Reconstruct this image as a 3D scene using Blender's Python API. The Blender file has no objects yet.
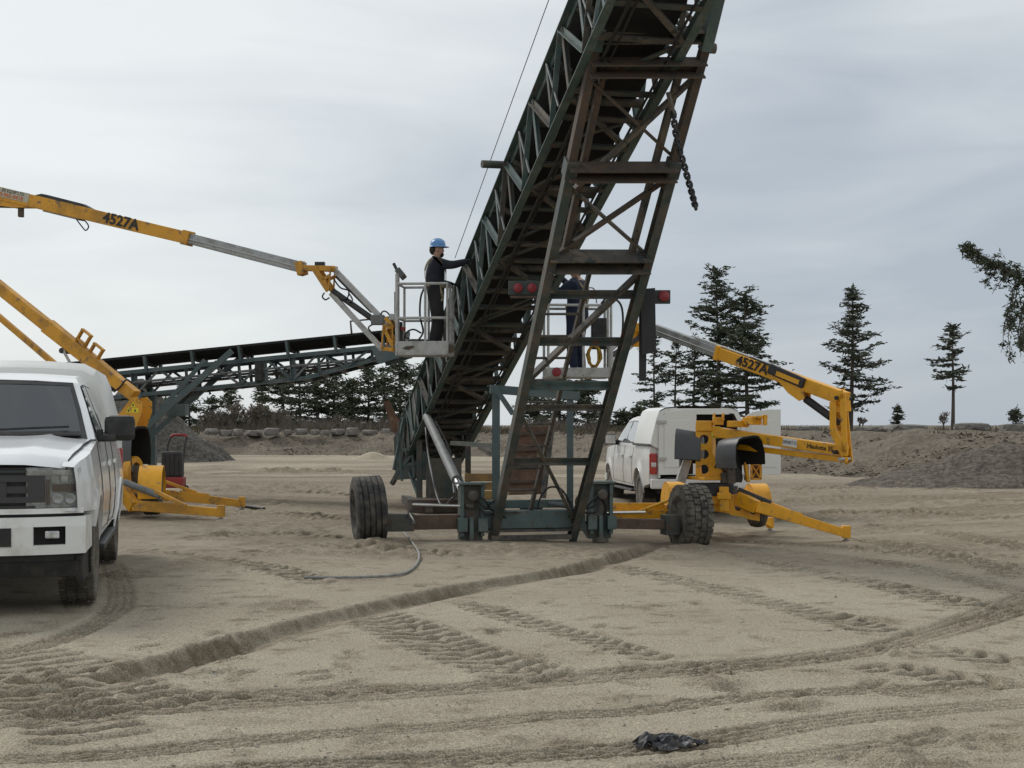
import bpy, bmesh, math, random
import numpy as np
from mathutils import Vector, Matrix, Quaternion
R = math.radians
random.seed(7)
rng = np.random.default_rng(11)
scene = bpy.context.scene
COL = scene.collection

# ------------------------------------------------------------------ camera
F, CX, HY, EYE = 1420.0, 512.0, 425.0, 1.5      # focal length and horizon row in pixels, eye height in metres
cam_data = bpy.data.cameras.new("camera")
cam_data.sensor_width = 36.0
cam_data.lens = 36.0 * F / 1024.0
cam_data.shift_y = (HY - 384.0) / 1024.0
cam_data.clip_end = 3000.0
cam = bpy.data.objects.new("camera", cam_data)
COL.objects.link(cam)
cam.location = (0, 0, EYE)
cam.rotation_euler = (R(90), 0, 0)
scene.camera = cam

# ------------------------------------------------------------------ sky, sun, exposure
SUN_EL, SUN_AZ = 40.0, 318.0                    # overcast: a broad weak sun beyond the scene, to the left
world = bpy.data.worlds.new("World")
scene.world = world
world.use_nodes = True
wn, wl = world.node_tree.nodes, world.node_tree.links
wn.clear()
w_out = wn.new("ShaderNodeOutputWorld")
w_bg = wn.new("ShaderNodeBackground")
w_bg.inputs["Strength"].default_value = 0.1
w_sky = wn.new("ShaderNodeTexSky")
w_sky.sky_type = 'NISHITA'
w_sky.sun_disc = False
w_sky.sun_elevation = R(SUN_EL)
w_sky.sun_rotation = R(SUN_AZ)
w_tc = wn.new("ShaderNodeTexCoord")
w_map = wn.new("ShaderNodeMapping")
w_map.inputs["Scale"].default_value = (1.0, 1.0, 2.2)
w_map.inputs["Rotation"].default_value = (0.0, R(7), 0.0)
w_map.inputs["Location"].default_value = (-39.664, -20.067, -8.892)
w_n1 = wn.new("ShaderNodeTexNoise")
w_n1.inputs["Scale"].default_value = 0.9
w_n1.inputs["Detail"].default_value = 6.0
w_n1.inputs["Roughness"].default_value = 0.45
w_n1.inputs["Distortion"].default_value = 0.35
w_rmp = wn.new("ShaderNodeValToRGB")
w_rmp.color_ramp.elements[0].position = 0.43
w_rmp.color_ramp.elements[0].color = (7.1, 7.4, 7.4, 1)
w_rmp.color_ramp.elements[1].position = 0.69
w_rmp.color_ramp.elements[1].color = (3.7, 4.15, 4.7, 1)
w_mix = wn.new("ShaderNodeMix")
w_mix.data_type = 'RGBA'
w_mix.inputs[0].default_value = 0.93
wl.new(w_tc.outputs["Generated"], w_map.inputs["Vector"])
wl.new(w_map.outputs["Vector"], w_n1.inputs["Vector"])
w_map2 = wn.new("ShaderNodeMapping")
w_map2.inputs["Scale"].default_value = (1.0, 1.0, 5.5)
w_map2.inputs["Rotation"].default_value = (0.0, R(-6), 0.0)
w_n2 = wn.new("ShaderNodeTexNoise")
w_n2.inputs["Scale"].default_value = 3.2
w_n2.inputs["Detail"].default_value = 7.0
w_n2.inputs["Distortion"].default_value = 0.6
w_st = wn.new("ShaderNodeMath"); w_st.operation = 'MULTIPLY_ADD'
w_st.inputs[1].default_value = 0.26; w_st.inputs[2].default_value = -0.13
w_ad = wn.new("ShaderNodeMath"); w_ad.operation = 'ADD'
wl.new(w_tc.outputs["Generated"], w_map2.inputs["Vector"]); wl.new(w_map2.outputs["Vector"], w_n2.inputs["Vector"])
wl.new(w_n2.outputs["Fac"], w_st.inputs[0]); wl.new(w_st.outputs[0], w_ad.inputs[0]); wl.new(w_n1.outputs["Fac"], w_ad.inputs[1])
wl.new(w_ad.outputs[0], w_rmp.inputs["Fac"])
wl.new(w_sky.outputs["Color"], w_mix.inputs[6])
wl.new(w_rmp.outputs["Color"], w_mix.inputs[7])
wl.new(w_mix.outputs[2], w_bg.inputs["Color"])
wl.new(w_bg.outputs["Background"], w_out.inputs["Surface"])

sun_data = bpy.data.lights.new("sun", 'SUN')
sun_data.energy = 1.6
sun_data.angle = R(17)
sun_data.color = (1.0, 0.965, 0.92)
sun = bpy.data.objects.new("sun", sun_data)
COL.objects.link(sun)
_a = R(SUN_AZ)
_sd = Vector((math.sin(_a) * math.cos(R(SUN_EL)), math.cos(_a) * math.cos(R(SUN_EL)), math.sin(R(SUN_EL))))
sun.rotation_euler = _sd.to_track_quat('Z', 'Y').to_euler()
sun.location = (-20, -10, 40)

scene.view_settings.view_transform = 'Standard'
scene.view_settings.look = 'None'
scene.view_settings.exposure = 0.25
scene.view_settings.gamma = 1.0
scene.render.resolution_x, scene.render.resolution_y = 1024, 768

# ------------------------------------------------------------------ helpers
def W(px, py, d):
    """World point seen at pixel (px, py) at distance d in front of the camera."""
    return Vector(((px - CX) / F * d, d, EYE + (HY - py) / F * d))

def set_in(node, key, val):
    node.inputs[key].default_value = val

def mat(name, base, rough=0.6, metal=0.0, second=None, amount=0.5, scale=4.0, edge=0.12, third=None, third_amount=0.3,
        third_scale=18.0, bump=0.0, bump_scale=60.0, coat=0.0, spec=0.5, alpha=1.0, trans=0.0, rough2=None, detail=6.0, emit=None, stretch=None):
    m = bpy.data.materials.new(name)
    m.use_nodes = True
    nt = m.node_tree
    b = nt.nodes["Principled BSDF"]
    def c4(c): return (c[0], c[1], c[2], 1.0)
    b.inputs["Base Color"].default_value = c4(base)
    b.inputs["Roughness"].default_value = rough
    b.inputs["Metallic"].default_value = metal
    b.inputs["Specular IOR Level"].default_value = spec
    b.inputs["Coat Weight"].default_value = coat
    b.inputs["Coat Roughness"].default_value = 0.08
    b.inputs["Transmission Weight"].default_value = trans
    tc = nt.nodes.new("ShaderNodeTexCoord")
    vec = tc.outputs["Object"]
    if stretch:
        mp = nt.nodes.new("ShaderNodeMapping"); mp.inputs["Scale"].default_value = stretch
        nt.links.new(vec, mp.inputs["Vector"]); vec = mp.outputs["Vector"]
    def layer(prev, col, amt, sc, soft, seed):
        n = nt.nodes.new("ShaderNodeTexNoise"); n.noise_dimensions = '4D'
        set_in(n, "Scale", sc); set_in(n, "Detail", detail); set_in(n, "Roughness", 0.62); set_in(n, "W", seed)
        nt.links.new(vec, n.inputs["Vector"])
        r = nt.nodes.new("ShaderNodeMapRange"); r.interpolation_type = 'SMOOTHSTEP'
        t = 0.5 + (0.5 - amt) * 0.42
        set_in(r, "From Min", t - soft); set_in(r, "From Max", t + soft)
        nt.links.new(n.outputs["Fac"], r.inputs["Value"])
        x = nt.nodes.new("ShaderNodeMix"); x.data_type = 'RGBA'
        nt.links.new(r.outputs["Result"], x.inputs[0])
        if prev is None: x.inputs[6].default_value = c4(base)
        else: nt.links.new(prev, x.inputs[6])
        x.inputs[7].default_value = c4(col)
        return x.outputs[2], r.outputs["Result"]
    col = None
    if second is not None:
        col, fac = layer(None, second, amount, scale, edge, 1.3)
        if rough2 is not None:
            rm = nt.nodes.new("ShaderNodeMapRange"); set_in(rm, "To Min", rough); set_in(rm, "To Max", rough2)
            nt.links.new(fac, rm.inputs["Value"]); nt.links.new(rm.outputs["Result"], b.inputs["Roughness"])
    if third is not None:
        col, _ = layer(col, third, third_amount, third_scale, 0.06, 5.7)
    if col is not None:
        nt.links.new(col, b.inputs["Base Color"])
    if bump > 0:
        n = nt.nodes.new("ShaderNodeTexNoise"); set_in(n, "Scale", bump_scale); set_in(n, "Detail", 4.0)
        nt.links.new(vec, n.inputs["Vector"])
        bp = nt.nodes.new("ShaderNodeBump"); set_in(bp, "Strength", bump); set_in(bp, "Distance", 0.01)
        nt.links.new(n.outputs["Fac"], bp.inputs["Height"])
        nt.links.new(bp.outputs["Normal"], b.inputs["Normal"])
    if emit:
        b.inputs["Emission Color"].default_value = c4(emit[0]); b.inputs["Emission Strength"].default_value = emit[1]
    return m

class MB:
    """Collects shapes; build() links them as ONE mesh object."""
    def __init__(self): self.v, self.f, self.m = [], [], []; self.mi = 0
    def add(self, verts, faces):
        o = len(self.v)
        self.v += [tuple(p) for p in verts]
        for f in faces:
            self.f.append([o + i for i in f]); self.m.append(self.mi)
        return self
    def box(self, c, s, rot=None):
        hx, hy, hz = s[0] / 2, s[1] / 2, s[2] / 2
        P = [Vector((x * hx, y * hy, z * hz)) for z in (-1, 1) for y in (-1, 1) for x in (-1, 1)]
        if rot is not None: P = [rot @ p for p in P]
        c = Vector(c)
        return self.add([p + c for p in P], [(0, 2, 3, 1), (4, 5, 7, 6), (0, 1, 5, 4), (2, 6, 7, 3), (0, 4, 6, 2), (1, 3, 7, 5)])
    def frame(self, p0, p1, up=None):
        a = (Vector(p1) - Vector(p0)).normalized()
        u = Vector(up) if up is not None else Vector((0, 0, 1))
        if abs(a.dot(u.normalized())) > 0.985: u = Vector((0, 1, 0)) if abs(a.y) < 0.9 else Vector((1, 0, 0))
        s = a.cross(u).normalized(); t = s.cross(a).normalized()
        return a, s, t
    def bar(self, p0, p1, w, h, up=None, w2=None, h2=None):
        """Box beam from p0 to p1, w across, h along up."""
        p0, p1 = Vector(p0), Vector(p1)
        a, s, t = self.frame(p0, p1, up)
        w2 = w if w2 is None else w2; h2 = h if h2 is None else h2
        V = []
        for p, ww, hh in ((p0, w, h), (p1, w2, h2)):
            for j in (-1, 1):
                for i in (-1, 1): V.append(p + s * (i * ww / 2) + t * (j * hh / 2))
        return self.add(V, [(0, 2, 3, 1), (4, 5, 7, 6), (0, 1, 5, 4), (2, 6, 7, 3), (0, 4, 6, 2), (1, 3, 7, 5)])
    def angle(self, p0, p1, w, th=0.012, up=None, sx=1, sy=1):
        """Steel angle (L section)."""
        p0, p1 = Vector(p0), Vector(p1)
        a, s, t = self.frame(p0, p1, up)
        s *= sx; t *= sy
        pr = [(0, 0), (w, 0), (w, th), (th, th), (th, w), (0, w)]
        V = [p + s * (x - w * .3) + t * (y - w * .3) for p in (p0, p1) for x, y in pr]
        return self.add(V, [(0, 1, 2, 3), (0, 3, 4, 5), (9, 8, 7, 6), (11, 10, 9, 6)] + [(i, (i + 1) % 6, (i + 1) % 6 + 6, i + 6) for i in range(6)])
    def channel(self, p0, p1, w, h, th=0.014, up=None, sgn=1):
        """C section: web h tall along up, flanges w deep towards sgn*side."""
        p0, p1 = Vector(p0), Vector(p1)
        a, s, t = self.frame(p0, p1, up)
        s *= sgn
        pr = [(0, 0), (w, 0), (w, th), (th, th), (th, h - th), (w, h - th), (w, h), (0, h)]
        V = [p + s * (x - w / 2) + t * (y - h / 2) for p in (p0, p1) for x, y in pr]
        return self.add(V, [(0, 1, 2, 3), (0, 3, 4, 7), (4, 5, 6, 7), (11, 10, 9, 8), (15, 12, 11, 8), (15, 14, 13, 12)] + [(i, (i + 1) % 8, (i + 1) % 8 + 8, i + 8) for i in range(8)])
    def tube(self, pts, r, seg=8, caps=True, r_end=None):
        pts = [Vector(p) for p in pts]
        n = len(pts)
        if not isinstance(r, (list, tuple)): r = [r + ((r_end - r) * i / max(1, n - 1) if r_end is not None else 0) for i in range(n)]
        V, Fc = [], []
        pa = (pts[1] - pts[0]).normalized()
        ref = Vector((0, 0, 1)) if abs(pa.z) < 0.9 else Vector((1, 0, 0))
        s = pa.cross(ref).normalized()
        for i, p in enumerate(pts):
            d = ((pts[min(i + 1, n - 1)] - p).normalized() + (p - pts[max(i - 1, 0)]).normalized())
            d = d.normalized() if d.length > 1e-6 else pa
            s = (s - d * s.dot(d))
            s = s.normalized() if s.length > 1e-6 else d.orthogonal().normalized()
            t = d.cross(s)
            for k in range(seg):
                an = 2 * math.pi * k / seg
                V.append(p + s * (math.cos(an) * r[i]) + t * (math.sin(an) * r[i]))
        for i in range(n - 1):
            for k in range(seg):
                k2 = (k + 1) % seg
                Fc.append((i * seg + k, i * seg + k2, (i + 1) * seg + k2, (i + 1) * seg + k))
        if caps:
            Fc.append(tuple(reversed(range(seg)))); Fc.append(tuple((n - 1) * seg + k for k in range(seg)))
        return self.add(V, Fc)
    def lathe(self, c, axis, prof, seg=32, up=None):
        """prof: list of (along axis, radius)."""
        c = Vector(c); a = Vector(axis).normalized()
        s = a.orthogonal().normalized() if up is None else Vector(up); t = a.cross(s)
        V, Fc = [], []
        n = len(prof)
        for (x, r) in prof:
            for k in range(seg):
                an = 2 * math.pi * k / seg
                V.append(c + a * x + (s * math.cos(an) + t * math.sin(an)) * r)
        for i in range(n - 1):
            for k in range(seg):
                k2 = (k + 1) % seg
                Fc.append((i * seg + k, i * seg + k2, (i + 1) * seg + k2, (i + 1) * seg + k))
        if prof[0][1] > 1e-4: Fc.append(tuple(reversed(range(seg))))
        if prof[-1][1] > 1e-4: Fc.append(tuple((n - 1) * seg + k for k in range(seg)))
        return self.add(V, Fc)
    def plate(self, outline, th, O, ex, ey):
        """Flat plate: 2D outline in the plane (O, ex, ey), thickness th centred."""
        O, ex, ey = Vector(O), Vector(ex), Vector(ey)
        nz = ex.cross(ey).normalized()
        n = len(outline)
        V = [O + ex * x + ey * y + nz * (k * th / 2) for k in (-1, 1) for x, y in outline]
        return self.add(V, [tuple(reversed(range(n))), tuple(n + i for i in range(n))] + [(i, (i + 1) % n, (i + 1) % n + n, i + n) for i in range(n)])
    def sphere(self, c, r, seg=12, rings=8, sc=(1, 1, 1)):
        c = Vector(c); V, Fc = [], []
        for i in range(rings + 1):
            ph = math.pi * i / rings
            for k in range(seg):
                an = 2 * math.pi * k / seg
                V.append(c + Vector((math.sin(ph) * math.cos(an) * r * sc[0], math.sin(ph) * math.sin(an) * r * sc[1], math.cos(ph) * r * sc[2])))
        for i in range(rings):
            for k in range(seg):
                k2 = (k + 1) % seg
                Fc.append((i * seg + k, (i + 1) * seg + k, (i + 1) * seg + k2, i * seg + k2))
        return self.add(V, Fc)
    def build(self, name, mats, parent=None, smooth=None, bevel=0.0, local=False, fix=True):
        me = bpy.data.meshes.new(name)
        off = Vector((0, 0, 0))
        if parent is not None and not local: off = world_origin(parent)
        me.from_pydata([tuple(Vector(p) - off) for p in self.v], [], self.f)
        if not isinstance(mats, (list, tuple)): mats = [mats]
        for m in mats: me.materials.append(m)
        if len(mats) > 1: me.polygons.foreach_set("material_index", self.m)
        if fix:
            bm = bmesh.new(); bm.from_mesh(me)
            bmesh.ops.remove_doubles(bm, verts=bm.verts, dist=1e-5)
            bmesh.ops.recalc_face_normals(bm, faces=bm.faces)
            if bevel > 0:
                es = [e for e in bm.edges if len(e.link_faces) == 2 and e.calc_face_angle(0) > R(40)]
                bmesh.ops.bevel(bm, geom=es, offset=bevel, segments=2, affect='EDGES', profile=0.6, clamp_overlap=True)
            bm.to_mesh(me); bm.free()
        if smooth is not None:
            me.polygons.foreach_set("use_smooth", [True] * len(me.polygons))
            if smooth < 180: me.set_sharp_from_angle(angle=R(smooth))
        me.update()
        o = bpy.data.objects.new(name, me)
        COL.objects.link(o)
        if parent is not None: o.parent = parent
        return o

_origins = {}
def world_origin(o):
    return _origins.get(o.name, Vector((0, 0, 0)))

def tag(o, label=None, cat=None, group=None, kind=None):
    if label: o["label"] = label
    if cat: o["category"] = cat
    if group: o["group"] = group
    if kind: o["kind"] = kind
    return o

def thing(name, label, cat, loc=(0, 0, 0), rotz=0.0, group=None):
    o = bpy.data.objects.new(name, None)
    COL.objects.link(o)
    o.empty_display_size = 0.2
    o.location = loc
    o.rotation_euler = (0, 0, rotz)
    _origins[o.name] = Vector(loc)
    return tag(o, label, cat, group)

def sub(part):
    """Children of a part keep the part's coordinates (the part sits at its thing's origin)."""
    _origins[part.name] = _origins.get(part.parent.name, Vector((0, 0, 0))) if part.parent else Vector((0, 0, 0))
    return part

def curve_pts(pts, n=8):
    """Catmull-Rom through pts."""
    pts = [Vector(p) for p in pts]
    P = [pts[0] * 2 - pts[1]] + pts + [pts[-1] * 2 - pts[-2]]
    out = []
    for i in range(1, len(P) - 2):
        for k in range(n):
            t = k / n
            a, b, c, d = P[i - 1], P[i], P[i + 1], P[i + 2]
            out.append(0.5 * ((2 * b) + (c - a) * t + (2 * a - 5 * b + 4 * c - d) * t * t + (3 * b - a - 3 * c + d) * t ** 3))
    out.append(pts[-1])
    return out

def text_mesh(name, body, size, material, parent, M, local=False, squash=1.0, bold=0.0):
    """Flat lettering: font curve turned into a mesh; M places it (x along the text, y up)."""
    cu = bpy.data.curves.new(name, 'FONT')
    cu.body = body; cu.size = size; cu.align_x = 'CENTER'; cu.align_y = 'CENTER'; cu.extrude = 0.001; cu.offset = bold; cu.resolution_u = 3
    ob = bpy.data.objects.new(name + "_tmp", cu)
    COL.objects.link(ob)
    dg = bpy.context.evaluated_depsgraph_get()
    me = bpy.data.meshes.new_from_object(ob.evaluated_get(dg))
    bpy.data.objects.remove(ob); bpy.data.curves.remove(cu)
    off = Vector((0, 0, 0)) if (parent is None or local) else world_origin(parent)
    for v in me.vertices: v.co = (M @ Vector((v.co.x * squash, v.co.y, v.co.z))) - off
    me.name = name
    me.materials.clear(); me.materials.append(material)
    o = bpy.data.objects.new(name, me)
    COL.objects.link(o)
    if parent is not None: o.parent = parent
    return o

def axes(O, ex, ey):
    ex = Vector(ex).normalized(); ey = Vector(ey); ey = (ey - ex * ey.dot(ex)).normalized(); ez = ex.cross(ey)
    M = Matrix.Identity(4)
    for i in range(3): M[i][0], M[i][1], M[i][2], M[i][3] = ex[i], ey[i], ez[i], O[i]
    return M

# numpy value noise
_tab = rng.random((256, 256))
def vnoise(x, y, s, seed=0):
    x = x * s + seed * 17.31 + 1000.0; y = y * s + seed * 41.7 + 1000.0
    xi = np.floor(x).astype(int); yi = np.floor(y).astype(int)
    fx = x - xi; fy = y - yi
    fx = fx * fx * (3 - 2 * fx); fy = fy * fy * (3 - 2 * fy)
    a = _tab[xi & 255, yi & 255]; b = _tab[(xi + 1) & 255, yi & 255]
    c = _tab[xi & 255, (yi + 1) & 255]; d = _tab[(xi + 1) & 255, (yi + 1) & 255]
    return (a * (1 - fx) + b * fx) * (1 - fy) + (c * (1 - fx) + d * fx) * fy - 0.5
def fbm(x, y, s, octs=4, seed=0, gain=0.5):
    o = 0.0; g = 1.0
    for k in range(octs):
        o = o + g * vnoise(x, y, s * 2 ** k, seed + k); g *= gain
    return o
def sstep(a, b, x):
    t = np.clip((x - a) / (b - a), 0, 1)
    return t * t * (3 - 2 * t)

# ------------------------------------------------------------------ materials
M = {}
M['yellow'] = mat('lift_yellow_paint', (0.80, 0.38, 0.011), 0.42, second=(0.55, 0.26, 0.015), amount=0.3, scale=3.0, third=(0.24, 0.16, 0.08), third_amount=0.2, third_scale=9, rough2=0.6)
M['yellow_old'] = mat('lift_yellow_paint_faded', (0.66, 0.315, 0.02), 0.5, second=(0.42, 0.21, 0.03), amount=0.42, scale=2.5, third=(0.2, 0.13, 0.07), third_amount=0.24, third_scale=9, rough2=0.65)
M['alu'] = mat('boom_grey_metal', (0.36, 0.37, 0.37), 0.45, 0.35, second=(0.22, 0.215, 0.2), amount=0.42, scale=6, stretch=(1, 1, 1), third=(0.12, 0.11, 0.1), third_amount=0.18, third_scale=22)
M['rail'] = mat('basket_rail_paint', (0.42, 0.42, 0.405), 0.5, second=(0.28, 0.27, 0.245), amount=0.35, scale=9, third=(0.17, 0.1, 0.06), third_amount=0.12, third_scale=25)
M['black'] = mat('black_plastic', (0.018, 0.018, 0.02), 0.5, second=(0.035, 0.034, 0.033), amount=0.4, scale=8)
M['rubber'] = mat('hose_rubber', (0.016, 0.016, 0.017), 0.6)
M['tyre'] = mat('tyre_rubber', (0.028, 0.028, 0.028), 0.85, second=(0.12, 0.105, 0.085), amount=0.36, scale=7, edge=0.16, third=(0.2, 0.175, 0.14), third_amount=0.14, third_scale=20)
M['tyre_dusty'] = mat('tyre_rubber_dusty', (0.045, 0.043, 0.04), 0.9, second=(0.17, 0.15, 0.12), amount=0.5, scale=5, edge=0.2, third=(0.24, 0.21, 0.165), third_amount=0.25, third_scale=16)
M['teal'] = mat('conveyor_green_paint', (0.064, 0.104, 0.10), 0.5, second=(0.12, 0.15, 0.14), amount=0.4, scale=4, third=(0.085, 0.055, 0.038), third_amount=0.24, third_scale=10, rough2=0.7)
M['teal_dark'] = mat('conveyor_green_paint_grimy', (0.044, 0.06, 0.056), 0.62, second=(0.11, 0.096, 0.077), amount=0.45, scale=3.5, third=(0.095, 0.05, 0.03), third_amount=0.25, third_scale=9, rough2=0.8)
M['steel_dark'] = mat('grimy_steel', (0.08, 0.073, 0.065), 0.7, 0.1, second=(0.14, 0.115, 0.088), amount=0.45, scale=4, third=(0.03, 0.04, 0.038), third_amount=0.3, third_scale=9)
M['rust'] = mat('rusty_steel', (0.10, 0.068, 0.049), 0.8, 0.0, second=(0.062, 0.053, 0.045), amount=0.5, scale=5, third=(0.11, 0.066, 0.04), third_amount=0.25, third_scale=14, bump=0.15)
M['rust_panel'] = mat('rusty_panel', (0.15, 0.082, 0.05), 0.85, second=(0.09, 0.05, 0.034), amount=0.5, scale=3, third=(0.21, 0.15, 0.1), third_amount=0.25, third_scale=8, bump=0.1)
M['axle_rust'] = mat('axle_brown_steel', (0.115, 0.075, 0.052), 0.8, second=(0.075, 0.05, 0.037), amount=0.5, scale=5, third=(0.17, 0.13, 0.095), third_amount=0.2, third_scale=10)
M['blue_steel'] = mat('far_conveyor_blue_grey_paint', (0.068, 0.10, 0.104), 0.55, second=(0.11, 0.138, 0.138), amount=0.4, scale=2, third=(0.09, 0.07, 0.055), third_amount=0.18, third_scale=7)
M['belt'] = mat('conveyor_belt_rubber', (0.006, 0.0065, 0.008), 0.75, second=(0.014, 0.014, 0.014), amount=0.4, scale=2)
M['chrome'] = mat('cylinder_rod', (0.62, 0.62, 0.6), 0.22, 0.9)
M['cyl'] = mat('cylinder_barrel_grey', (0.17, 0.18, 0.18), 0.65, 0.0, second=(0.13, 0.135, 0.13), amount=0.4, scale=5, third=(0.07, 0.06, 0.05), third_amount=0.2)
M['zinc'] = mat('zinc_plate', (0.42, 0.42, 0.41), 0.4, 0.7)
M['white_paint'] = mat('truck_white_paint', (0.84, 0.85, 0.86), 0.22, coat=0.6, second=(0.70, 0.70, 0.69), amount=0.3, scale=1.2, edge=0.25, third=(0.5, 0.46, 0.4), third_amount=0.06, third_scale=9)
M['white_dirty'] = mat('truck_white_paint_dusty', (0.71, 0.71, 0.70), 0.3, coat=0.3, second=(0.50, 0.47, 0.42), amount=0.34, scale=2.2, edge=0.3, third=(0.34, 0.3, 0.25), third_amount=0.1, third_scale=11)
M['cap_white'] = mat('canopy_white_gelcoat', (0.73, 0.73, 0.70), 0.32, second=(0.66, 0.655, 0.625), amount=0.35, scale=1.5, edge=0.3)
M['trim_black'] = mat('trim_black_plastic', (0.012, 0.012, 0.0125), 0.55, second=(0.035, 0.033, 0.03), amount=0.35, scale=9)
M['trim_grey'] = mat('trim_dark_grey', (0.04, 0.04, 0.042), 0.5)
M['glass_dark'] = mat('truck_glass', (0.045, 0.053, 0.058), 0.04, spec=0.8, coat=0.7)
M['lamp_clear'] = mat('lamp_reflector', (0.66, 0.67, 0.68), 0.15, 0.3, second=(0.36, 0.36, 0.365), amount=0.5, scale=11, coat=0.8)
M['lamp_red'] = mat('lamp_red_lens', (0.38, 0.012, 0.012), 0.15, coat=0.6)
M['lamp_red_dull'] = mat('lamp_red_lens_dull', (0.24, 0.02, 0.026), 0.35)
M['lamp_amber'] = mat('lamp_amber_lens', (0.12, 0.07, 0.055), 0.2, coat=0.4)
M['rim'] = mat('wheel_rim_alloy', (0.4, 0.4, 0.4), 0.35, 0.7, second=(0.22, 0.2, 0.17), amount=0.4, scale=12)
M['grey_hood'] = mat('lift_hood_grey', (0.075, 0.078, 0.083), 0.5, second=(0.11, 0.105, 0.1), amount=0.35, scale=4)
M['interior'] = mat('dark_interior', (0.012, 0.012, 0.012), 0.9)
M['decal_white'] = mat('decal_white', (0.7, 0.7, 0.68), 0.5)
M['decal_cream'] = mat('decal_aged_white', (0.46, 0.43, 0.35), 0.6)
M['decal_yellow'] = mat('decal_safety_yellow', (0.72, 0.62, 0.03), 0.5)
M['ink'] = mat('lettering_black', (0.014, 0.012, 0.01), 0.5)
M['ink_orange'] = mat('lettering_orange', (0.5, 0.14, 0.03), 0.5)
M['red_paint'] = mat('red_painted_steel', (0.3, 0.025, 0.022), 0.5, second=(0.16, 0.02, 0.02), amount=0.4, scale=8)

def glass_clear(name='windscreen_glass', tint=(0.42, 0.46, 0.46), ior=2.4):
    m = bpy.data.materials.new(name); m.use_nodes = True
    nt = m.node_tree; nt.nodes.clear()
    o = nt.nodes.new("ShaderNodeOutputMaterial"); mx = nt.nodes.new("ShaderNodeMixShader")
    t = nt.nodes.new("ShaderNodeBsdfTransparent"); t.inputs[0].default_value = (*tint, 1)
    g = nt.nodes.new("ShaderNodeBsdfGlossy"); g.inputs["Roughness"].default_value = 0.03
    fr = nt.nodes.new("ShaderNodeFresnel"); fr.inputs[0].default_value = ior
    nt.links.new(fr.outputs[0], mx.inputs[0]); nt.links.new(t.outputs[0], mx.inputs[1]); nt.links.new(g.outputs[0], mx.inputs[2]); nt.links.new(mx.outputs[0], o.inputs[0])
    return m
M['glass_clear'] = glass_clear()
M['glass_lens'] = glass_clear('headlight_glass', (0.94, 0.95, 0.95), 1.5)
M['lamp_house'] = mat('lamp_housing', (0.52, 0.53, 0.54), 0.3, 0.1, second=(0.30, 0.305, 0.31), amount=0.45, scale=13)
M['seat'] = mat('seat_cloth', (0.06, 0.06, 0.062), 0.9)
M['dash'] = mat('dashboard', (0.05, 0.05, 0.05), 0.7)
# ------------------------------------------------------------------ ground
def base_z(x, y):
    """Gentle lie of the land: the yard dips to the right of the conveyor."""
    return -0.40 * np.exp(-0.5 * (((x - 4.0) / 4.0) ** 2 + ((y - 26.0) / 6.0) ** 2)) - 0.05 * np.exp(-0.5 * (((x + 2.0) / 1.6) ** 2 + ((y - 20.3) / 1.6) ** 2))
def gz(x, y):
    return float(base_z(np.float64(x), np.float64(y)))
def gpt(px, py, it=6):
    """Ground point under a pixel."""
    z = 0.0
    for _ in range(it):
        d = (EYE - z) * F / (py - HY); z = gz((px - CX) / F * d, d)
    return Vector(((px - CX) / F * d, d, z))

ys = [-60, -40, -25, -15, -8, -4, -1, 1.0, 2.2, 3.0, 3.6, 4.1, 4.5, 4.8, 5.0, 5.2]
while ys[-1] < 16.0: ys.append(ys[-1] + 0.0020 * max(ys[-1], 6.0))
while ys[-1] < 48.0: ys.append(ys[-1] + 0.0040 * ys[-1])
while ys[-1] < 900.0: ys.append(ys[-1] * 1.06)
ys = np.array(ys)
xs = list(np.arange(-9.0, 9.0, 0.029))
st = 0.029; r_ = []
x = 9.0
while x < 700: r_.append(x); st *= 1.09; x += st
xs = np.array([-v for v in reversed(r_)][:-1] + xs + r_)
GX, GY = np.meshgrid(xs, ys)
gx, gy = GX.ravel(), GY.ravel()
gh = base_z(gx, gy)
damp_shade = np.zeros_like(gx)  # moist soil, plus shade painted into the track lows
near = np.exp(-np.maximum(gy - 6, 0) / 40.0)
# wind-rippled, walked-over sand
gh += 0.030 * fbm(gx, gy, 0.35, 2, 1) + 0.005 * fbm(gx, gy, 2.3, 2, 5) + 0.003 * fbm(gx, gy, 14.0, 2, 9) * near
fade_far = sstep(70, 40, gy)

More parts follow.
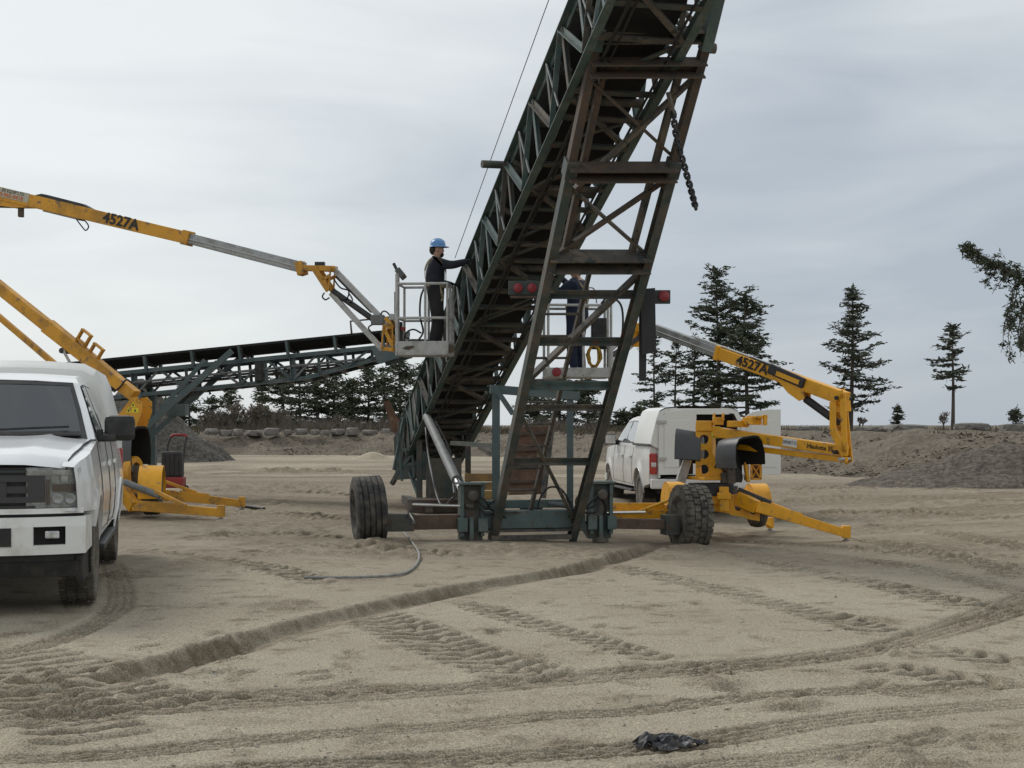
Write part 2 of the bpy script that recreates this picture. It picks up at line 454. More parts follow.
def track(pxs, width, kind, depth, damp_amt=0.55, pitch=0.14, skew=0.6, berm=0.35, seed=1, ends=0.5):
    global gh, damp_shade
    if kind != 'rut': depth = depth * (1.2 if kind == 'rib' else 1.5)
    P = np.array([gpt(*p)[:2] for p in pxs])
    # resample with a smooth curve
    C = curve_pts([(p[0], p[1], 0) for p in P], 6)
    P = np.array([(c.x, c.y) for c in C])
    pad = width * 1.6
    lo, hi = P.min(0) - pad, P.max(0) + pad
    idx = np.where((gx > lo[0]) & (gx < hi[0]) & (gy > lo[1]) & (gy < hi[1]))[0]
    if len(idx) == 0: return
    X, Y = gx[idx], gy[idx]
    bd = np.full(len(idx), 1e9); bt = np.zeros(len(idx)); bs = np.zeros(len(idx)); s0 = 0.0
    for i in range(len(P) - 1):
        a, b = P[i], P[i + 1]; ab = b - a; L = math.hypot(*ab)
        if L < 1e-6: continue
        t = np.clip(((X - a[0]) * ab[0] + (Y - a[1]) * ab[1]) / L ** 2, 0, 1)
        dx, dy = X - (a[0] + t * ab[0]), Y - (a[1] + t * ab[1])
        d = np.hypot(dx, dy)
        sg = np.sign(ab[0] * dy - ab[1] * dx)
        k = d < bd
        bd[k] = d[k]; bt[k] = (d * sg)[k]; bs[k] = (s0 + t * L)[k]
        s0 += L
    w = width / 2 * (1 + 0.25 * vnoise(X, Y, 1.3, seed + 3))
    q = bt / w
    aq = np.abs(bd / w)
    inside = sstep(1.12, 0.9, aq)
    env = np.clip(0.75 + 0.9 * fbm(X, Y, 0.8, 2, seed), 0.15, 1.25)
    env *= sstep(0, ends, bs) * sstep(0, ends, s0 - bs)
    ber = berm * depth * np.exp(-((aq - 1.12) / 0.16) ** 2) * (0.6 + 1.3 * np.abs(fbm(X, Y, 6.0, 2, seed + 8)))
    rough = fbm(X, Y, 14.0, 3, seed + 2, 0.6)
    if kind == 'rut':
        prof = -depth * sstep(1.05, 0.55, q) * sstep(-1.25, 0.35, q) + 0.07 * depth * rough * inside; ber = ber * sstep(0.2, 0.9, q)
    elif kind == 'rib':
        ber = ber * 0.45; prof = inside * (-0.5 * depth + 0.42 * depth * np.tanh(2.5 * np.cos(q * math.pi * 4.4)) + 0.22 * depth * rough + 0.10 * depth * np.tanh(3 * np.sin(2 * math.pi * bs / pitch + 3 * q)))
    elif kind == 'lug':
        ph = 2 * math.pi * (bs + skew * np.abs(bt)) / pitch
        prof = inside * (-0.45 * depth + 0.75 * depth * np.tanh(3.5 * (np.sin(ph) + 0.35)) + 0.4 * depth * rough)
    else:
        prof = inside * depth * (1.3 * rough)
    gh[idx] += (prof + ber) * env
    low = np.clip(-prof / depth, 0, 1.2) * (1.0 if kind != 'rut' else 0.0)  # imprint lows darkened further: relief shade painted over the moist tone
    damp_shade[idx] = np.maximum(damp_shade[idx], np.clip(inside * env, 0, 1) * (damp_amt if kind == 'rut' else damp_amt * 0.62) * (0.8 + 0.8 * np.clip(rough, -0.5, 0.5)) + 0.75 * low * env * inside)

def clods(px, py, rx, ry, h, damp_amt=0.6, seed=1, fr=7.0):
    """Trampled, cloddy patch: px radii in the picture give its size on the ground."""
    global gh, damp_shade
    c = gpt(px, py); e = gpt(px + rx, py); n = gpt(px, py - ry); s = gpt(px, py + ry)
    RX, RY = e.x - c.x, (n.y - s.y) / 2
    idx = np.where((np.abs(gx - c.x) < RX * 1.5) & (np.abs(gy - c.y) < RY * 1.5))[0]
    X, Y = gx[idx], gy[idx]
    r = np.hypot((X - c.x) / RX, (Y - c.y) / RY) + 0.5 * fbm(X, Y, 1.7, 3, seed)
    m = sstep(1.0, 0.5, r)
    n1 = np.abs(fbm(X, Y, fr * 0.5 if c.y < 14 else 2.0, 4, seed + 4, 0.55)); h = h if c.y < 14 else h * 0.5
    gh[idx] += m * h * (1.9 * n1 - 0.35)
    damp_shade[idx] = np.maximum(damp_shade[idx], m * damp_amt * (0.6 if c.y < 13 else 1.0) * np.clip(0.5 + 2.0 * n1, 0, 1.1))

# the deep rut that the conveyor's right wheel has pulled
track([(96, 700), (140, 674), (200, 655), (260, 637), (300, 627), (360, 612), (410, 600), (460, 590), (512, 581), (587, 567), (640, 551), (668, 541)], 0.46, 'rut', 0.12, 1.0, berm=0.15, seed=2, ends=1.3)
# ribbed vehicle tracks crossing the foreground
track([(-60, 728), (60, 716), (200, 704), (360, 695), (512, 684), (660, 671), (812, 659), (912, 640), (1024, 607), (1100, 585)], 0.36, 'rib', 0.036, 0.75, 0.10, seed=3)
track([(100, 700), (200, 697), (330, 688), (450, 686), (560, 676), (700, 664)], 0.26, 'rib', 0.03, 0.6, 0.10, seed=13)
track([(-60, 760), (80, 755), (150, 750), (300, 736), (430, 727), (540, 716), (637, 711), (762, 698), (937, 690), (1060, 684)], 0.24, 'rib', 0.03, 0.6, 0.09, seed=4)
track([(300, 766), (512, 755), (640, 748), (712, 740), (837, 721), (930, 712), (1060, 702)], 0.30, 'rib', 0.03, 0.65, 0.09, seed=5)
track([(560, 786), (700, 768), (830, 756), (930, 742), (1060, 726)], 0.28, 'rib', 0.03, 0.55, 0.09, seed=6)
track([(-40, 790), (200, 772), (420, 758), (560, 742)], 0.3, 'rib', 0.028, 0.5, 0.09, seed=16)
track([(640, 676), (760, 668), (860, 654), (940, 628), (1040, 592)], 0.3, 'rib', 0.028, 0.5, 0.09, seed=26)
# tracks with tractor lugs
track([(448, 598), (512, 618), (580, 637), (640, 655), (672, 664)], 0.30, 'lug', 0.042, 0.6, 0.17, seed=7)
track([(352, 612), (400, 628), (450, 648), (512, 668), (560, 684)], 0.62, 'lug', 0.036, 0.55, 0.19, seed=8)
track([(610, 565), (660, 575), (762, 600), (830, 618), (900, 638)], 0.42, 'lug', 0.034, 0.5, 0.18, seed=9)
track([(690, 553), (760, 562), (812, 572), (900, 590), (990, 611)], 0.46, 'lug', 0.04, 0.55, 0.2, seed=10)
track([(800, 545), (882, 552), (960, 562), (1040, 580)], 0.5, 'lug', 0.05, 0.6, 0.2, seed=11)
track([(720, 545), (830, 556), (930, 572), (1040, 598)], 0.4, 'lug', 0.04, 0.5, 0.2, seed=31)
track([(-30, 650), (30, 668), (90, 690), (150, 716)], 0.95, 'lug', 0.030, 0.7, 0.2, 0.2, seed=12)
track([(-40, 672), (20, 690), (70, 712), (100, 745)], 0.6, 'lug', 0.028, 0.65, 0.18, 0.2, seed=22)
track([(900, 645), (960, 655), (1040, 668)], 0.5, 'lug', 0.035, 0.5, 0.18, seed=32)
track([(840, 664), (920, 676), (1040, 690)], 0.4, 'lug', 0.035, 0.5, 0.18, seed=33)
# the pickup's own tyre tracks
track([(78, 596), (72, 612), (40, 628), (-40, 646)], 0.26, 'rib', 0.035, 0.65, 0.08, seed=14)
track([(110, 560), (120, 590), (112, 612), (70, 636), (-30, 664)], 0.26, 'rib', 0.03, 0.6, 0.08, seed=15)
# farther tracks across the yard
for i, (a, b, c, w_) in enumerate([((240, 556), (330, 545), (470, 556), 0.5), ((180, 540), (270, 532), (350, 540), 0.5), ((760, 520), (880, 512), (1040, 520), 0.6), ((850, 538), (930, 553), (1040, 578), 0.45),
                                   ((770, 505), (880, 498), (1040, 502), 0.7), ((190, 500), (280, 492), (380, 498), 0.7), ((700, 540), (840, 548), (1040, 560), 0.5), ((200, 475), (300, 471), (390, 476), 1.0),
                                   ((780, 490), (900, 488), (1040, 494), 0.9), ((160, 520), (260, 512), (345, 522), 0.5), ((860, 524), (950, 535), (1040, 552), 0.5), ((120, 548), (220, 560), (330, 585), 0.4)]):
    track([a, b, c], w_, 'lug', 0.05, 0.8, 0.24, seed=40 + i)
for i, (px, py, rx, ry, h) in enumerate([(728, 685, 55, 10, .06), (798, 709, 50, 8, .06), (912, 738, 70, 14, .07), (282, 605, 55, 10, .05), (128, 574, 40, 10, .12), (380, 743, 40, 7, .05), (215, 655, 45, 12, .05),
                                         (520, 549, 90, 6, .14), (380, 545, 60, 8, .14), (690, 550, 50, 6, .1), (300, 540, 90, 14, .08), (220, 555, 80, 14, .06), (30, 690, 60, 22, .035), (45, 745, 45, 14, .04), (920, 762, 120, 10, .06),
                                         (470, 700, 60, 5, .035), (850, 620, 70, 6, .03), (960, 695, 60, 8, .05), (180, 470, 60, 5, .25), (290, 488, 120, 6, .16), (860, 515, 120, 8, .1), (950, 545, 100, 8, .09), (640, 700, 60, 8, .03), (300, 470, 60, 3, .3),
                                         (560, 740, 70, 8, .045), (430, 552, 170, 9, .13), (600, 556, 120, 7, .10), (250, 530, 110, 12, .10), (330, 520, 70, 10, .10), (700, 535, 90, 12, .09), (560, 520, 140, 9, .08), (240, 505, 110, 8, .12), (880, 530, 130, 7, .10), (960, 505, 120, 6, .12), (830, 495, 100, 5, .12), (460, 500, 120, 7, .10), (980, 560, 80, 8, .09), (430, 768, 80, 8, .04), (1000, 745, 50, 12, .06), (250, 720, 60, 6, .03), (660, 765, 50, 6, .05)]):
    clods(px, py, rx, ry, h, 0.6, 60 + i)
# footprints near the hose and between the tracks
for k in range(90):
    p = gpt(random.choice([random.uniform(130, 330), random.uniform(330, 700), random.uniform(500, 1000)]), random.uniform(560, 700))
    an = random.uniform(0, 6.28); ca, sa = math.cos(an), math.sin(an)
    idx = np.where((np.abs(gx - p.x) < 0.3) & (np.abs(gy - p.y) < 0.3))[0]
    u = (gx[idx] - p.x) * ca + (gy[idx] - p.y) * sa; v = -(gx[idx] - p.x) * sa + (gy[idx] - p.y) * ca
    r = np.hypot(u / 0.14, v / 0.055)
    gh[idx] += -0.018 * sstep(1.1, 0.7, r) + 0.010 * np.exp(-((r - 1.3) / 0.25) ** 2)
    damp_shade[idx] = np.maximum(damp_shade[idx], 0.4 * sstep(1.2, 0.7, r))
gh = base_z(gx, gy) + (gh - base_z(gx, gy)) * (0.25 + 0.75 * fade_far)
damp_shade = np.maximum(damp_shade, 0.55 * sstep(0.05, 0.30, fbm(gx * 0.35, gy, 0.16, 4, 77)) * sstep(13, 19, gy))
damp_shade = np.maximum(damp_shade, 0.8 * sstep(0.0, 0.22, fbm(gx * 0.07, gy * 0.55, 1.0, 3, 91)) * sstep(17, 26, gy) * sstep(75, 50, gy))
damp_shade = np.maximum(damp_shade, (0.42 + 0.5 * fbm(gx * 0.5, gy, 0.6, 4, 55)) * sstep(13.0, 18.0, gy) * sstep(48, 34, gy))
damp_shade *= sstep(120, 60, gy)

nx, ny = len(xs), len(ys)
g_me = bpy.data.meshes.new("ground")
nv = nx * ny
g_me.vertices.add(nv)
g_me.vertices.foreach_set("co", np.stack([gx, gy, gh], 1).ravel())
ii = (np.arange(ny - 1)[:, None] * nx + np.arange(nx - 1)[None, :]).ravel()
quads = np.stack([ii, ii + 1, ii + nx + 1, ii + nx], 1).astype(np.int32)
g_me.loops.add(quads.size)
g_me.loops.foreach_set("vertex_index", quads.ravel())
g_me.polygons.add(len(quads))
g_me.polygons.foreach_set("loop_start", np.arange(0, quads.size, 4, dtype=np.int32))
g_me.polygons.foreach_set("use_smooth", np.ones(len(quads), dtype=bool))
at = g_me.attributes.new("damp_shade", 'FLOAT', 'POINT')
at.data.foreach_set("value", damp_shade.astype(np.float32))
g_me.update(calc_edges=True)

def sand_material(name, dry, dry2, wet, use_attr=True, coarse=0.0):
    m = bpy.data.materials.new(name); m.use_nodes = True
    nt = m.node_tree; b = nt.nodes["Principled BSDF"]
    b.inputs["Roughness"].default_value = 0.95; b.inputs["Specular IOR Level"].default_value = 0.15
    tc = nt.nodes.new("ShaderNodeTexCoord")
    def noise(sc, det=4.0, ro=0.6):
        n = nt.nodes.new("ShaderNodeTexNoise"); set_in(n, "Scale", sc); set_in(n, "Detail", det); set_in(n, "Roughness", ro)
        nt.links.new(tc.outputs["Object"], n.inputs["Vector"]); return n.outputs["Fac"]
    def ramp(v, a, b_):
        r = nt.nodes.new("ShaderNodeMapRange"); set_in(r, "From Min", a); set_in(r, "From Max", b_); r.interpolation_type = 'SMOOTHSTEP'
        nt.links.new(v, r.inputs["Value"]); return r.outputs["Result"]
    def mix(f, c1, c2, mode='MIX'):
        x = nt.nodes.new("ShaderNodeMix"); x.data_type = 'RGBA'; x.blend_type = mode
        if isinstance(f, float): x.inputs[0].default_value = f
        else: nt.links.new(f, x.inputs[0])
        for k, c in ((6, c1), (7, c2)):
            if isinstance(c, tuple): x.inputs[k].default_value = (*c, 1)
            else: nt.links.new(c, x.inputs[k])
        return x.outputs[2]
    c = mix(ramp(noise(0.5, 5), 0.35, 0.68), dry, dry2)
    c = mix(ramp(noise(3.0, 5), 0.5, 0.8), c, wet)
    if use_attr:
        a = nt.nodes.new("ShaderNodeAttribute"); a.attribute_name = "damp_shade"
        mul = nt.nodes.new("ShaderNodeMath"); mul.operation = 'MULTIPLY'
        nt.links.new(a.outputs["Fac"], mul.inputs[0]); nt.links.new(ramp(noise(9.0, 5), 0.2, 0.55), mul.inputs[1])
        c = mix(mul.outputs[0], c, wet)  # wet tone also carries the shade painted into the imprints
    if coarse > 0:
        c = mix(0.75 * coarse, c, mix(ramp(noise(7.0, 5, 0.75), 0.36, 0.64), (0.22, 0.21, 0.2), (0.75, 0.75, 0.74)), 'OVERLAY')
    sp = ramp(noise(95.0, 2, 0.9), 0.38, 0.62)
    c = mix(0.85, c, mix(sp, (0.28, 0.275, 0.27), (0.72, 0.72, 0.72)), 'OVERLAY')
    c = mix(0.18, c, mix(ramp(noise(21.0, 3, 0.8), 0.36, 0.64), (0.34, 0.335, 0.33), (0.66, 0.66, 0.66)), 'OVERLAY')
    nt.links.new(c, b.inputs["Base Color"])
    h1 = noise(38.0 if coarse == 0 else 9.0, 4, 0.7)
    bp = nt.nodes.new("ShaderNodeBump"); set_in(bp, "Strength", 0.55 if coarse == 0 else 0.85 * coarse); set_in(bp, "Distance", 0.03 if coarse == 0 else 0.12)
    nt.links.new(h1, bp.inputs["Height"]); nt.links.new(bp.outputs["Normal"], b.inputs["Normal"])
    return m
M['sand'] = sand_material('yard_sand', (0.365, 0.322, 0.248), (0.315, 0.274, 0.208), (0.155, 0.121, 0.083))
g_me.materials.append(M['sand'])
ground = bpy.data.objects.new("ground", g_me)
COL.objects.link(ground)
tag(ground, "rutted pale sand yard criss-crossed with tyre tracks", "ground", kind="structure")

# ------------------------------------------------------------------ embankment round the yard
M['bank'] = sand_material('bank_soil', (0.175, 0.150, 0.117), (0.135, 0.115, 0.09), (0.085, 0.072, 0.057), False, 0.6)
M['gravel'] = sand_material('gravel', (0.135, 0.125, 0.112), (0.105, 0.098, 0.088), (0.075, 0.069, 0.062), False, 1.0)
M['gravel_b'] = sand_material('brown_gravel', (0.15, 0.132, 0.108), (0.115, 0.102, 0.085), (0.08, 0.07, 0.058), False, 1.0)
bank_line = [(-160, 110), (-90, 84), (-45, 75), (-25, 72), (-9, 70), (0, 66), (4.5, 56), (8.3, 44), (12.6, 35.5), (19, 28), (34, 20), (70, 10)]
bl = curve_pts([(a, b, 0) for a, b in bank_line], 30)
off = [0, 0.25, 0.55, 0.9, 1.3, 1.75, 2.2, 2.7, 3.2, 3.7, 4.3, 5.0, 6.0, 7.5, 10, 16, 30, 60, 120, 260, 600, 1200]
B = []
n = len(bl)
for i, p in enumerate(bl):
    t = (bl[min(i + 1, n - 1)] - bl[max(i - 1, 0)]).normalized()
    nrm = Vector((-t.y, t.x, 0))
    B.append([(p.x + nrm.x * o, p.y + nrm.y * o) if o < 100 else (p.x * (1 + o / 70) , p.y + o) for o in off])
B = np.array(B)
bx, by = B[..., 0].ravel(), B[..., 1].ravel()
oo = np.tile(np.array(off), n)
crest = 1.18 + 0.42 * fbm(bx, by, 0.08, 3, 3)
hz = crest * sstep(-0.3, 4.6, oo + 0.9 * fbm(bx, by, 0.35, 3, 8)) + 0.34 * fbm(bx, by, 0.9, 4, 12) * sstep(0, 1.2, oo) * sstep(14, 5, oo) - 0.12 * sstep(0.3, 0, oo)
hz = np.where(oo > 10, 1.15 + (hz - 1.15) * 0.2, hz)
hz = np.maximum(hz, -0.5)
b_me = bpy.data.meshes.new("embankment")
m_ = len(off)
qs = [(i * m_ + j, (i + 1) * m_ + j, (i + 1) * m_ + j + 1, i * m_ + j + 1) for i in range(n - 1) for j in range(m_ - 1)]
b_me.from_pydata(list(zip(bx, by, hz)), [], qs)
b_me.polygons.foreach_set("use_smooth", [True] * len(qs))
b_me.materials.append(M['bank'])
bank = bpy.data.objects.new("embankment", b_me)
COL.objects.link(bank)
tag(bank, "low dark soil embankment closing off the back of the yard", "embankment", kind="structure")
def bank_top(x, y): return 1.2

# heaps
def heap(name, label, cat, c, rx, ry, h, material, seed, sharp=1.0, segs=96, rings=36):
    V, Fc = [], []
    for i in range(rings + 1):
        for k in range(segs):
            an = 2 * math.pi * k / segs; q = i / rings * 1.15
            x_, y_ = math.cos(an) * q * rx, math.sin(an) * q * ry
            nn = float(fbm(np.float64(x_ + c[0]), np.float64(y_ + c[1]), 0.5, 4, seed))
            fine = float(fbm(np.float64(x_ + c[0]), np.float64(y_ + c[1]), 3.0, 3, seed + 3))
            z = h * (1 - q) * (1 + 0.25 * nn) - h * 0.12 * max(0, 0.2 - q) / 0.2 + 0.10 * h * nn + 0.03 * h * fine
            V.append((x_, y_, z if q < 1 else min(z, -0.02)))
    for i in range(rings):
        for k in range(segs):
            k2 = (k + 1) % segs
            Fc.append((i * segs + k, (i + 1) * segs + k, (i + 1) * segs + k2, i * segs + k2))
    me = bpy.data.meshes.new(name); me.from_pydata(V, [], Fc); me.polygons.foreach_set("use_smooth", [True] * len(Fc)); me.materials.append(material)
    o = bpy.data.objects.new(name, me); COL.objects.link(o); o.location = c
    return tag(o, label, cat)
g1 = W(140, 381, 60)
heap("gravel_pile", "tall dark grey conical gravel pile behind the left boom lift", "gravel pile", (g1.x, 60, gz(g1.x, 60)), 4.0, 4.0, g1.z + 0.05, M['gravel'], 3)
p = W(1010, 470, 33)
heap("gravel_pile", "broad grey-brown gravel heap spilling down the bank at right edge", "gravel pile", (p.x + 1.0, 36.2, 0), 3.9, 2.2, 1.15, M['gravel_b'], 5)
p = gpt(392, 455)
M['sand_pale'] = sand_material('pale_sand', (0.42, 0.37, 0.28), (0.36, 0.31, 0.235), (0.25, 0.21, 0.15), False)
heap("sand_heap", "small heap of pale sand left of the conveyor's tail end", "sand heap", (p.x - .1, p.y - 9, 0), .95, .7, 0.36, M['sand_pale'], 9)
# ------------------------------------------------------------------ the big stacker conveyor
UP = Vector((0, 0, 1))
cu_ = Vector((0.239, -1.0, 0.398)).normalized()                 # up the belt, towards the camera and to the right
cr_ = Vector((0.9726, 0.2325, 0.0)).normalized()                # across the belt
cn_ = cu_.cross(cr_).normalized()                               # out of the belt, upwards
C0 = Vector((-1.58, 26.4, 1.65))
CW, CD = 1.06, 0.92                                             # truss width and depth
AX = Vector((0.25, 20.8, 0.0))                                  # middle of the axle
def cv(a, b, e): return C0 + cu_ * a + cr_ * b + cn_ * e
stk = thing("stacker_conveyor", "tall dark green lattice conveyor on rusty legs and two big wheels", "conveyor", (AX.x, AX.y, gz(AX.x, AX.y)))
def bar(name, p0, p1, w, h, m, parent=stk, up=None, bevel=0.0):
    return MB().bar(p0, p1, w, h, up).build(name, M[m], parent, bevel=bevel)
def ang(name, p0, p1, w, m, parent=stk, up=None, sx=1, sy=1, th=0.012):
    return MB().angle(p0, p1, w, th, up, sx, sy).build(name, M[m], parent)
def rod(name, p0, p1, r, m, parent=stk, seg=8):
    return MB().tube([p0, p1], r, seg).build(name, M[m], parent, smooth=50)

A0, A1, BAY = -3.1, 19.0, 0.8
nb = int(round((A1 - A0) / BAY))
for b_ in (0.0, CW):
    s_ = -1 if b_ == 0 else 1
    m_lo = MB().angle(cv(A0 + 0.4, b_, 0), cv(A1, b_, 0), 0.105, 0.014, cn_, -s_, 1).build("bottom_chord", M['teal'], stk)
    m_hi = MB().angle(cv(A0 + 0.2, b_, CD), cv(A1, b_, CD), 0.10, 0.014, cn_, -s_, -1).build("top_chord", M['teal'], stk)
    for i in range(nb + 1):
        a = A0 + 0.5 + i * BAY * (A1 - A0 - 0.5) / (nb * BAY)
        ang("truss_post", cv(a, b_ + s_ * 0.012, 0.0), cv(a, b_ + s_ * 0.012, CD), 0.075, 'teal' if random.random() < 0.7 else 'teal_dark', up=cu_)
        if i < nb:
            a2 = A0 + 0.5 + (i + 1) * BAY * (A1 - A0 - 0.5) / (nb * BAY)
            e0, e1 = (0.03, CD - 0.03) if i % 2 == 0 else (CD - 0.03, 0.03)
            ang("truss_diagonal", cv(a, b_ + s_ * 0.03, e0), cv(a2, b_ + s_ * 0.03, e1), 0.07, 'teal' if i % 3 else 'steel_dark', up=cn_)
            if i % 2 == 0 and b_ == 0:
                rod("truss_brace", cv(a + .1, -0.05, CD - .05), cv(a + BAY * .5, -0.05, 0.05), 0.016, 'cyl', seg=6)
# cross members and bracing underneath
k = 0
a = A0 + 0.6
while a < A1:
    ang("cross_member", cv(a, 0.02, -0.01), cv(a, CW - 0.02, -0.01), 0.085, ('teal_dark', 'teal_dark', 'steel_dark')[k % 3], up=cn_)
    if k % 2 == 0 and a + 1.1 < A1:
        x0, x1 = (0.05, CW - 0.05) if k % 4 == 0 else (CW - 0.05, 0.05)
        ang("bottom_brace", cv(a + .05, x0, -0.03), cv(a + 1.05, x1, -0.03), 0.06, 'steel_dark' if k % 4 else 'teal_dark', up=cn_)
    if k % 5 == 2: ang("bottom_brace", cv(a + .2, .1 + .3 * random.random(), -.02), cv(a + .2 + random.uniform(.3, .9), CW - .1 - .3 * random.random(), -.02), .045, 'teal_dark', up=cn_)
    a += random.uniform(.44, .66); k += 1
for x_, r_ in ((.16, .022), (.24, .014), (CW - .14, .018)):
    MB().tube([cv(A0 + .8 + i * 1.9, x_ + random.uniform(-.02, .02), -.05 - random.uniform(0, .03)) for i in range(11)], r_, 6).build("conduit", M['rubber'], stk, smooth=60)
# belt: troughed carrying run on top, flat return run underneath
prof = [(0.10, CD + 0.17), (0.24, CD + 0.05), (0.36, CD - 0.0), (CW - 0.36, CD - 0.0), (CW - 0.24, CD + 0.05), (CW - 0.10, CD + 0.17)]
mb = MB()
V = [cv(aa, x, e + dz) for aa in (A0 + .1, A1 + .1) for dz in (0, 0.02) for x, e in prof]
n6 = 6
Fc = []
for i in range(5):
    Fc += [(i, i + 1, 12 + i + 1, 12 + i), (6 + i, 12 + 6 + i, 12 + 6 + i + 1, 6 + i + 1)]
Fc += [(0, 12, 18, 6), (5, 11, 23, 17)]
mb.add(V, Fc).build("carrying_belt", M['belt'], stk)
mb = MB()
for aa in np.arange(A0 + .1, A1 - .5, 2.2):
    aa2 = min(aa + 2.2, A1)
    sag = lambda t: 0.20 - 0.05 * math.sin(math.pi * t)
    for q in range(4):
        t0, t1 = q / 4, (q + 1) / 4
        mb.bar(cv(aa + (aa2 - aa) * t0, CW / 2, sag(t0)), cv(aa + (aa2 - aa) * t1, CW / 2, sag(t1)), 0.80, 0.014, cn_)
mb.build("return_belt", M['belt'], stk)
for i in range(int((A1 - A0) / 2.2) + 1):
    a = A0 + .1 + 2.2 * i
    MB().tube([cv(a, 0.06, 0.12), cv(a, CW - .06, 0.12)], 0.055, 10).build("return_roller", M['steel_dark'], stk, smooth=40)
for i in range(int((A1 - A0) / 1.2)):
    a = A0 + .7 + 1.2 * i
    idl = MB().bar(cv(a, 0, CD + .03), cv(a, CW, CD + .03), 0.08, 0.05, cn_).build("idler_frame", M['teal_dark'], stk); sub(idl)
    for x0, e0, x1, e1 in ((0.06, .17, .33, -.02), (.36, -.05, CW - .36, -.05), (CW - .33, -.02, CW - .06, .17)):
        MB().tube([cv(a + .07, x0, CD + e0), cv(a + .07, x1, CD + e1)], 0.045, 8).build("idler_roller", M['steel_dark'], idl, smooth=40)
MB().tube([cv(A1, -.02, CD - .22), cv(A1, CW + .02, CD - .22)], 0.27, 20).build("head_pulley", M['steel_dark'], stk, smooth=40)
MB().tube([cv(A0, 0, .52), cv(A0, CW, .52)], 0.2, 20).build("tail_pulley", M['steel_dark'], stk, smooth=40)

# tail end: side sheets, hopper flares, ground sled
def quadp(name, pts, th, m, parent=stk):
    p = [Vector(q) for q in pts]; nrm = (p[1] - p[0]).cross(p[2] - p[0]).normalized() * th / 2
    n = len(p)
    return MB().add([q - nrm for q in p] + [q + nrm for q in p], [tuple(reversed(range(n))), tuple(range(n, 2 * n))] + [(i, (i + 1) % n, (i + 1) % n + n, i + n) for i in range(n)]).build(name, M[m], parent)
for b_ in (-0.03, CW + 0.03):
    quadp("tail_side_sheet", [cv(A0 + .2, b_, 0.1), cv(A0 + 2.1, b_, 0.12), cv(A0 + 2.5, b_, CD + .1), cv(A0 - .1, b_, CD + .1)], 0.012, 'teal_dark')
    for q in range(4):
        s_ = -1 if b_ < 0 else 1
        ang("tail_stiffener", cv(A0 + .35 + .5 * q, b_ + s_ * .02, 0.1), cv(A0 + .2 + .5 * q, b_ + s_ * .02, CD + .1), 0.06, 'teal', up=cu_)
quadp("hopper_flare", [cv(A0, CW + 0.05, CD + .1), cv(A0 + 1.6, CW + 0.05, CD + .1), cv(A0 + 1.7, CW + .16, CD + .34), cv(A0 - .1, CW + .2, CD + .36)], 0.012, 'rust')
t0 = cv(A0 + .2, -.4, CD + .55)
quadp("loose_chute_sheet", [W(383, 402, 30.2), W(389, 400, 30.2), W(401, 424, 30.2), W(399, 436, 30.2), W(393, 432, 30.2)], 0.012, 'rust_panel')
quadp("tail_skirt", [W(394, 438, 29.0), W(407, 408, 28.6), W(423, 440, 28.2), W(424, 478, 28.2), W(396, 480, 28.9)], .012, 'teal_dark')
for a_, b_ in (((397, 432), (402, 481)), ((404, 418), (394, 470)), ((410, 412), (414, 478)), ((396, 450), (424, 448)), ((398, 466), (424, 462)), ((394, 478), (418, 446))):
    bar("skirt_stiffener", W(*a_, 28.3), W(*b_, 28.2), .05, .06, 'teal')
bar("tail_frame_post", W(425, 418, 28.0), W(424, 480, 28.0), .12, .12, 'teal')
bar("tail_frame_post", W(447, 420, 28.0), W(447, 482, 28.0), .08, .08, 'teal_dark')
bar("tail_frame_beam", W(420, 450, 28.0), W(452, 451, 28.0), .07, .07, 'teal_dark')
# pivot frame and sled under the tail
for sx_ in (0.05, CW - 0.05):
    q = cv(A0 + 1.9, sx_, 0); f0 = Vector((q.x, q.y, gz(q.x, q.y)))
    bar("tail_post", f0 + UP * .1, q, 0.11, 0.13, 'teal_dark')
    q2 = cv(A0 + .4, sx_, 0); f2 = Vector((q2.x - .05, q2.y + .3, gz(q2.x, q2.y) + .22))
    bar("tail_brace", f0 + UP * .25, q2, 0.08, 0.08, 'teal')
    bar("sled_runner", f0 + cu_ * .9 * Vector((1, 1, 0)).length * 0 + Vector((.25, -1.0, .08)), f2 + Vector((-.05, .2, -.14)), 0.14, 0.16, 'steel_dark')
q = cv(A0 + 1.9, CW / 2, 0)
MB().box((q.x, q.y - .1, gz(q.x, q.y) + .62), (.62, .5, .8), Matrix.Rotation(R(13), 3, 'Z')).build("hydraulic_tank", M['teal_dark'], stk, bevel=0.02)
MB().box((q.x + .1, q.y - .5, gz(q.x, q.y) + .13), (1.5, .8, .26), Matrix.Rotation(R(13), 3, 'Z')).build("pivot_base", M['rust'], stk, bevel=0.02)
p0, p1 = W(392, 484, 29.5), W(413, 446, 29.0)
bar("sled_strut", p0, p1, 0.07, 0.09, 'steel_dark')
bar("sled_strut", W(402, 478, 29.6), W(402, 430, 29.4), 0.06, 0.07, 'teal_dark')
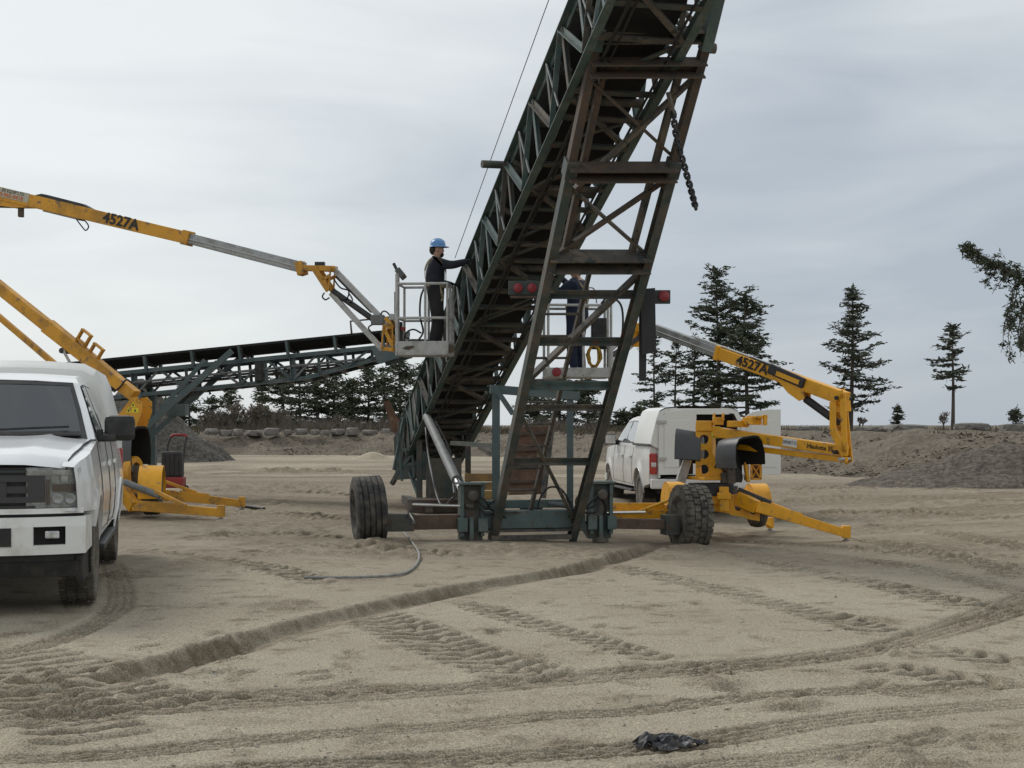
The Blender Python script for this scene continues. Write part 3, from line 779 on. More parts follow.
# big grey lift cylinder from axle to truss, with its hose
c0, c1 = W(461, 490, 22.3), W(427, 417, 26.2)
cm = c0.lerp(c1, 0.12)
MB().tube([cm, c1], 0.08, 14).build("lift_cylinder", M['cyl'], stk, smooth=40)
MB().tube([c0, cm], 0.05, 10).build("cylinder_rod", M['chrome'], stk, smooth=40)
MB().tube(curve_pts([c1 + Vector((.12, -.1, .0)), c1.lerp(c0, .35) + Vector((.2, -.1, -.15)), c1.lerp(c0, .75) + Vector((.05, -.1, -.35)), c0 + Vector((-.1, -.1, -.05))], 6), 0.02, 6).build("hydraulic_hose", M['rubber'], stk, smooth=60)
MB().tube(curve_pts([c1 + Vector((-.02, -.1, -.2)), c1.lerp(c0, .4) + Vector((-.16, -.1, -.35)), c1.lerp(c0, .8) + Vector((-.2, -.1, -.5)), c0 + Vector((-.1, -.2, -.1))], 6), 0.018, 6).build("hydraulic_hose", M['rubber'], stk, smooth=60)
bar("lower_link", W(480, 447, 24.5), W(498, 457, 22.2), 0.07, 0.07, 'steel_dark')
bar("lower_link", W(452, 443, 24.5), W(498, 446, 22.4), 0.07, 0.07, 'teal_dark')

# ---- telescoping legs
L0, L1 = W(492, 542, 20.72), W(595, 50, 16.2)
R0, R1 = W(570, 545, 21.0), W(703, 57, 16.5)
def on_line(P0, P1, py):
    lo, hi = -0.2, 1.4
    for _ in range(40):
        t = (lo + hi) / 2; p = P0.lerp(P1, t)
        y_ = HY - (p.z - EYE) / p.y * F
        if y_ > py: lo = t
        else: hi = t
    return P0.lerp(P1, t)
def LL(py): return on_line(L0, L1, py)
def RR(py): return on_line(R0, R1, py)
leg_dir = (L1 - L0).normalized()
leg_back = cr_.cross(leg_dir).normalized()
if leg_back.y < 0: leg_back = -leg_back
for nm, fn in (("left", LL), ("right", RR)):
    s_ = 1 if nm == "left" else -1
    MB().channel(fn(541), fn(168), 0.115, 0.15, 0.016, leg_back, -s_).build("lower_leg", M['teal_dark'], stk)
    MB().bar(fn(190) + leg_back * .02, fn(46) + leg_back * .02, 0.10, 0.125, leg_back).build("telescoping_leg", M['rust'], stk)
    ins = cr_ * (s_ * 0.19)
    MB().bar(fn(262) + ins + leg_back * .12, fn(62) + ins + leg_back * .12, 0.075, 0.09, leg_back).build("inner_leg", M['rust' if nm == "left" else 'steel_dark'], stk)
    tp, tq = fn(50), fn(-60)
    MB().bar(tp, tq + leg_back * 0.1, 0.13, 0.15, leg_back).build("upper_leg", M['teal'], stk)
    MB().lathe(fn(48) - cr_ * s_ * .09, cr_, [(-.03, .0), (-.03, .06), (.03, .06), (.03, 0)], 14).build("leg_pin", M['steel_dark'], stk, smooth=40)
    MB().bar(fn(176), fn(160), 0.15, 0.19, leg_back).build("leg_collar", M['teal_dark'], stk)
def rungs(py, h, dpt, m, e=0.0, l=0.0, r=0.0, back=0.0):
    a, b_ = LL(py), RR(py - 0 if r == 0 else py + r)
    d = (b_ - a).normalized()
    return a - d * e + leg_back * back, b_ + d * e + leg_back * back
for py, h, dp, m, back in ((66, .17, .22, 'rust', -.05), (37, .15, .18, 'steel_dark', .05), (170, .16, .26, 'rust', -.06), (262, .19, .3, 'steel_dark', .0)):
    a, b_ = rungs(py, h, dp, m, 0.03, back=back)
    MB().channel(a, b_, dp, h, 0.02, leg_dir, 1).build("cross_plate", M[m], stk)
for py, sz, m in ((297, .085, 'teal_dark'), (344, .085, 'teal_dark'), (388, .09, 'teal'), (410, .065, 'steel_dark'), (464, .08, 'teal_dark')):
    a, b_ = rungs(py, sz, sz, m, -0.03, back=0.05)
    ang("leg_cross_bar", a, b_, sz, m, up=leg_dir)
for p, q, sz, m in ((LL(186), RR(258), .07, 'steel_dark'), (RR(182), LL(262), .075, 'rust'), (RR(274), LL(388), .10, 'steel_dark'), (LL(412), RR(524), .085, 'steel_dark'), (LL(80), RR(160), .06, 'rust'), (RR(80), LL(205), .085, 'steel_dark')):
    bar("leg_brace", p + leg_back * .08, q + leg_back * .08, sz * 0.55, sz, m, up=leg_back)
# ladder up the left leg
lr0, lr1 = W(527, 524, 20.9), W(592, 262, 18.5)
bar("ladder_rail", lr0, lr1, 0.05, 0.06, 'steel_dark')
for i in range(11):
    py = 512 - i * 22
    b_ = on_line(lr0, lr1, py)
    rod("ladder_rung", LL(py) + cr_ * .04, b_, 0.019, 'steel_dark', seg=6)
# chain and cable hanging from the top of the legs
ch = [W(673, 112, 16.6), W(677, 140, 16.6), W(684, 165, 16.6), W(691, 190, 16.6), W(696, 209, 16.6)]
cp = curve_pts(ch, 6)
for i in range(len(cp) - 1):
    d = (cp[i + 1] - cp[i]); sd = Vector((.022, 0, .0)) if i % 2 == 0 else Vector((0, .022, 0))
    MB().tube([cp[i] - d * .15 - sd, cp[i] + d * .5 - sd * 1.25, cp[i + 1] + d * .15 - sd, cp[i + 1] + d * .15 + sd, cp[i] + d * .5 + sd * 1.25, cp[i] - d * .15 + sd, cp[i] - d * .15 - sd], 0.017, 6).build("chain_link", M['trim_black'], stk, smooth=60)
bar("chain_strap", W(668, 92, 16.55), W(674, 116, 16.6), 0.05, 0.03, 'steel_dark')
# struts at the very top, right of the belt
bar("top_strut", W(704, 30, 16.6), W(735, -40, 15.6), 0.08, 0.09, 'steel_dark')
MB().tube(curve_pts([W(664, 2, 17.0), W(678, 8, 17.0), W(690, 18, 16.8), W(697, 28, 16.7)], 5), 0.035, 8).build("bent_pipe", M['rust'], stk, smooth=60)
bar("top_strut", W(672, 18, 17.2), W(692, 34, 17.0), 0.05, 0.05, 'teal')

# tail lamps and mud flap bolted to the legs
lampL = MB().box(W(524, 288, 19.2), (0.42, 0.07, 0.19)).build("tail_lamp_box", M['teal_dark'], stk, bevel=0.01); sub(lampL)
for px in (518, 532):
    MB().lathe(W(px, 288, 19.14), (0, -1, 0), [(0, .065), (.03, .062), (.045, .03), (.047, 0)], 16).build("tail_lamp_lens", M['lamp_red_dull'], lampL, smooth=50)
MB().bar(W(510, 297, 19.2), W(545, 297, 19.2), .1, .03).build("tail_lamp_bracket", M['rust'], stk)
lampR = MB().box(W(660, 297, 18.8), (0.27, 0.07, 0.18)).build("tail_lamp_box", M['trim_grey'], stk, bevel=0.01); sub(lampR)
MB().lathe(W(664, 296, 18.74), (0, -1, 0), [(0, .072), (.03, .07), (.045, .03), (.047, 0)], 16).build("tail_lamp_lens", M['lamp_red_dull'], lampR, smooth=50)
MB().bar(W(636, 300, 18.8), W(650, 300, 18.8), .05, .05).build("tail_lamp_bracket", M['rust'], stk)
V0 = [W(641, 289, 18.7), W(655, 288, 18.7), W(656, 352, 18.7), W(642, 355, 18.7)]
quadp("mud_flap", V0, 0.03, 'rubber')
quadp("mud_flap", [W(639, 300, 18.85), W(647, 300, 18.85), W(646, 381, 18.85), W(639, 381, 18.85)], 0.03, 'rubber')

# ---- undercarriage
ax_z = gz(AX.x, AX.y)
def ax(b_, f=0.0, z=0.0):        # b_ along the axle to the right, f towards the camera, z above the local ground
    q = AX + cr_ * b_ + Vector((cr_.y, -cr_.x, 0)) * f
    return Vector((q.x, q.y, ax_z + z))
AR = Matrix.Rotation(math.atan2(cr_.y, cr_.x), 3, 'Z')
def abox(name, b_, f, z, s, m, bevel=0.008, parent=stk):
    return MB().box(ax(b_, f, z), s, AR).build(name, M[m], parent, bevel=bevel)
abox("axle_beam", 0.05, 0.0, 0.32, (1.55, .26, .26), 'teal')
abox("axle_beam_lip", 0.05, -0.02, 0.16, (1.45, .34, .04), 'steel_dark', 0.004)
abox("rear_cross_tube", 0.05, -.35, 0.52, (1.4, .12, .12), 'teal')
abox("front_cross_tube", 0.0, .14, 0.06, (1.2, .09, .07), 'steel_dark')
for sd, bb in ((-1, -0.88), (1, 1.06)):
    col = abox("wheel_column", bb, 0.0, 0.42, (.33, .20, .80), 'teal_dark'); sub(col)
    for dx in (-.15, .15):
        abox("column_plate", bb + dx, 0.14, 0.48, (.055, .05, .78), 'teal', parent=col)
        abox("column_clamp", bb + dx, 0.17, 0.26, (.14, .09, .2), 'teal', parent=col)
    abox("column_top_plate", bb, 0.05, 0.85, (.42, .34, .03), 'teal', parent=col)
    MB().lathe(ax(bb, .17, .68), (cr_.y, -cr_.x, 0), [(0, .08), (.05, .075), (.06, .04), (.06, 0)], 14).build("column_motor", M['steel_dark'], col, smooth=40)
    abox("jack_post", bb - .02, 0.17, 0.20, (.06, .06, .34), 'teal', parent=col)
    MB().lathe(ax(bb - .02, .17, 0.0), (0, 0, 1), [(-.02, .12), (.02, .12), (.05, .035), (.16, .03)], 14).build("jack_foot", M['steel_dark'], col, smooth=40)
    for q in range(3):
        MB().tube(curve_pts([ax(bb + sd * -.05, .18, .7 - .05 * q), ax(bb - sd * .15, .28 + .03 * q, .62 - .1 * q), ax(bb - sd * (.3 + .06 * q), .2, .45), ax(bb - sd * .5, .12, .35 + .1 * q)], 6), 0.014, 6).build("hydraulic_hose", M['rubber'], col, smooth=60)
# axle tubes, steering rods
MB().bar(ax(-.95, 0, .30), ax(-2.0, 0, .30), .2, .21).build("axle_tube", M['axle_rust'], stk, bevel=0.01)
MB().bar(ax(1.12, 0, .24), ax(2.2, 0, .20), .16, .15).build("axle_tube", M['axle_rust'], stk, bevel=0.01)
abox("axle_sleeve", -1.93, 0, .30, (.42, .24, .25), 'teal_dark')
abox("axle_sleeve", 2.18, 0, .2, (.22, .26, .3), 'teal_dark')
MB().tube([ax(-1.0, .12, .53), ax(-1.75, .12, .56)], 0.024, 10).build("steering_rod", M['chrome'], stk, smooth=40)
abox("rod_bracket", -1.78, .1, .5, (.06, .1, .28), 'steel_dark')
MB().tube([ax(-.98, .12, .53), ax(-.86, .12, .52)], 0.04, 10).build("steering_cylinder", M['teal_dark'], stk, smooth=40)
MB().tube([ax(1.15, .12, .40), ax(1.75, .12, .40)], 0.02, 10).build("steering_rod", M['chrome'], stk, smooth=40)
# goal post frame standing behind the legs
g0, g1 = W(496, 506, 21.7), W(496, 386, 21.7)
h0, h1 = W(570, 512, 21.9), W(570, 394, 21.9)
bar("frame_post", g0, g1, .12, .1, 'blue_steel'); bar("frame_post", h0, h1, .1, .1, 'blue_steel')
bar("frame_beam", W(490, 389, 21.7), W(579, 396, 21.9), .12, .13, 'blue_steel')
bar("frame_brace", W(498, 392, 21.6), W(513, 414, 21.6), .06, .08, 'blue_steel')
bar("frame_brace", W(566, 500, 21.8), W(590, 536, 21.4), .07, .08, 'blue_steel')
# plank-like rusty guard panel with ribs, between the legs
pan = quadp("guard_panel", [W(516, 428, 21.6), W(551, 426, 21.6), W(543, 494, 21.4), W(508, 495, 21.4)], 0.03, 'rust_panel'); sub(pan)
for i in range(4):
    t = (i + .4) / 4.2
    a_, b_ = W(516 - 8 * t, 428 + 67 * t, 21.55 - .2 * t), W(551 - 8 * t, 426 + 68 * t, 21.55 - .2 * t)
    MB().bar(a_, b_, .03, .04).build("panel_rib", M['rust'], pan)
bar("panel_frame", W(552, 424, 21.5), W(543, 498, 21.3), .07, .06, 'steel_dark')
# valves, pipes and hoses on the axle
for i, (px, py) in enumerate(((520, 507), (533, 512), (548, 503), (556, 513), (512, 517))):
    MB().tube([W(px, py, 21.2), W(px + 22, py + 3, 21.25)], .045, 10).build("valve_body", M['teal_dark' if i % 2 else 'cyl'], stk, smooth=40)
for pts in ([(545, 522), (538, 505), (548, 488), (562, 490), (570, 505)], [(560, 488), (568, 498), (573, 512), (567, 524)], [(486, 520), (489, 505), (498, 500), (505, 512)], [(584, 492), (576, 500), (579, 516), (588, 524)], [(600, 495), (606, 508), (600, 522)]):
    MB().tube(curve_pts([W(x_, y_, 20.95) for x_, y_ in pts], 6), 0.016, 6).build("hydraulic_hose", M['rubber'], stk, smooth=60)
MB().tube([W(549, 520, 21.1), W(566, 517, 21.1)], .02, 6).build("red_hose", M['red_paint'], stk, smooth=60)

# wheels
def big_wheel(c, axis, Rr, wd, style):
    axis = Vector(axis).normalized()
    w = MB().lathe(c, axis, [(-wd * .30, .10), (-wd * .30, Rr * .46), (-wd * .36, Rr * .53), (wd * .36, Rr * .53), (wd * .30, Rr * .46), (wd * .1, Rr * .42), (wd * .05, .12), (wd * .18, .10), (wd * .18, 0)], 28).build("wheel", M['rust' if style == 'rib' else 'steel_dark'], stk, smooth=40)
    sub(w)
    h = wd / 2
    if style == 'rib':
        prof = [(-h * .72, Rr * .52), (-h * .98, Rr * .66), (-h * 1.0, Rr * .82), (-h * .92, Rr * .93)]
        for i in range(5):
            x0 = -h * .86 + i * h * .36
            prof += [(x0, Rr), (x0 + h * .26, Rr), (x0 + h * .285, Rr * .955), (x0 + h * .335, Rr * .955)]
        prof = prof[:-2] + [(h * .92, Rr * .93), (h * 1.0, Rr * .82), (h * .98, Rr * .66), (h * .72, Rr * .52)]
        MB().lathe(c, axis, prof, 44).build("tyre", M['tyre'], w, smooth=35)
    else:
        prof = [(-h * .72, Rr * .52), (-h * .98, Rr * .66), (-h * 1.0, Rr * .80), (-h * .9, Rr * .94), (-h * .7, Rr * .965), (h * .7, Rr * .965), (h * .9, Rr * .94), (h * 1.0, Rr * .80), (h * .98, Rr * .66), (h * .72, Rr * .52)]
        mb = MB().lathe(c, axis, prof, 44)
        s = axis.orthogonal().normalized(); t = axis.cross(s)
        nl = 26
        for i in range(nl):
            for j, (x0, x1) in enumerate(((-.97, -.52), (-.44, -.04), (.04, .44), (.52, .97))):
                an = 2 * math.pi * (i + (0.5 if j % 2 else 0.0)) / nl
                d = s * math.cos(an) + t * math.sin(an); tg = axis.cross(d)
                rr = Rr * (0.985 if abs(x0 + x1) < 1.2 else 0.972)
                mb.box(c + axis * ((x0 + x1) / 2 * h) + d * (rr - .012), (1, 1, 1), Matrix((axis * ((x1 - x0) * h), tg * (2 * math.pi * Rr / nl * .72), d * .06)).transposed())
        mb.build("tyre", M['tyre_dusty'], w, smooth=30)
    return w
wl_c = ax(-2.36, 0, 0) ; wl_c.z = W(0, 541, wl_c.y).z + 0.44
big_wheel(wl_c, (cr_ + UP * .06), 0.49, 0.44, 'rib')
wr_c = ax(2.50, 0, 0) ; wr_c.z = W(0, 546, wr_c.y).z + 0.44
big_wheel(wr_c, (cr_ + UP * -.03), 0.475, 0.42, 'lug')

# side arm and stay cable on the left of the truss
ta = on_line(cv(0, -0.03, CD), cv(16, -0.03, CD), 165)
tipa = W(482, 164, ta.y - .15)
MB().tube([tipa, ta], 0.055, 10).build("side_arm", M['teal_dark'], stk, smooth=40)
cb0 = W(556, -20, ta.y - 3.2); cb1 = W(455, 258, ta.y + 3.6)
rod("stay_cable", cb0, cb1, 0.006, 'steel_dark', seg=6)
# ------------------------------------------------------------------ pickup trucks with canopies
def interp(x, tab):
    xs_, ys_ = zip(*tab)
    return float(np.interp(x, xs_, ys_))
WB, RA = 3.70, 0.475                            # wheelbase, wheel-arch radius
def half_w(x, z):
    w = interp(z, [(0.3, .93), (.45, .955), (.62, .99), (.85, 1.005), (1.05, .992), (1.2, .97), (1.36, .945), (1.42, .93)])
    if x > 0.25: w -= 0.13 * ((x - 0.25) / 0.65) ** 2
    for c in (0.0, -WB):
        d = abs(math.hypot(x - c, z - 0.42))
        w += 0.020 * float(sstep(0.66, 0.5, d))
    return w
def top_z(x):
    return interp(x, [(-5, 1.38), (-3.02, 1.38), (-2.98, 1.375), (-.62, 1.36), (-.5, 1.345), (0.3, 1.285), (.75, 1.21), (.9, 1.15)])
def low_z(x):
    z = interp(x, [(-4.9, .62), (-4.3, .56), (-4.2, .50), (-.5, .48), (.40, .5), (.43, .80), (.9, .815)])
    for c in (0.0, -WB):
        if abs(x - c) < RA and (x < .43 or c < -1): z = max(z, 0.42 + math.sqrt(RA ** 2 - (x - c) ** 2) * 1.02)
    return z

def pickup(name, label, loc, rotz, paint, detail):
    T = thing(name, label, "pickup truck", loc, rotz)
    Bd = lambda mb, nm, m, par=T, **kw: mb.build(nm, M[m] if isinstance(m, str) else m, par, local=True, **kw)
    # ---- lower body shell: both sides, hood, bed rails
    mb = MB()
    xs_ = sorted(set([round(v, 3) for v in list(np.linspace(-4.88, .86, 80)) + [c + RA * math.cos(a) for c in (0, -WB) for a in np.linspace(0, math.pi, 25)] + [c + s * (RA + e) for c in (0, -WB) for s in (-1, 1) for e in (.002, .05, .1)]]))
    rows = 12
    for s in (1, -1):
        V, Fc = [], []
        for x_ in xs_:
            z0, z1 = low_z(x_), top_z(x_)
            for j in range(rows + 1):
                z = z0 + (z1 - z0) * j / rows
                V.append((x_, s * half_w(x_, z), z))
            V.append((x_, s * (half_w(x_, z1) - .03), z1 + .012) if x_ < -.6 else (x_, s * (interp(x_, [(-.62, .905), (0.3, .87), (.75, .825), (.92, .805)]) - .045), interp(x_, [(-.62, 1.362), (0, 1.328), (.6, 1.25), (.83, 1.195), (.9, 1.145)])))
            V.append((x_, s * (half_w(x_, z0) - .10), z0 + .005))
        n_ = rows + 3
        for i in range(len(xs_) - 1):
            for j in range(rows + 1): Fc.append((i * n_ + j, (i + 1) * n_ + j, (i + 1) * n_ + j + 1, i * n_ + j + 1))
            Fc.append((i * n_, i * n_ + n_ - 1, (i + 1) * n_ + n_ - 1, (i + 1) * n_))
        mb.add(V, Fc)
    body = Bd(mb, "body", paint, smooth=38)
    # wheel wells, underbody
    Bd(MB().box((-2.0, 0, .62), (5.4, 1.5, .45)).box((0.15, 0, .82), (1.3, 1.45, .5)), "underbody", 'interior')
    for c in (0.0, -WB):
        for s in (1, -1):
            m2 = MB()
            V = [(c + .52 * math.cos(a), s * y_, .42 + .52 * math.sin(a)) for a in np.linspace(-.25, math.pi + .25, 20) for y_ in (.60, .97)]
            m2.add(V, [(2 * i, 2 * i + 1, 2 * i + 3, 2 * i + 2) for i in range(19)])
            m2.add([(c + .52 * math.cos(a), s * .60, .42 + .52 * math.sin(a)) for a in np.linspace(-.25, math.pi + .25, 20)], [tuple(range(20))])
            Bd(m2, "wheel_well", 'interior')
            # arch lip
            pts = [(c + (RA + .012) * math.cos(a), s * (half_w(c + RA * math.cos(a), .42 + RA * math.sin(a)) + .004), .42 + (RA + .012) * 1.02 * math.sin(a)) for a in np.linspace(.88 if c == 0 else -.02, math.pi + .02, 24)]
            if c < -1: Bd(MB().tube(pts, .012, 6), "wheel_arch_lip", paint, smooth=60)
    # hood
    mb = MB(); nxh, nyh = 16, 16
    V = []
    for i in range(nxh + 1):
        x_ = -.62 + (1.54) * i / nxh
        hw = interp(x_, [(-.62, .90), (0.3, .865), (.75, .82), (.92, .80)])
        for j in range(nyh + 1):
            q = -1 + 2 * j / nyh
            zc = interp(x_, [(-.62, 1.415), (0, 1.385), (.6, 1.315), (.83, 1.265), (.9, 1.225), (.93, 1.178)])
            ridge = .022 * math.exp(-((abs(q) - .60) / .10) ** 2) * interp(x_, [(-.6, 1), (.5, .8), (.9, .2)])
            z = zc - .04 * abs(q) ** 3 + ridge
            V.append((x_ - (.16 * (abs(hw * q) / .95) ** 3 - .004) * ((x_ + .62) / 1.54) ** 2, hw * q, z))
    mb.add(V, [(i * (nyh + 1) + j, (i + 1) * (nyh + 1) + j, (i + 1) * (nyh + 1) + j + 1, i * (nyh + 1) + j + 1) for i in range(nxh) for j in range(nyh)])
    hd_ = Bd(mb, "hood", paint, smooth=50)
    for jj in (0, nyh):
        Bd(MB().tube([Vector(V[i * (nyh + 1) + jj]) + Vector((0, 0, -.006)) for i in range(nxh + 1)], .007, 5), "hood_seam", 'trim_black', hd_, smooth=60)
    # cab: greenhouse
    def gh_y(z): return interp(z, [(1.30, .955), (1.37, .94), (1.65, .845), (1.89, .75), (1.95, .70)])
    A = [(-.60, 1.375), (-1.30, 1.895), (-1.50, 1.955), (-2.1, 1.99), (-2.75, 1.965), (-2.93, 1.91), (-2.98, 1.36)]
    mb = MB()
    V = []
    for (x_, z) in A:
        for s in (-1, -.5, 0, .5, 1):
            V.append((x_ + (.10 * (1 - abs(s) ** 2) if x_ > -1.6 else -.03 * (1 - s * s)), gh_y(z) * s, z + (.03 * (1 - s * s) if 1.8 < z else 0)))
    nA = len(A)
    Fc = [(i * 5 + j, i * 5 + j + 1, (i + 1) * 5 + j + 1, (i + 1) * 5 + j) for i in range(1, nA - 1) for j in range(4)]
    mb.add(V, Fc)
    for s in (-1, 1):
        side = [(x_, gh_y(z) * s, z) for x_, z in A] + [(-1.8, .956 * s, 1.25)]
        mid = [(x_, gh_y(1.6) * s, 1.6) for x_ in (-.985, -2.955)]
        mb.add([(-.60, gh_y(1.35) * s, 1.35), (-.97, gh_y(1.65) * s, 1.65), (-1.30, gh_y(1.895) * s, 1.895), (-1.5, gh_y(1.95) * s, 1.955), (-2.1, gh_y(1.95) * s, 1.99), (-2.75, gh_y(1.95) * s, 1.965), (-2.93, gh_y(1.91) * s, 1.91), (-2.955, gh_y(1.65) * s, 1.65), (-2.98, gh_y(1.36) * s, 1.34)],
               [(0, 1, 7, 8), (1, 2, 6, 7), (2, 3, 4, 5, 6)])
    Bd(mb, "cab", paint, smooth=32)
    # windscreen, set 4 mm proud, with black border
    def ws(t, q, off=0.0):          # t 0 bottom..1 top, q -1..1
        x_ = -.60 - .70 * t + .10 * (1 - q * q); z = 1.375 + .52 * t
        hw = gh_y(z)
        return Vector((x_, hw * q, z + .02 * t * (1 - q * q))) + Vector((.62, 0, .79)) * off
    def ws_patch(t0, t1, q0, q1, off, nm, m, par=T, n=10):
        mb = MB()
        V = [ws(t0 + (t1 - t0) * i / n, q0 + (q1 - q0) * j / n, off) for i in range(n + 1) for j in range(n + 1)]
        mb.add(V, [(i * (n + 1) + j, (i + 1) * (n + 1) + j, (i + 1) * (n + 1) + j + 1, i * (n + 1) + j + 1) for i in range(n) for j in range(n)])
        return Bd(mb, nm, m, par, smooth=60)
    for q0, q1 in ((-1.0, -.925), (.925, 1.0)): ws_patch(0, 1.0, q0, q1, 0, "pillar", paint)
    wsf = ws_patch(.0, .13, -.93, .93, .004, "windscreen_frame", 'trim_black')
    ws_patch(.935, 1.0, -.93, .93, .004, "windscreen_frame", 'trim_black', wsf)
    for q0, q1 in ((-.93, -.885), (.885, .93)): ws_patch(.12, .94, q0, q1, .004, "windscreen_frame", 'trim_black', wsf)
    ws_patch(.12, .945, -.89, .89, .001, "windscreen", 'glass_clear', wsf)
    Bd(MB().box((-.95, 0, 1.34), (.62, 1.66, .12)), "dashboard", 'dash', T, bevel=0.04)
    Bd(MB().box((-2.2, 0, 1.2), (1.6, 1.7, .04)).box((-2.88, 0, 1.5), (.04, 1.5, .6)), "cab_lining", 'interior')
    stw = Bd(MB().tube([(-1.22 + .05 * math.sin(a), .38 + .19 * math.cos(a), 1.47 + .18 * math.sin(a)) for a in np.linspace(0, 2 * math.pi, 25)], .016, 6, caps=False), "steering_wheel", 'trim_black', smooth=60)
    Bd(MB().box((-1.22, .38, 1.46), (.03, .32, .04)), "wheel_spoke", 'trim_black', stw)
    for sy in (-.38, .38):
        se = Bd(MB().box((-1.95, sy, 1.42), (.16, .50, .56), Matrix.Rotation(R(-12), 3, 'Y')), "seat_back", 'seat', bevel=0.06)
        Bd(MB().box((-2.03, sy, 1.76), (.10, .28, .18)), "head_rest", 'seat', se, bevel=0.04)
    Bd(MB().box((-1.42, 0, 1.80), (.03, .24, .07)), "rear_view_mirror", 'trim_black')
    for q0, q1 in ((-.75, .05), (-.05, .78)):
        Bd(MB().tube([ws(.10, q0, .03), ws(.13, (q0 + q1) / 2, .035), ws(.17, q1, .03)], .011, 6), "wiper", 'trim_black', wsf, smooth=60)
    Bd(MB().box((-.575, 0, 1.412), (.16, 1.62, .015)), "cowl", 'trim_black')
    # steering wheel behind the glass shows as nothing: glass is dark
    # side windows
    for s in (1, -1):
        def sp(x_, z, o=.006): return (x_, s * (gh_y(z) + o), z)
        for nm, pts in (("front_window", [(-.98, 1.44), (-.98, 1.60), (-1.32, 1.85), (-1.86, 1.88), (-1.86, 1.43)]), ("rear_window", [(-1.95, 1.43), (-1.95, 1.88), (-2.55, 1.87), (-2.80, 1.75), (-2.84, 1.44)])):
            # outline as a grid-free fan on the slightly curved side
            fr = []
            cx_, cz_ = sum(p[0] for p in pts) / len(pts), sum(p[1] for p in pts) / len(pts)
            big = [(cx_ + (x_ - cx_) * 1.07, cz_ + (z - cz_) * 1.09) for x_, z in pts]
            a = MB(); a.add([sp(x_, z, .005) for x_, z in big] + [sp(cx_, cz_, .005)], [(i, (i + 1) % 5, 5) for i in range(5)])
            w_fr = Bd(a, nm + "_frame", 'trim_black')
            a = MB(); a.add([sp(x_, z, .010) for x_, z in pts] + [sp(cx_, cz_, .010)], [(i, (i + 1) % 5, 5) for i in range(5)])
            Bd(a, nm, 'glass_dark', w_fr)
        # doors: shut lines and handles
        def seam(p0, p1):
            n = 8
            P_ = [(p0[0] + (p1[0] - p0[0]) * i / n, s * (half_w(p0[0] + (p1[0] - p0[0]) * i / n, p0[1] + (p1[1] - p0[1]) * i / n) + .0015), p0[1] + (p1[1] - p0[1]) * i / n) for i in range(n + 1)]
            Bd(MB().tube(P_, .005, 4), "door_seam", 'trim_black')
        for xx in (-.62, -1.90, -2.93): seam((xx, .52), (xx, 1.35))
        seam((-.62, .545), (-2.93, .545))
        for xx in (-1.72, -2.75):
            Bd(MB().box((xx, s * (half_w(xx, 1.12) + .025), 1.13), (.22, .03, .04)), "door_handle", paint, bevel=0.01)
        # mirror
        arm = Bd(MB().box((-.90, s * 1.0, 1.385), (.14, .22, .07)).box((-.93, s * .96, 1.41), (.22, .05, .12)), "mirror_arm", 'trim_black', bevel=0.02)
        Bd(MB().box((-.95, s * 1.135, 1.475), (.15, .27, .235)), "mirror_housing", 'trim_black', arm, bevel=0.05)
        Bd(MB().box((-1.029, s * 1.135, 1.475), (.006, .23, .19)), "mirror_glass", 'chrome', arm)
        # running board
        Bd(MB().box((-1.85, s * .93, .40), (2.15, .16, .05)), "running_board", 'trim_grey', bevel=0.012)
        # mud flaps
        Bd(MB().box((-.50, s * .86, .40), (.015, .24, .34)), "mud_flap", 'trim_black')
    # ---- front end
    mb = MB()
    def fx(y_): return .93 - .16 * (abs(y_) / .95) ** 3
    def strip(y0, y1, z0, z1, off=0.0, n=10, th=.05, mbx=None, off1=None):
        m2 = MB() if mbx is None else mbx
        off1 = off if off1 is None else off1
        V = []
        for i in range(n + 1):
            y_ = y0 + (y1 - y0) * i / n
            for (z, o, bk) in ((z0, off, 0), (z1, off1, 0), (z1, off1, 1), (z0, off, 1)): V.append((fx(y_) + o - bk * th, y_, z))
        F_ = [(0, 1, 2, 3), tuple(n * 4 + k for k in (3, 2, 1, 0))]
        for i in range(n):
            for k in range(4): F_.append((i * 4 + k, i * 4 + (k + 1) % 4, (i + 1) * 4 + (k + 1) % 4, (i + 1) * 4 + k))
        m2.add(V, F_)
        return m2
    Bd(strip(-.84, .84, .80, 1.17, -.06, 16, .1), "nose_panel", 'interior')
    gr = Bd(strip(-.60, .60, .80, 1.165, -.035, 12, .03), "grille", 'trim_black')
    for z in (1.135, 1.10, .855, .82):
        Bd(strip(-.57, .57, z - .008, z + .008, -.015, 12, .02), "grille_slat", 'trim_grey', gr)
    bar_m = MB()
    for z0, z1 in ((1.055, 1.10), (.89, .935)): strip(-.62, .62, z0, z1, .012, 12, .06, bar_m)
    for s in (1, -1):
        strip(s * .52, s * .64, .89, 1.10, .012, 4, .06, bar_m); strip(s * .30, s * .36, .935, 1.055, .0, 3, .04, bar_m)
    strip(-.52, .52, .965, 1.02, -.005, 10, .03, bar_m)
    Bd(bar_m, "grille_bar", 'trim_grey', gr)
    # oval badge on the grille
    Bd(MB().lathe((.945, 0, .995), (1, 0, 0), [(0, .001), (0, .1), (.012, .095), (.016, 0)], 24), "badge", 'trim_grey', gr)
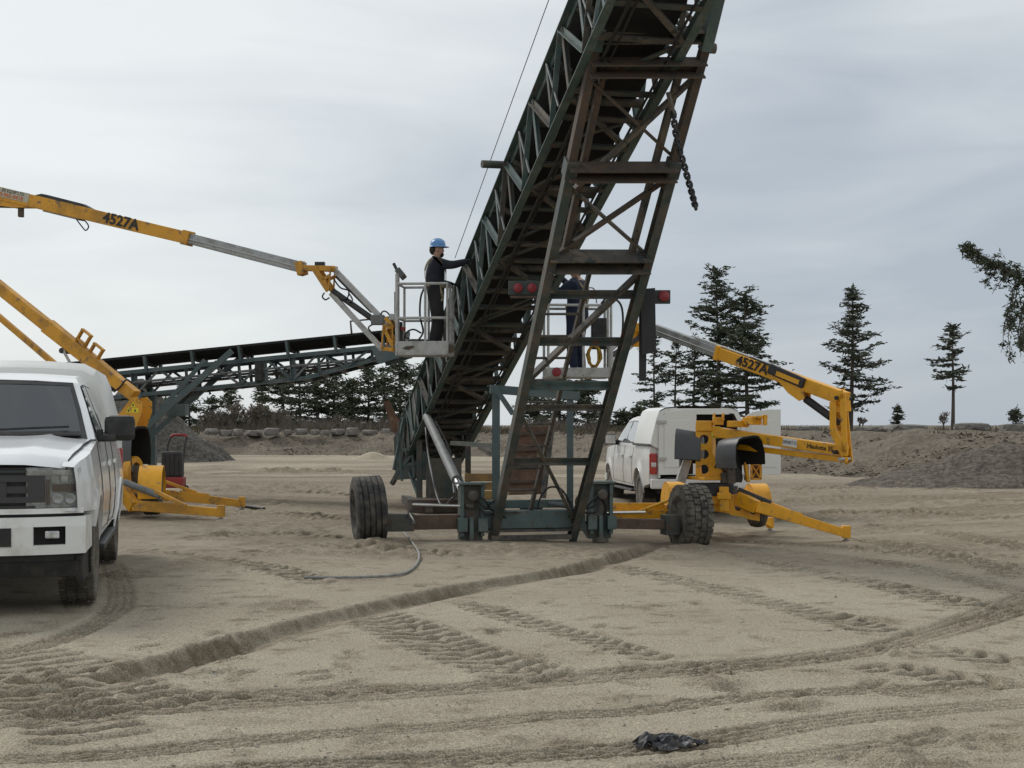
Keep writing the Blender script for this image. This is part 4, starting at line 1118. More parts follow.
    for s in (1, -1):
        hl = Bd(strip(s * .50, s * .905, .845, 1.165, -.035, 8, .06), "headlight", 'lamp_house')
        Bd(strip(s * .51, s * .895, 1.105, 1.145, -.012, 8, .02), "light_strip", 'lamp_clear', hl)
        for q in range(3):
            Bd(strip(s * (.69 + .068 * q), s * (.745 + .068 * q), 1.045, 1.10, -.02, 2, .02), "reflector_cell", 'lamp_clear', hl)
        for q in range(2):
            yc = s * (.735 + .095 * q); xc = fx(yc) - .03
            Bd(MB().lathe((xc, yc, .915), (1, 0, 0), [(-.02, .02), (.0, .038), (.02, .042), (.022, .03), (.005, .0)], 16), "lamp_bowl", 'lamp_clear', hl, smooth=40)
        Bd(strip(s * .655, s * .68, .87, 1.07, -.008, 2, .02), "side_marker", 'lamp_amber', hl)
        Bd(strip(s * .70, s * .87, .972, 1.03, -.012, 3, .02), "turn_signal", 'lamp_amber', hl)
        Bd(strip(s * .53, s * .64, .875, .93, -.015, 3, .02), "reflector_cell", 'lamp_clear', hl)
        Bd(strip(s * .505, s * .90, .85, 1.16, .006, 8, .004), "headlight_lens", 'glass_lens', hl)
    # bumper
    bm_ = MB()
    strip(-.95, .95, .70, .775, .05, 18, .16, bm_, .035); strip(-.93, .93, .80, .842, .012, 18, .10, bm_, .005)
    strip(-.95, -.80, .48, .70, .055, 4, .16, bm_, .05); strip(.80, .95, .48, .70, .055, 4, .16, bm_, .05)
    strip(-.56, -.30, .48, .70, .055, 4, .16, bm_, .05); strip(.30, .56, .48, .70, .055, 4, .16, bm_, .05)
    strip(-.80, -.56, .48, .555, .055, 4, .16, bm_); strip(.56, .80, .48, .555, .055, 4, .16, bm_)
    strip(-.30, .30, .48, .52, .055, 4, .16, bm_)
    for s in (1, -1):
        bm_.bar((.80, s * .925, .63), (.46, s * .955, .64), .05, .29, None, .04, .26)
    bmp = Bd(bm_, "front_bumper", detail['bumper'], smooth=40)
    for s in (1, -1): Bd(MB().bar((.80, s * .90, .36), (.50, s * .93, .38), .05, .20), "valance_side", 'trim_black', bmp)
    Bd(strip(-.93, .93, .50, .70, -.01, 16, .05), "bumper_recess", 'interior', bmp)
    Bd(strip(-.93, .93, .77, .805, .0, 16, .1), "bumper_gap", 'interior', bmp)
    Bd(strip(-.40, .40, .55, .695, .062, 6, .06), "plate_panel", 'trim_black', bmp)
    for s in (1, -1):
        Bd(MB().box((fx(s * .69) + .015, s * .70, .635), (.05, .11, .06)), "fog_lamp", 'lamp_clear', bmp, bevel=0.012)
    va = MB(); strip(-.90, .90, .30, .42, -.0, 16, .12, va, .03); strip(-.92, .92, .42, .485, -.02, 16, .12, va)
    Bd(va, "valance", 'trim_black', smooth=40)
    # ---- rear: bed box, bumper, lamps
    if not detail["rear_open"]: Bd(MB().box((-4.86, 0, .98), (.06, 1.86, .74)), "tail_panel", paint, bevel=0.015)
    rb = Bd(MB().box((-4.98, 0, .62), (.20, 1.98, .20)), "rear_bumper", paint, bevel=0.03)
    Bd(MB().box((-4.95, 0, .735), (.22, 1.4, .03)), "bumper_step", 'trim_black', rb)
    Bd(MB().box((-4.93, 0, .50), (.14, 1.5, .10)), "bumper_valance", 'trim_black', rb)
    for s in (1, -1):
        Bd(MB().lathe((-5.085, s * .55, .63), (-1, 0, 0), [(0, .0), (0, .03), (.004, .028), (.004, 0)], 10), "bumper_bolt", 'trim_black', rb)
        Bd(MB().box((-4.855, s * .905, 1.0), (.04, .17, .74)), "rear_corner", paint)
        tl = Bd(MB().box((-4.87, s * .925, 1.02), (.11, .15, .42)), "tail_lamp", 'lamp_red', bevel=0.02)
        Bd(MB().box((-4.928, s * .925, 1.0), (.006, .10, .09)), "reverse_lens", 'lamp_clear', tl)
    # ---- canopy over the bed
    x0, x1 = -2.99, -4.93
    cs = [(1.372, .965), (1.41, .985), (1.50, .97), (1.95, .86), (2.09, .80), (2.155, .68), (2.18, .3), (2.185, 0)]
    prof = [(y_, z) for z, y_ in cs] + [(-y_, z) for z, y_ in reversed(cs[:-1])]
    np_ = len(prof)
    mb = MB()
    V = [(xx, y_ * k, z - dz * max(0, (z - 1.4))) for xx, k, dz in ((x0, .97, .10), (x0 - .12, 1.0, 0.0), (x1, 1.0, 0.0)) for y_, z in prof]
    mb.add(V, [(i * np_ + j, (i + 1) * np_ + j, (i + 1) * np_ + j + 1, i * np_ + j + 1) for i in range(2) for j in range(np_ - 1)] + [tuple(range(np_))])
    can = Bd(mb, "canopy", 'cap_white', smooth=35)
    for s in (1, -1):
        Bd(MB().box((-3.96, s * .988, 1.395), (1.86, .03, .045)), "canopy_rail", 'trim_grey', can)
    Bd(MB().box((-3.0, 0, 1.9), (.03, 1.3, .02)), "canopy_gap", 'trim_black', can)
    # rear frame and doors of the canopy
    zt = 2.10
    def dprof(yy): return interp(abs(yy), [(0, 2.14), (.3, 2.135), (.62, 2.09), (.76, 2.01), (.84, 1.9), (.93, 1.45), (.95, 1.3)])
    if detail['rear_open']:
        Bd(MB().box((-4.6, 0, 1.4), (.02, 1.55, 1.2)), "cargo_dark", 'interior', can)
        fr = MB()
        pass
        fr.bar((-4.93, -.62, 2.075), (-4.93, .62, 2.075), .05, .12)
        for sy in (-1, 1):
            out = [(.79, .74), (.835, .74), (.84, 1.33), (.985, 1.40), (.97, 1.5), (.86, 1.95), (.80, 2.07), (.68, 2.13), (.45, 2.148), (.45, 2.05), (.72, 2.03), (.79, 1.9), (.80, 1.5), (.79, 1.3)]
            k_ = len(out)
            fr.add([(xx, sy * a, b) for xx in (-4.90, -4.945) for a, b in out], [tuple(range(k_)), tuple(range(k_, 2 * k_))] + [(i, (i + 1) % k_, (i + 1) % k_ + k_, i + k_) for i in range(k_)])
        Bd(fr, "door_frame", 'cap_white', can)
        def door(yh, yf, rot, nm):
            # outline in (y, z), hinge at yh, free edge at yf; rotated about the hinge
            n = 10
            ys2 = [yh + (yf - yh) * i / n for i in range(n + 1)]
            out = [(y_, dprof(y_) - .02) for y_ in ys2] + [(yf, .80), (yh, .80)]
            m2 = MB()
            def P3(y_, z, x_): 
                dy, dx = y_ - yh, x_
                return (-4.955 + dx * math.cos(rot) - dy * math.sin(rot) , yh + dy * math.cos(rot) + dx * math.sin(rot), z)
            n_o = len(out)
            m2.add([P3(y_, z, xx) for xx in (-.025, .025) for y_, z in out], [tuple(range(n_o)), tuple(range(n_o, 2 * n_o))] + [(i, (i + 1) % n_o, (i + 1) % n_o + n_o, i + n_o) for i in range(n_o)])
            d = Bd(m2, nm, 'cap_white', T, bevel=0.008)
            # raised inner panel, hinges, handle
            yi0, yi1 = yh + (yf - yh) * .14, yh + (yf - yh) * .88
            pan = [(yi0, .95), (yi1, .95), (yi1, min(dprof(yi1), 2.0) - .10), (yi0, min(dprof(yi0), 2.0) - .12)]
            sgn = -.031 if rot == 0 else .031
            m3 = MB(); m3.add([P3(y_, z, xx) for xx in (sgn * .9, sgn * 1.25) for y_, z in pan], [(0, 1, 2, 3), (4, 5, 6, 7)] + [(i, (i + 1) % 4, (i + 1) % 4 + 4, i + 4) for i in range(4)])
            Bd(m3, "door_panel", 'cap_white', d, bevel=0.008)
            for z in (1.12, 1.86):
                m3 = MB(); hh = [(yh - (yf - yh) * .03, z - .03), (yh + (yf - yh) * .2, z - .03), (yh + (yf - yh) * .2, z + .03), (yh - (yf - yh) * .03, z + .03)]
                m3.add([P3(y_, zz, xx) for xx in (-.02, -.06) for y_, zz in hh], [(0, 1, 2, 3), (4, 5, 6, 7)] + [(i, (i + 1) % 4, (i + 1) % 4 + 4, i + 4) for i in range(4)])
                Bd(m3, "door_hinge", 'zinc', d)
            if rot != 0:
                zc = 1.72; rr = .17; yc = yh + (yf - yh) * .45
                m3 = MB(); arch = [(yc + rr * math.cos(a), zc + rr * .8 * math.sin(a)) for a in np.linspace(0, math.pi, 9)] + [(yc - rr, 1.45), (yc + rr, 1.45)]
                k_ = len(arch)
                m3.add([P3(y_, zz, xx) for xx in (.045, .05) for y_, zz in arch], [tuple(range(k_)), tuple(range(k_, 2 * k_))] + [(i, (i + 1) % k_, (i + 1) % k_ + k_, i + k_) for i in range(k_)])
                Bd(m3, "door_pocket", 'cap_white', d)
            return d
        door(.83, .06, 0.0, "canopy_door")
        dr = door(-.86, -.06, R(174), "canopy_door")
        dr["label"] = "right canopy door swung wide open"
    else:
        m2 = MB(); out = [(y_, dprof(y_)) for y_ in np.linspace(-.93, .93, 16)] + [(.93, .8), (-.93, .8)]
        n_o = len(out)
        m2.add([(-4.95 + xx, y_, z) for xx in (-.02, .02) for y_, z in out], [tuple(range(n_o)), tuple(range(n_o, 2 * n_o))] + [(i, (i + 1) % n_o, (i + 1) % n_o + n_o, i + n_o) for i in range(n_o)])
        Bd(m2, "canopy_door", 'cap_white', can)
    # ---- wheels
    for c, s in ((0, 1), (0, -1), (-WB, 1), (-WB, -1)):
        cc = Vector((c, s * .84, .405)); axs = Vector((0, s, 0))
        w = Bd(MB().lathe(cc, axs, [(-.05, .08), (-.02, .20), (.02, .235), (.085, .245), (.10, .26), (-.12, .265)], 24), "wheel", 'trim_grey', smooth=40)
        # five-spoke rim face
        m2 = MB()
        for k in range(6):
            an = 2 * math.pi * k / 6
            m2.bar(cc + Vector((math.cos(an) * .05, s * .07, math.sin(an) * .05)), cc + Vector((math.cos(an) * .235, s * .095, math.sin(an) * .235)), .075, .035, (0, 1, 0))
        m2.lathe(cc, axs, [(.05, .06), (.095, .055), (.10, 0)], 12)
        m2.lathe(cc, axs, [(.085, .232), (.105, .24), (.105, .255), (.085, .262)], 28)
        Bd(m2, "rim", 'rim', w, smooth=35)
        h, Rr = .142, .408
        m2 = MB().lathe(cc, axs, [(-h * .8, .255), (-h, .30), (-h * 1.02, .355), (-h * .9, .392), (-h * .7, .400), (h * .7, .400), (h * .9, .392), (h * 1.02, .355), (h, .30), (h * .8, .255)], 44)
        nl = 40
        for i in range(nl):
            for j, (u0, u1) in enumerate(((-.98, -.62), (-.5, -.08), (.08, .5), (.62, .98))):
                an = 2 * math.pi * (i + .5 * (j % 2)) / nl
                d = Vector((math.cos(an), 0, math.sin(an))); tg = Vector((-math.sin(an), 0, math.cos(an)))
                m2.box(cc + axs * ((u0 + u1) / 2 * h) + d * (.395 if abs(u0 + u1) < 1.3 else .389), (1, 1, 1), Matrix((axs * ((u1 - u0) * h), tg * .042, d * .026)).transposed())
        Bd(m2, "tyre", 'tyre_dusty', w, smooth=30)
    return T

M['bumper_white'] = mat('bumper_white_dirty', (0.70, 0.70, 0.68), 0.35, second=(0.55, 0.53, 0.48), amount=0.35, scale=4, third=(0.2, 0.12, 0.07), third_amount=0.06, third_scale=10)
fa = Vector((-4.52, 11.95, 0)); 
pickup("pickup_truck", "white pickup truck with canopy facing the camera at the left edge", (fa.x, fa.y, gz(fa.x, fa.y)), math.atan2(-.975, .224), M['white_paint'], {'rear_open': False, 'bumper': 'bumper_white'})
# second pickup: tail towards the camera
hd = Vector((-.10, .995, 0)); lf = Vector((-.995, -.10, 0))
rl = W(651, 425, 28.5)                          # its rear left corner
fa2 = Vector((rl.x, rl.y, 0)) + hd * 4.94 - lf * .98
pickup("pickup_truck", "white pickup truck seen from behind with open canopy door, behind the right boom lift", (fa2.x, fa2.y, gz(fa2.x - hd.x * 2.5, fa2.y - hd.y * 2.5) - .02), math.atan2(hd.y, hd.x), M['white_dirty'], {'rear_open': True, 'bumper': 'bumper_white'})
# ------------------------------------------------------------------ towable boom lifts
def holed_plate(mb, O, ex, ey, cells, th):
    """Row of cells (x0, x1, y0, y1, hole radius) cut with real round holes."""
    O, ex, ey = Vector(O), Vector(ex).normalized(), Vector(ey).normalized(); nz = ex.cross(ey).normalized()
    N = 16
    for x0, x1, y0, y1, r in cells:
        cx_, cy_ = (x0 + x1) / 2, (y0 + y1) / 2
        outer, inner = [], []
        for k in range(N):
            a = 2 * math.pi * (k + .5) / N; c, s = math.cos(a), math.sin(a)
            m = max(abs(c), abs(s))
            outer.append((cx_ + c / m * (x1 - x0) / 2, cy_ + s / m * (y1 - y0) / 2)); inner.append((cx_ + r * c, cy_ + r * s))
        # pull the nearest outer points into the corners
        for sx_ in (-1, 1):
            for sy_ in (-1, 1):
                tx, ty = cx_ + sx_ * (x1 - x0) / 2, cy_ + sy_ * (y1 - y0) / 2
                k = min(range(N), key=lambda q: (outer[q][0] - tx) ** 2 + (outer[q][1] - ty) ** 2); outer[k] = (tx, ty)
        V = [O + ex * x_ + ey * y_ + nz * (zz * th / 2) for zz in (-1, 1) for ring in (outer, inner) for x_, y_ in ring]
        Fc = []
        for k in range(N):
            k2 = (k + 1) % N
            Fc += [(k, k2, N + k2, N + k), (2 * N + k, 3 * N + k, 3 * N + k2, 2 * N + k2), (N + k, N + k2, 3 * N + k2, 3 * N + k), (k, 2 * N + k, 2 * N + k2, k2)]
        mb.add(V, Fc)
    return mb

class Lift:
    def __init__(s, label, base, pb, yel):
        s.B = Vector((base[0], base[1], 0.0)); s.zg = gz(base[0], base[1]); s.B.z = s.zg
        s.T = thing("boom_lift", label, "boom lift", s.B)
        s.pb = Vector((pb[0], pb[1], 0)).normalized()
        s.sb = Vector((-s.pb.y, s.pb.x, 0))
        if s.sb.dot(Vector((0, 0, 0)) - Vector((s.B.x, s.B.y, 0))) < 0: s.sb = -s.sb      # side that faces the camera
        s.yel = yel
    def bp(s, px, py, side=0.0):
        """Point of the boom's vertical plane seen at a pixel."""
        k = (px - CX) / F
        # X = k*Y ; (X,Y) = B + t*pb
        t = (k * s.B.y - s.B.x) / (s.pb.x - k * s.pb.y)
        d = s.B.y + t * s.pb.y
        return W(px, py, d) + s.sb * side
    def part(s, mb, nm, m, par=None, **kw):
        return mb.build(nm, M[m], s.T if par is None else par, **kw)
    def beam(s, nm, p, q, w, h, m, par=None, bevel=0.012, w2=None, h2=None):
        return s.part(MB().bar(p, q, w, h, None, w2, h2), nm, m, par, bevel=bevel)
    def tube(s, nm, pts, r, m, par=None, seg=8, curved=False):
        return s.part(MB().tube(curve_pts(pts, 6) if curved else pts, r, seg), nm, m, par, smooth=50)
    def side_plate(s, pix, th, off, nm, m, par=None):
        pts = [s.bp(*p) + s.sb * off for p in pix]
        n = len(pts); h = s.sb * th / 2
        return s.part(MB().add([p - h for p in pts] + [p + h for p in pts], [tuple(range(n)), tuple(range(n, 2 * n))] + [(i, (i + 1) % n, (i + 1) % n + n, i + n) for i in range(n)]), nm, m, par)
    def wheel(s, c, axis, r=.33, wd=.22):
        axis = Vector(axis).normalized(); c = Vector(c)
        w = s.part(MB().lathe(c, axis, [(-.06, 0), (-.06, r * .5), (-.09, r * .58), (.09, r * .58), (.05, r * .5), (.03, .1), (.08, .08), (.08, 0)], 20), "wheel", 'rim', smooth=40); sub(w)
        h = wd / 2
        s.part(MB().lathe(c, axis, [(-h * .8, r * .57), (-h, r * .72), (-h, r * .86), (-h * .8, r * .96), (-h * .3, r), (-h * .25, r * .97), (-h * .15, r * .97), (-h * .1, r), (h * .1, r), (h * .15, r * .97), (h * .25, r * .97), (h * .3, r), (h * .8, r * .96), (h, r * .86), (h, r * .72), (h * .8, r * .57)], 28), "tyre", 'tyre_dusty', w, smooth=40)
        # mudguard: half drum
        fr = r * 1.16; fw = wd * 1.25
        f0 = axis.cross(UP).normalized()
        mb = MB(); V = []
        for i in range(15):
            a = R(-12 + 200 * i / 14)
            d = f0 * math.cos(a) + UP * math.sin(a)
            for x_, rr in ((-fw / 2, fr), (fw / 2, fr), (fw / 2, fr - .02), (-fw / 2, fr - .02)): V.append(c + axis * x_ + d * rr)
        F_ = [(i * 4 + k, i * 4 + (k + 1) % 4, i * 4 + 4 + (k + 1) % 4, i * 4 + 4 + k) for i in range(14) for k in range(4)]
        mb.add(V, F_ + [(0, 1, 2, 3), (56, 57, 58, 59)])
        # inner cheek
        mb.add([c - axis * fw * .5 + (f0 * math.cos(R(a)) + UP * math.sin(R(a))) * fr * .99 for a in range(-10, 191, 20)], [tuple(range(11))])
        s.part(mb, "mudguard", s.yel if s.yel == 'yellow' else 'yellow', smooth=40)
    def outrigger(s, root, mid, foot, w, hm, hf, nm="outrigger", cyl=True):
        a = s.part(MB().bar(root, mid, w, hm, None, w, hf * 1.15), nm, s.yel, bevel=0.01); sub(a)
        s.part(MB().bar(mid.lerp(root, .08), foot + UP * .12, w * .8, hf, None, w * .75, hf * .75), "outrigger_arm", s.yel, a, bevel=0.01)
        # gusset over the joint
        d = (foot - root).normalized(); 
        g = mid.lerp(foot, .32) + UP * hf * .45
        s.part(MB().bar(mid.lerp(foot, .05) + UP * hf * .42, mid.lerp(foot, .5) + UP * (hf * .5 + .06), w * .5, hf * .5, None, w * .5, hf * .25), "outrigger_gusset", s.yel, a, bevel=0.006)
        s.part(MB().bar(foot + UP * .05, foot + UP * .24, w * .9, w * .9, (1, 0, 0)), "outrigger_end", s.yel, a, bevel=0.008)
        s.part(MB().lathe(foot, UP, [(-.01, .10), (.012, .10), (.03, .03), (.1, .028)], 12), "foot_pad", 'zinc', a, smooth=40)
        if cyl:
            c0, c1 = root + UP * hm * .55, mid.lerp(foot, .45) + UP * (hf * .75)
            cm = c0.lerp(c1, .55)
            s.part(MB().tube([c0, cm], .05, 10), "outrigger_cylinder", 'black', a, smooth=40)
            s.part(MB().tube([cm, c1], .026, 8), "cylinder_rod", s.yel, a, smooth=40)
        return a
    def hood(s, c, axis, ln, wd, h, m='grey_hood', tilt=0.0, nm="engine_hood"):
        """Open moulded cover: inverted U, closed at the back end."""
        ax_ = Vector(axis).normalized(); sd = ax_.cross(UP).normalized(); up = (UP + sd * tilt).normalized(); sd = ax_.cross(up).normalized()
        prof = [(-.5, 0), (-.52, .35), (-.47, .75), (-.36, .95), (-.2, 1.0), (.2, 1.0), (.36, .95), (.47, .75), (.52, .35), (.5, 0)]
        n = len(prof); V = []
        for x_, k in ((0, .86), (.06, .97), (ln * .5, 1.0), (ln, 1.04)):
            for y_, z in prof: V.append(Vector(c) + ax_ * x_ + sd * (y_ * wd * k) + up * (z * h * k))
        for x_, k in ((ln, .99), (ln * .5, .95), (.08, .92), (.02, .80)):
            for y_, z in prof: V.append(Vector(c) + ax_ * x_ + sd * (y_ * wd * k) + up * (z * h * k - .008))
        mb = MB(); mb.add(V[:4 * n], [(i * n + j, i * n + j + 1, (i + 1) * n + j + 1, (i + 1) * n + j) for i in range(3) for j in range(n - 1)] + [tuple(range(n))])
        ho = s.part(mb, nm, m, smooth=50); sub(ho)
        mb = MB(); mb.add(V[3 * n:], [(i * n + j, i * n + j + 1, (i + 1) * n + j + 1, (i + 1) * n + j) for i in range(4) for j in range(n - 1)] + [tuple(4 * n + j for j in range(n))])
        s.part(mb, "hood_inside_shade", 'interior', ho, smooth=50)  # black inside paints the shade under the cover; the shell itself is grey
        return ho
    def basket(s, c, rz, w, dp, h, wall=0.2, low=False):
        """c: middle of the floor."""
        Rm = Matrix.Rotation(rz, 3, 'Z'); c = Vector(c)
        def L(x_, y_, z): return c + Rm @ Vector((x_, y_, z))
        b = s.part(MB().box(L(0, 0, .01), (w, dp, .03), Rm), "basket_floor", 'rail'); sub(b)
        for x_, y_, sx_, sy_ in ((0, -dp / 2, w, .03), (0, dp / 2, w, .03), (-w / 2, 0, .03, dp - .04), (w / 2, 0, .03, dp - .04)):
            s.part(MB().box(L(x_, y_, wall / 2), (sx_, sy_, wall), Rm), "toe_board", 'rail', b, bevel=0.01)
        ps = [(-w / 2, -dp / 2), (w * .06, -dp / 2), (w / 2, -dp / 2), (w / 2, 0), (w / 2, dp / 2), (0, dp / 2), (-w / 2, dp / 2)]
        for x_, y_ in ps: s.tube("basket_post", [L(x_, y_, .02), L(x_, y_, h)], .021, 'rail', b)
        for z, nm in ((h, "top_rail"), (h * .52, "mid_rail")):
            ring = [L(x_, y_, z) for x_, y_ in ((-w / 2, -dp / 2), (w / 2, -dp / 2), (w / 2, dp / 2), (-w / 2, dp / 2))]
            s.tube(nm, [ring[0], ring[1], ring[2], ring[3], ring[0]], .021, 'rail', b)
        return b, L
    def lettering(s, txt, at, xdir, ydir, size, m='ink', nm="lettering", bold=0.0, squash=1.0):
        return text_mesh(nm, txt, size, M[m], s.T, axes(at, xdir, ydir), bold=bold, squash=squash)
    def ground_frame(s, z):
        return Vector((s.B.x, s.B.y, s.zg + z))

# ---------------------------------------------------------------- right lift: boom folded back over the mast
RL = Lift("yellow boom lift with open grey hoods right of the conveyor, man raised in its basket", (3.058, 22.48), (0.677, -0.736), 'yellow')
B = RL.B
def rw(px, py, d): return W(px, py, d)
# chassis
RL.part(MB().box(rw(712, 497, 22.9), (1.15, 1.6, .16)), "chassis", 'yellow', bevel=0.015)
RL.part(MB().lathe(rw(711, 487, 22.5), UP, [(-.12, .42), (.02, .42), (.02, .36), (.06, .36), (.06, 0)], 28), "slew_ring", 'black', smooth=40)
RL.part(MB().box(rw(711, 478, 22.5), (.62, .62, .05), Matrix.Rotation(.4, 3, 'Z')), "turntable", 'yellow', bevel=0.01)
# mast: front plate with three holes, two cheeks
fp = rw(704, 478, 22.3)
mp = holed_plate(MB(), fp, Vector((1, .06, 0)), UP, [(-.125, .125, .02 + .235 * i, .255 + .235 * i, .075) for i in range(3)], .02)
mast = RL.part(mp, "mast", 'yellow'); sub(mast)
RL.part(MB().bar(fp + UP * .73, fp + UP * .90, .25, .05, (0, 1, 0)), "mast_head", 'yellow', mast, bevel=0.02)
for sx_, h_ in ((-.125, .90), (.125, .86)):
    RL.part(MB().plate([(0, 0), (.34, 0), (.22, .45), (.14, .88), (.03, .9), (0, .85)], .016, fp + Vector((sx_, 0, 0)), Vector((.38, .92, 0)), UP), "mast_cheek", 'yellow', mast)
RL.part(MB().plate([(-.05, 0), (.2, 0), (.02, .34), (-.05, .4)], .016, fp + Vector((.13, -.01, .02)), Vector((1, 0, 0)), UP), "mast_gusset", 'yellow', mast)
for i, (dx, dz, w_, h_) in enumerate(((.20, .77, .10, .08), (.20, .67, .17, .09))):
    RL.part(MB().box(fp + Vector((dx, -.03, dz)), (w_, .004, h_)), "warning_decal", 'decal_yellow', mast)
RL.part(MB().plate([(-.03, -.025), (.03, -.025), (0, .03)], .004, fp + Vector((.20, -.035, .77)), Vector((1, 0, 0)), UP), "warning_mark", 'ink', mast)
RL.part(MB().plate([(-.03, -.025), (.03, -.025), (0, .03)], .004, fp + Vector((.155, -.035, .67)), Vector((1, 0, 0)), UP), "warning_mark", 'ink', mast)
# lower boom and its parallel link
q0, q1 = RL.bp(703, 430), RL.bp(846, 451)
RL.beam("lower_boom", q0, q1, .15, .155, 'yellow')
RL.beam("parallel_link", RL.bp(733, 446), RL.bp(847, 460), .07, .085, 'yellow')
ld = (q1 - q0).normalized(); fs = RL.sb
xd = ld if ld.x > 0 else -ld
def on_boom(px, py, off=.078): return RL.bp(px, py) + RL.sb * off
RL.part(MB().bar(on_boom(786, 441.5), on_boom(800, 443.7), .003, .12), "sticker", 'decal_white')
RL.lettering("SMART·X", on_boom(793, 442.6, .082), xd, UP, .075, 'ink', squash=.8)
RL.lettering("Haulotte 35", on_boom(823, 447.6, .079), xd, UP, .095, 'ink', squash=1.0, bold=.002)
# rests and brackets on the lower boom
for (px, py, w_, h_, l_) in ((738, 424, .22, .10, .3), (752, 421, .18, .12, .28), (765, 420, .06, .16, .05), (757, 417, .2, .04, .3)):
    RL.part(MB().box(RL.bp(px, py), (w_, l_, h_), Matrix.Rotation(.4, 3, 'Z')), "boom_rest", 'yellow', bevel=0.01)
RL.part(MB().box(RL.bp(718, 421), (.16, .12, .12)).box(RL.bp(714, 417), (.03, .1, .12)).box(RL.bp(723, 417), (.03, .1, .12)), "boom_cradle", 'yellow', bevel=0.01)
# elbow: two open plates
def elbow(off, bars, nm):
    m2 = MB()
    for (a_, b_, w_) in bars: m2.bar(RL.bp(*a_) + RL.sb * off, RL.bp(*b_) + RL.sb * off, .02, w_, (RL.bp(*b_) - RL.bp(*a_)).cross(RL.sb))
    RL.part(m2, nm, 'yellow')
elbow(-.13, [((838, 392), (844.5, 462), .10), ((830, 402), (842, 460), .09), ((828, 396), (840, 392), .12), ((829, 422), (840, 432), .08), ((840, 455), (844, 463), .12)], "elbow_plate")
elbow(.13, [((848, 394), (850, 452), .09), ((838, 402), (838, 430), .10), ((838, 430), (850, 455), .12), ((838, 398), (849, 394), .12)], "elbow_plate")
RL.beam("elbow_web", RL.bp(842, 401), RL.bp(843, 412), .24, .03, 'yellow')
RL.tube("elbow_pin", [RL.bp(845, 459, -.14), RL.bp(845, 459, .14)], .03, 'zinc')
RL.tube("elbow_pin", [RL.bp(841, 452, -.18), RL.bp(841, 452, .18)], .03, 'black')
RL.tube("elbow_pin", [RL.bp(843, 398, -.18), RL.bp(843, 398, .18)], .03, 'black')
# upper boom
u0, u1, u2 = RL.bp(846, 399), RL.bp(718, 352.5), RL.bp(655, 329)
RL.beam("upper_boom", u0, u1, .17, .20, 'yellow', h2=.185)
RL.beam("boom_collar", u1.lerp(u0, .03), u1, .20, .23, 'yellow')
RL.beam("telescopic_boom", u1, u2, .13, .165, 'alu')
RL.tube("boom_groove", [u1 + RL.sb * .067 + UP * -.01, u2 + RL.sb * .067 + UP * -.01], .012, 'zinc')
RL.beam("boom_top_strip", u1.lerp(u0, -.2) + UP * .115, u1.lerp(u0, .5) + UP * .118, .08, .02, 'rail', bevel=0.004)
ud = (u1 - u0).normalized(); xt = -ud if ud.x < 0 else ud
upn = RL.sb.cross(ud); upn = upn if upn.z > 0 else -upn
RL.lettering("4527A", u0.lerp(u1, .69) + RL.sb * .093 + upn * .01, xt, upn, .20, 'ink', squash=1.15, bold=.006)
c0, c1 = u0.lerp(u1, .28) + RL.sb * .10 + upn * .02, u0.lerp(u1, .56) + RL.sb * .10 + upn * .06
RL.part(MB().bar(c0, c1, .05, .16, upn), "hose_cover", 'black', bevel=0.022)
RL.part(MB().bar(c0.lerp(c1, .12) + RL.sb * .026 - upn * .01, c0.lerp(c1, .75) + RL.sb * .026 - upn * .02, .006, .07, upn), "cover_recess", 'yellow')
RL.beam("hose_tray", c1 + upn * .05, c1.lerp(u1, .7) + upn * .085 - RL.sb * .06, .03, .03, 'black', bevel=0.004)
RL.side_plate([(778, 376), (807, 387), (808, 399), (803, 401), (792, 393)], .02, -.07, "cylinder_bracket", 'yellow')
RL.side_plate([(778, 376), (807, 387), (808, 399), (803, 401), (792, 393)], .02, .095, "cylinder_bracket", 'yellow')
k0, k1 = RL.bp(806, 399), RL.bp(839, 423)
km = k0.lerp(k1, .75)
RL.tube("lift_cylinder", [k0, km], .06, 'black', seg=12); RL.tube("cylinder_rod", [km, k1], .045, 'black', seg=10)
# jib and basket
kn = RL.part(MB().bar(RL.bp(657, 329), RL.bp(633, 327), .18, .14), "jib_knuckle", 'yellow', bevel=0.01); sub(kn)
RL.side_plate([(644, 323), (633, 324), (632, 345), (636, 347)], .15, 0, "jib_knuckle_web", 'yellow', kn)
RL.beam("jib_bar", RL.bp(634, 328), W(608, 352, 22.6), .06, .07, 'rail'); RL.beam("jib_bar", RL.bp(633, 344), W(608, 366, 22.6), .06, .07, 'rail')
RL.tube("jib_cylinder", [RL.bp(642, 336), W(611, 356, 22.7)], .045, 'black')
bc = W(577, 378, 22.4)
rb_, RLc = RL.basket(bc, R(4), .98, .72, 1.12, .15)
RL.part(MB().box(RLc(.40, .30, .72), (.28, .16, .5)), "control_box", 'black', rb_, bevel=0.03)
RL.part(MB().box(RLc(.52, -.1, .1), (.06, .3, .9)), "basket_mount", 'rail', rb_, bevel=0.01)
RL.tube("control_cable", [RLc(.35, .2, 1.1), RLc(.5, .1, 1.28), RLc(.7, 0, 1.15), RLc(.72, 0, .7), RLc(.6, 0, .2)], .018, 'rubber', rb_, curved=True)
RL.tube("cable_loop", [RLc(.1, .2, 1.2), RLc(.18, .2, 1.42), RLc(.3, .2, 1.42), RLc(.34, .2, 1.2)], .012, 'rail', rb_, curved=True)
for x_ in (-.36, .56):
    RL.part(MB().lathe(RLc(x_, -.38, .08), RLc(0, -1, 0) - RLc(0, 0, 0), [(0, .075), (.03, .07), (.045, 0)], 14), "reflector", 'lamp_red_dull', rb_, smooth=40)
